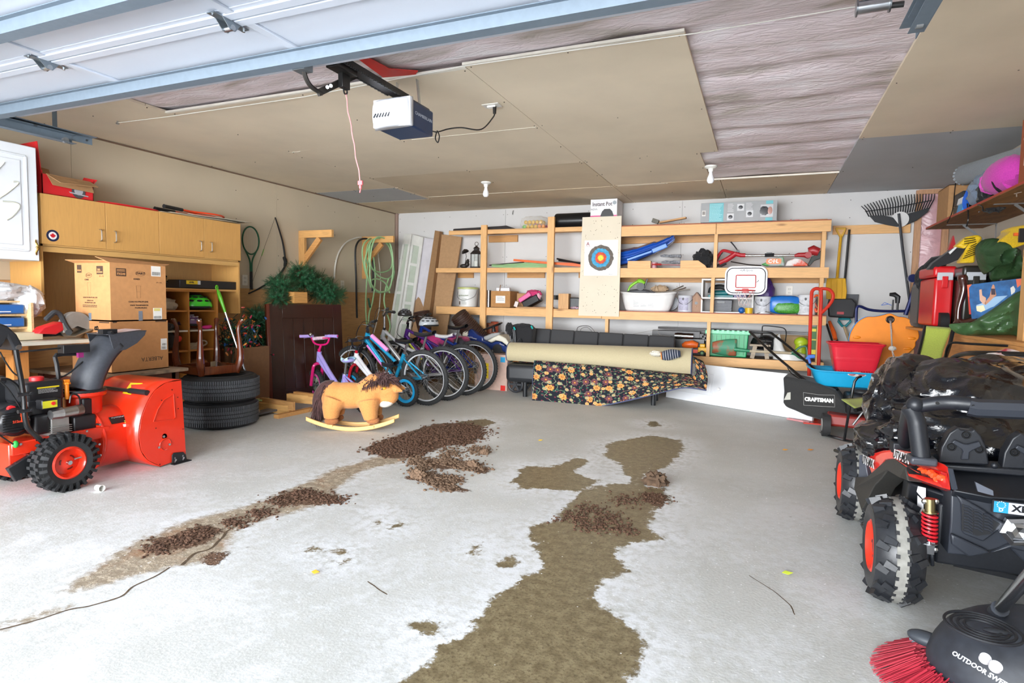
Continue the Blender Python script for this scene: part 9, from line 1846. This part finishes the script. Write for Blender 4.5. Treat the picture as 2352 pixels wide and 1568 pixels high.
dx_=(q(245,350,3.15)-q(140,300,3.28));text('UTV-MX',axes(q(195,332,3.2)+V(-.014,-.012,0),dx_,(0,0,1)),.05,plas('#f2f2f2'),bold=.004,sx=.8);text('UTV-MX',axes(q(195,332,3.2)+V(-.014,-.012,0),dx_,(0,0,1)) @ Matrix.Translation((0,0,.004)),.05,plas('#16161a'),bold=.0006,sx=.8)
# stickers
for pts in (((710,590,2.68),(795,610,2.66),(795,740,2.66),(770,740,2.66),(695,650,2.68)),((705,690,2.67),(770,750,2.66),(770,920,2.66),(700,850,2.67)),((695,860,2.67),(770,930,2.66),(768,995,2.66),(697,930,2.67)),((555,702,2.76),(608,745,2.75),(605,870,2.75),(552,790,2.76))):
    s=MB();s.slab([q(*p)+V(-.004,-.012,0) for p in pts],(0,-.002,0));P(s,'sticker',plas('#c9cacb',.5))
# shock absorber
YS=2.52;s=MB();s.cyl(q(835,800,YS),q(830,1215,YS),.011,n=14);P(s,'shock_rod',metal('#cfd2d6',.15));s=MB();s.cyl(q(838,735,YS),q(838,870,YS),.017,n=16);s.cyl(q(838,870,YS),q(838,885,YS),.024,n=20);P(s,'shock_body',metal('#b3a67c',.3));s=MB();a,b=q(836,885,YS),q(830,1205,YS);n=120;turns=7.5
s.tube([a.lerp(b,k/n)+V(.0225*cos(2*pi*turns*k/n),.0225*sin(2*pi*turns*k/n),0) for k in range(n+1)],.0042,8);P(s,'coil_spring',plas('#c9202c',.3));s=MB();s.cyl(q(830,1208,YS),q(830,1222,YS),.027,n=20);s.box(q(828,1265,YS),(.028,.02,.045));P(s,'spring_seat',metal('#b9bcc0',.3));
for (x,y) in ((838,765),(826,1290)): s=MB();s.cyl(q(x-60,y,YS),q(x+65,y,YS),.007,n=8);s.ell(q(x-60,y,YS),.011,8);s.ell(q(x+65,y,YS),.011,8);P(s,'shock_bolt',CHR)
s=MB();s.tube([q(800,1300,YS),q(808,1470,YS)],.007,6);s.tube([q(860,1300,YS),q(862,1470,YS)],.007,6);s.slab([q(640,1110,2.72),q(770,1180,2.68),q(790,1470,2.68),q(690,1540,2.68),q(650,1330,2.7)],(.03,.05,0));P(s,'trailing_arm',UB,bev=.006)
# roll cage
q=lambda x,y,Y: at(2060+x/4.9,780+y/4.9,Y=Y)
s=MB();s.tube(spline([q(278,1350,2.62),q(240,1050,2.62),q(215,900,2.62),q(160,780,2.62),q(150,755,2.62)],4),[.031]*8+[.03]*9,16);P(s,'cage_post',UB);s=MB();s.tube([q(85,1210,2.98),q(110,950,2.86),q(150,800,2.66)],.028,14);P(s,'cage_post',UB);s=MB();s.box(q(85,1215,2.98),(.10,.08,.05));P(s,'post_foot',UB,bev=.006);s=MB();s.box(q(280,1350,2.62),(.085,.08,.03));P(s,'post_foot',plas('#3a3d44'),bev=.008)
s=MB();s.tube(spline([q(170,735,2.62),q(230,745,2.62),q(460,712,2.60),q(640,708,2.58),q(830,725,2.57)],5),.026,16);s.ell(q(205,730,2.61),(.03,.03,.03),14);P(s,'cage_crossbar',UB);s=MB();s.tube([q(815,750,2.565),q(900,770,2.56),q(1431+1200,830,2.5)],.033,8);P(s,'cage_crossbar',UB2)
s=MB()
for (x,y) in ((455,713),(855,745),(1183,783)): p=q(x,y,2.54);s.cyl(p+V(0,.0,0),p+V(0,-.006,0),.006,n=8)
P(s,'cage_screw',plas('#0c0d0f'))
# seat backs
for off,nm in ((0,1),(710,2)):
    sb=[(470,1385),(500,1210),(590,1050),(690,985),(725,1010),(850,1025),(875,1000),(950,1080),(1005,1200),(1042,1405),(1000,1410)]
    s=MB();s.slab([q(x+off,y+(off*.085),2.72) for x,y in sb],(0,.05,0));st=P(s,'seat_back',UB,bev=.014,seg=3)
    s=MB();em=[(605,1150),(640,1118),(740,1165),(790,1170),(915,1135),(942,1190),(830,1240),(805,1260),(800,1340),(712,1340),(735,1250),(720,1225)];s.slab([q(x+off,y+off*.085,2.715) for x,y in em],(0,-.014,0));P(s,'raised_emblem',UB2,st,bev=.003)
    for (x,y) in ((782,1073),(618,1208),(930,1235)): s=MB();p=q(x+off,y+off*.085,2.715);s.torus(p,(0,1,0),.012,.003,14,6);s.cyl(p,p+V(0,-.002,0),.006,n=8);P(s,'seat_screw',plas('#0d0e10'),st)
s=MB();s.slab([q(450,1400,2.70),q(1431+900,1520,2.70),q(1431+900,1620,2.70),q(480,1460,2.70)],(0,.12,0));s.ell(q(1100,1415,2.69),(.012,.01,.012),12);P(s,'seat_base',UB,bev=.006)
s=MB();s.slab([q(340,1300,2.75),q(420,1270,2.75),q(470,1310,2.75),q(480,1400,2.75),q(350,1380,2.72)],(.02,.10,0));P(s,'inner_arm',UB,bev=.01)
# bin liners heaped in the buggy
def sack(lab,c,r,seed,amp=.26,fr=1.15,n=80,nm='bin_liner'):
    c=Vector(c);s=MB();o1=V(seed*3.7,0,seed)
    def fn(u,v):
        a=2*pi*u;b=-pi/2+pi*v;p=Vector((cos(b)*cos(a),cos(b)*sin(a),sin(b)));wp=p+.35*V(noise.noise(p*1.3+o1),noise.noise(p*1.3-o1),noise.noise(p*1.1+o1*2))
        rg=lambda f,o: (1-2.2*abs(noise.noise(wp*f+V(o,seed*1.7,2))));k=noise.noise(wp*fr+o1)*.7+.40*rg(fr*1.5,3)+.16*max(0,rg(fr*3,9))**2-.3
        p=p*(1+amp*k);return c+V(p.x*r[0],p.y*r[1],p.z*r[2])
    s.grid(fn,n*2,n,cu=True);return solo(s,nm,lab,'bin bag',BBM)
BBM=mat('#0a0d14',.17,kind='film',scale=7,bump=.9,var=.25,coat=.8)
def cpx(x,y,Y): return at(x,y,Y=Y)
sack('large glossy black bin bag heaped at the left of the buggy',cpx(2105,935,3.5),(.235,.26,.25),1)
sack('black bin bag bulging across the middle of the buggy',cpx(2215,925,3.3),(.30,.28,.19),2)
sack('black bin bag at the top right of the heap, behind the roll bar',cpx(2310,905,3.45),(.34,.28,.17),3)
sack('small black bin bag hanging over the buggy left wing',cpx(2050,1010,3.3),(.17,.18,.10),4)
sack('dark bin bag behind the seat backs, below the roll bar',cpx(2240,1010,3.1),(.36,.22,.15),5)
s=MB();c=cpx(2335,832,3.9);s.ell(c,(.18,.1,.06),24,amp=.3,fr=2,seed=7);solo(s,'striped_cloth','red and white striped cloth peeking out above the bin bags','cloth',mat('#d9d4d0',.9,col2='#a8202f',kind='fabric',scale=6))
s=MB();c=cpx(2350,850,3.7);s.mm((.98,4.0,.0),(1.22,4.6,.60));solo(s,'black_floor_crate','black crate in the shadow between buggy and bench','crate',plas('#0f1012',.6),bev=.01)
# ================================================================== POWER SWEEPER (bottom right)
t=thing('power_sweeper','dusty black power sweeper head with red bristles, bottom right corner','sweeper',V(.8,1.9,0));SB=mat('#2c3038',.55,kind='worn',scale=30,var=.25)
q=lambda x,y,Z: at(1852+x/3.752,1150+y/3.752,Z=Z)
cS=q(1560,1250,.14);s=MB()
def hood(u,v):
    a=2*pi*u;k=[1.0,1.03,1.0,.93,.80,.62,.45,.25,0][min(8,int(v*8+1e-6))];z=[.045,.07,.11,.16,.205,.235,.25,.257,.26][min(8,int(v*8+1e-6))]
    rx,ry=.30,.20;return V(cS.x+.16+rx*k*cos(a)*1.0,cS.y+ry*k*sin(a),z)
s.grid(hood,48,8,cu=True);P(s,'hood',SB,sub=1)
s=MB();c=q(1520,1090,.262);
for r_ in (.085,.07,.055,.04): s.torus(c,(0,0,1),r_,.004,48,6)
s.ell(c+V(.03,-.01,.0),(.035,.012,.008),12);P(s,'vented_cap',plas('#1d2026',.6))
s=MB();s.ell(q(1040,1190,.09),(.055,.03,.022),18,R=rotm(0,0,-25));s.tube([q(1060,1195,.09),q(1160,1230,.09)],.022,10,flat=.7);P(s,'side_lever',plas('#3a3f46',.5),bev=.004);s=MB();s.ell(q(1040,1235,.055),(.05,.025,.018),14,R=rotm(0,0,-25));P(s,'lever_base',plas('#7c858e',.5))
s=MB();rnd=random.Random(9);c0=V(cS.x+.10,cS.y,.05)
for k in range(3000):
    a=rnd.uniform(pi*.55,pi*1.75);r_=rnd.uniform(.10,.24);p=c0+V(r_*cos(a)*1.15,r_*sin(a)*.9,rnd.uniform(-.0,.02));e=c0+V((r_+.10)*cos(a+.08)*1.15,(r_+.10)*sin(a+.08)*.9,-.047);s.tube([p,e],[.0018,.0012],3,cap=False)
P(s,'bristles',plas('#b02a3c',.5),kind='stuff')
a=q(1660,940,.26);b=q(1876,700,.26);b=at(2352,1335,Z=.43);s=MB();s.tube([a,b,b+(b-a)*.8],.016,14);P(s,'handle_tube',metal('#c2c5c6',.2));s=MB();s.tube([a-(b-a)*.15,a+(b-a)*.05],.022,12);P(s,'tube_socket',SB)
c=q(1500,1440,.20);F=axes(c+V(-.01,-.01,.03),(.78,-.55,-.1),(.45,.55,.65));
c2=q(1535,1490,.17);Fz=axes(V(c2.x,c2.y,c2.z)+V(-.005,-.012,.012),(.66,-.75,-.05),(.42,.42,.8));text('OUTDOOR SWEEPER',Fz,.017,plas('#c9cacc'),bold=.0006)
for (x,y,rr) in ((1530,1360,.013),(1620,1430,.014)):
    c2=q(x,y,.20);s=MB();s.cyl(c2+V(0,-.004,.0),c2+V(0,-.012,.01),rr,n=20);P(s,'round_emblem',plas('#dcdce0'))
# ================================================================== DIRT ON THE FLOOR
def clod(nm,lab,spots,seed,m,cat='dirt',kind=None):
    rnd=random.Random(seed);s=MB()
    for (x,y,R,n,zr) in spots:
        for _ in range(n):
            p=at(x+rnd.gauss(0,R),y+rnd.gauss(0,R*.38),Z=0);r_=rnd.uniform(.3,1)**2*zr+.003;s.ell((p.x,p.y,r_*.35),(r_*rnd.uniform(.8,1.4),r_*rnd.uniform(.8,1.4),r_*.7),8,amp=.5,fr=2,seed=rnd.random()*50)
    return solo(s,nm,lab,cat,m,kind=kind)
MUD=mat('#5a4030',.95,kind='worn',scale=60,var=.3,bump=.6);MUDL=mat('#715a47',.95,kind='worn',scale=60,var=.25,bump=.6)
def at_z1(x,y): return (700+x/2.613,920+y/2.613)
A1=[at_z1(*p) for p in ((560,260),(700,220),(820,190),(950,170),(1010,200),(480,290),(650,290),(880,240))]
clod('mud_patch','dark crumbly mud patch on the floor right of the rocking horse',[(x,y,19,420,.009) for x,y in A1],1,MUD,kind='stuff')
A2=[at_z1(*p) for p in ((680,360),(840,365),(960,390),(1020,400),(700,410),(880,320),(1040,300))]
clod('mud_crumbs','lighter brown mud crumbs strewn below the dark mud patch',[(x,y,15,170,.009) for x,y in A2],2,MUDL,kind='stuff')
A3=[at_z1(*p) for p in ((760,480),(880,470),(850,520),(700,450))]
clod('mud_smear','smeared brown mud strip with clods nearest of the crumb trail',[(x,y,15,130,.008) for x,y in A3],3,MUDL,kind='stuff')
clod('muddy_track','brown muddy ridge along the crack from the left',[(x,y,17,130,.006) for x,y in ((690,1135),(730,1142),(770,1148),(600,1180),(540,1200),(460,1225),(420,1240),(360,1260),(640,1150))],4,MUD,kind='stuff')
clod('wet_grit','dark wet grit ridges in the middle of the wet stain',[(x,y,20,120,.005) for x,y in ((1350,1170),(1400,1190),(1360,1210),(1430,1215),(1320,1190),(1440,1150),(1500,1145))],5,MUD,kind='stuff')
for k,(x,y,r_,lab) in enumerate(((1506,1113,.075,'biggest brown dirt clod at the right edge of the wet stain'),(960,1097,.05,'pinkish brown dirt lump in the mud smear'),(1112,1043,.035,'round dirt clod right of the dark mud patch'),(1085,1072,.04,'long dirt clod among the light mud crumbs'))):
    p=at(x,y,Z=0);s=MB();s.ell((p.x,p.y,r_*.35),(r_*.85,r_*.6,r_*.6),26,amp=.75,fr=1.8,seed=k*9+3,ridge=True);solo(s,'dirt_clod',lab,'dirt',MUDL if k else mat('#5c4837',.9,kind='worn',scale=40,var=.3))
rnd=random.Random(77)
for k,(x,y,cc,lab) in enumerate(((724,1316,'#d9a02a','yellow leaf scrap on the pale floor, left of centre'),(1808,1318,'#b9c83a','yellow-green leaf left of the buggy wheel'),(1803,1034,'#c98f3a','small ochre leaf on the floor left of chair legs'),(1861,1034,'#c07a30','orange-brown leaf beside the chair legs'),(2200,1297,'#b9772a','brown leaf under the buggy'),(1241,1012,'#d8b43a','tiny yellow scrap near the top of wet stain'))):
    p=at(x,y,Z=0);s=MB();s.slab([p+V(-.02,0,.002),p+V(-.008,.012,.008),p+V(.014,.01,.004),p+V(.022,-.002,.010),p+V(.004,-.012,.003)],(0,0,.0015));solo(s,'leaf_scrap',lab,'leaf',plas(cc,.8))

# hidden supports in the corner behind the bicycles
for (pxx,pyy,Y0,lab) in ((972,762,6.95,'brown carton under the woven planter behind bicycles'),(1090,800,7.2,'brown carton under the tipped wicker basket behind bicycles')):
    p=at(pxx,pyy,Y=Y0);s=MB();s.mm((p.x-.14,Y0-.10,0),(p.x+.14,Y0+.16,p.z-.02));solo(s,'support_carton',lab,'box',card('#9a7650'),bev=.003)
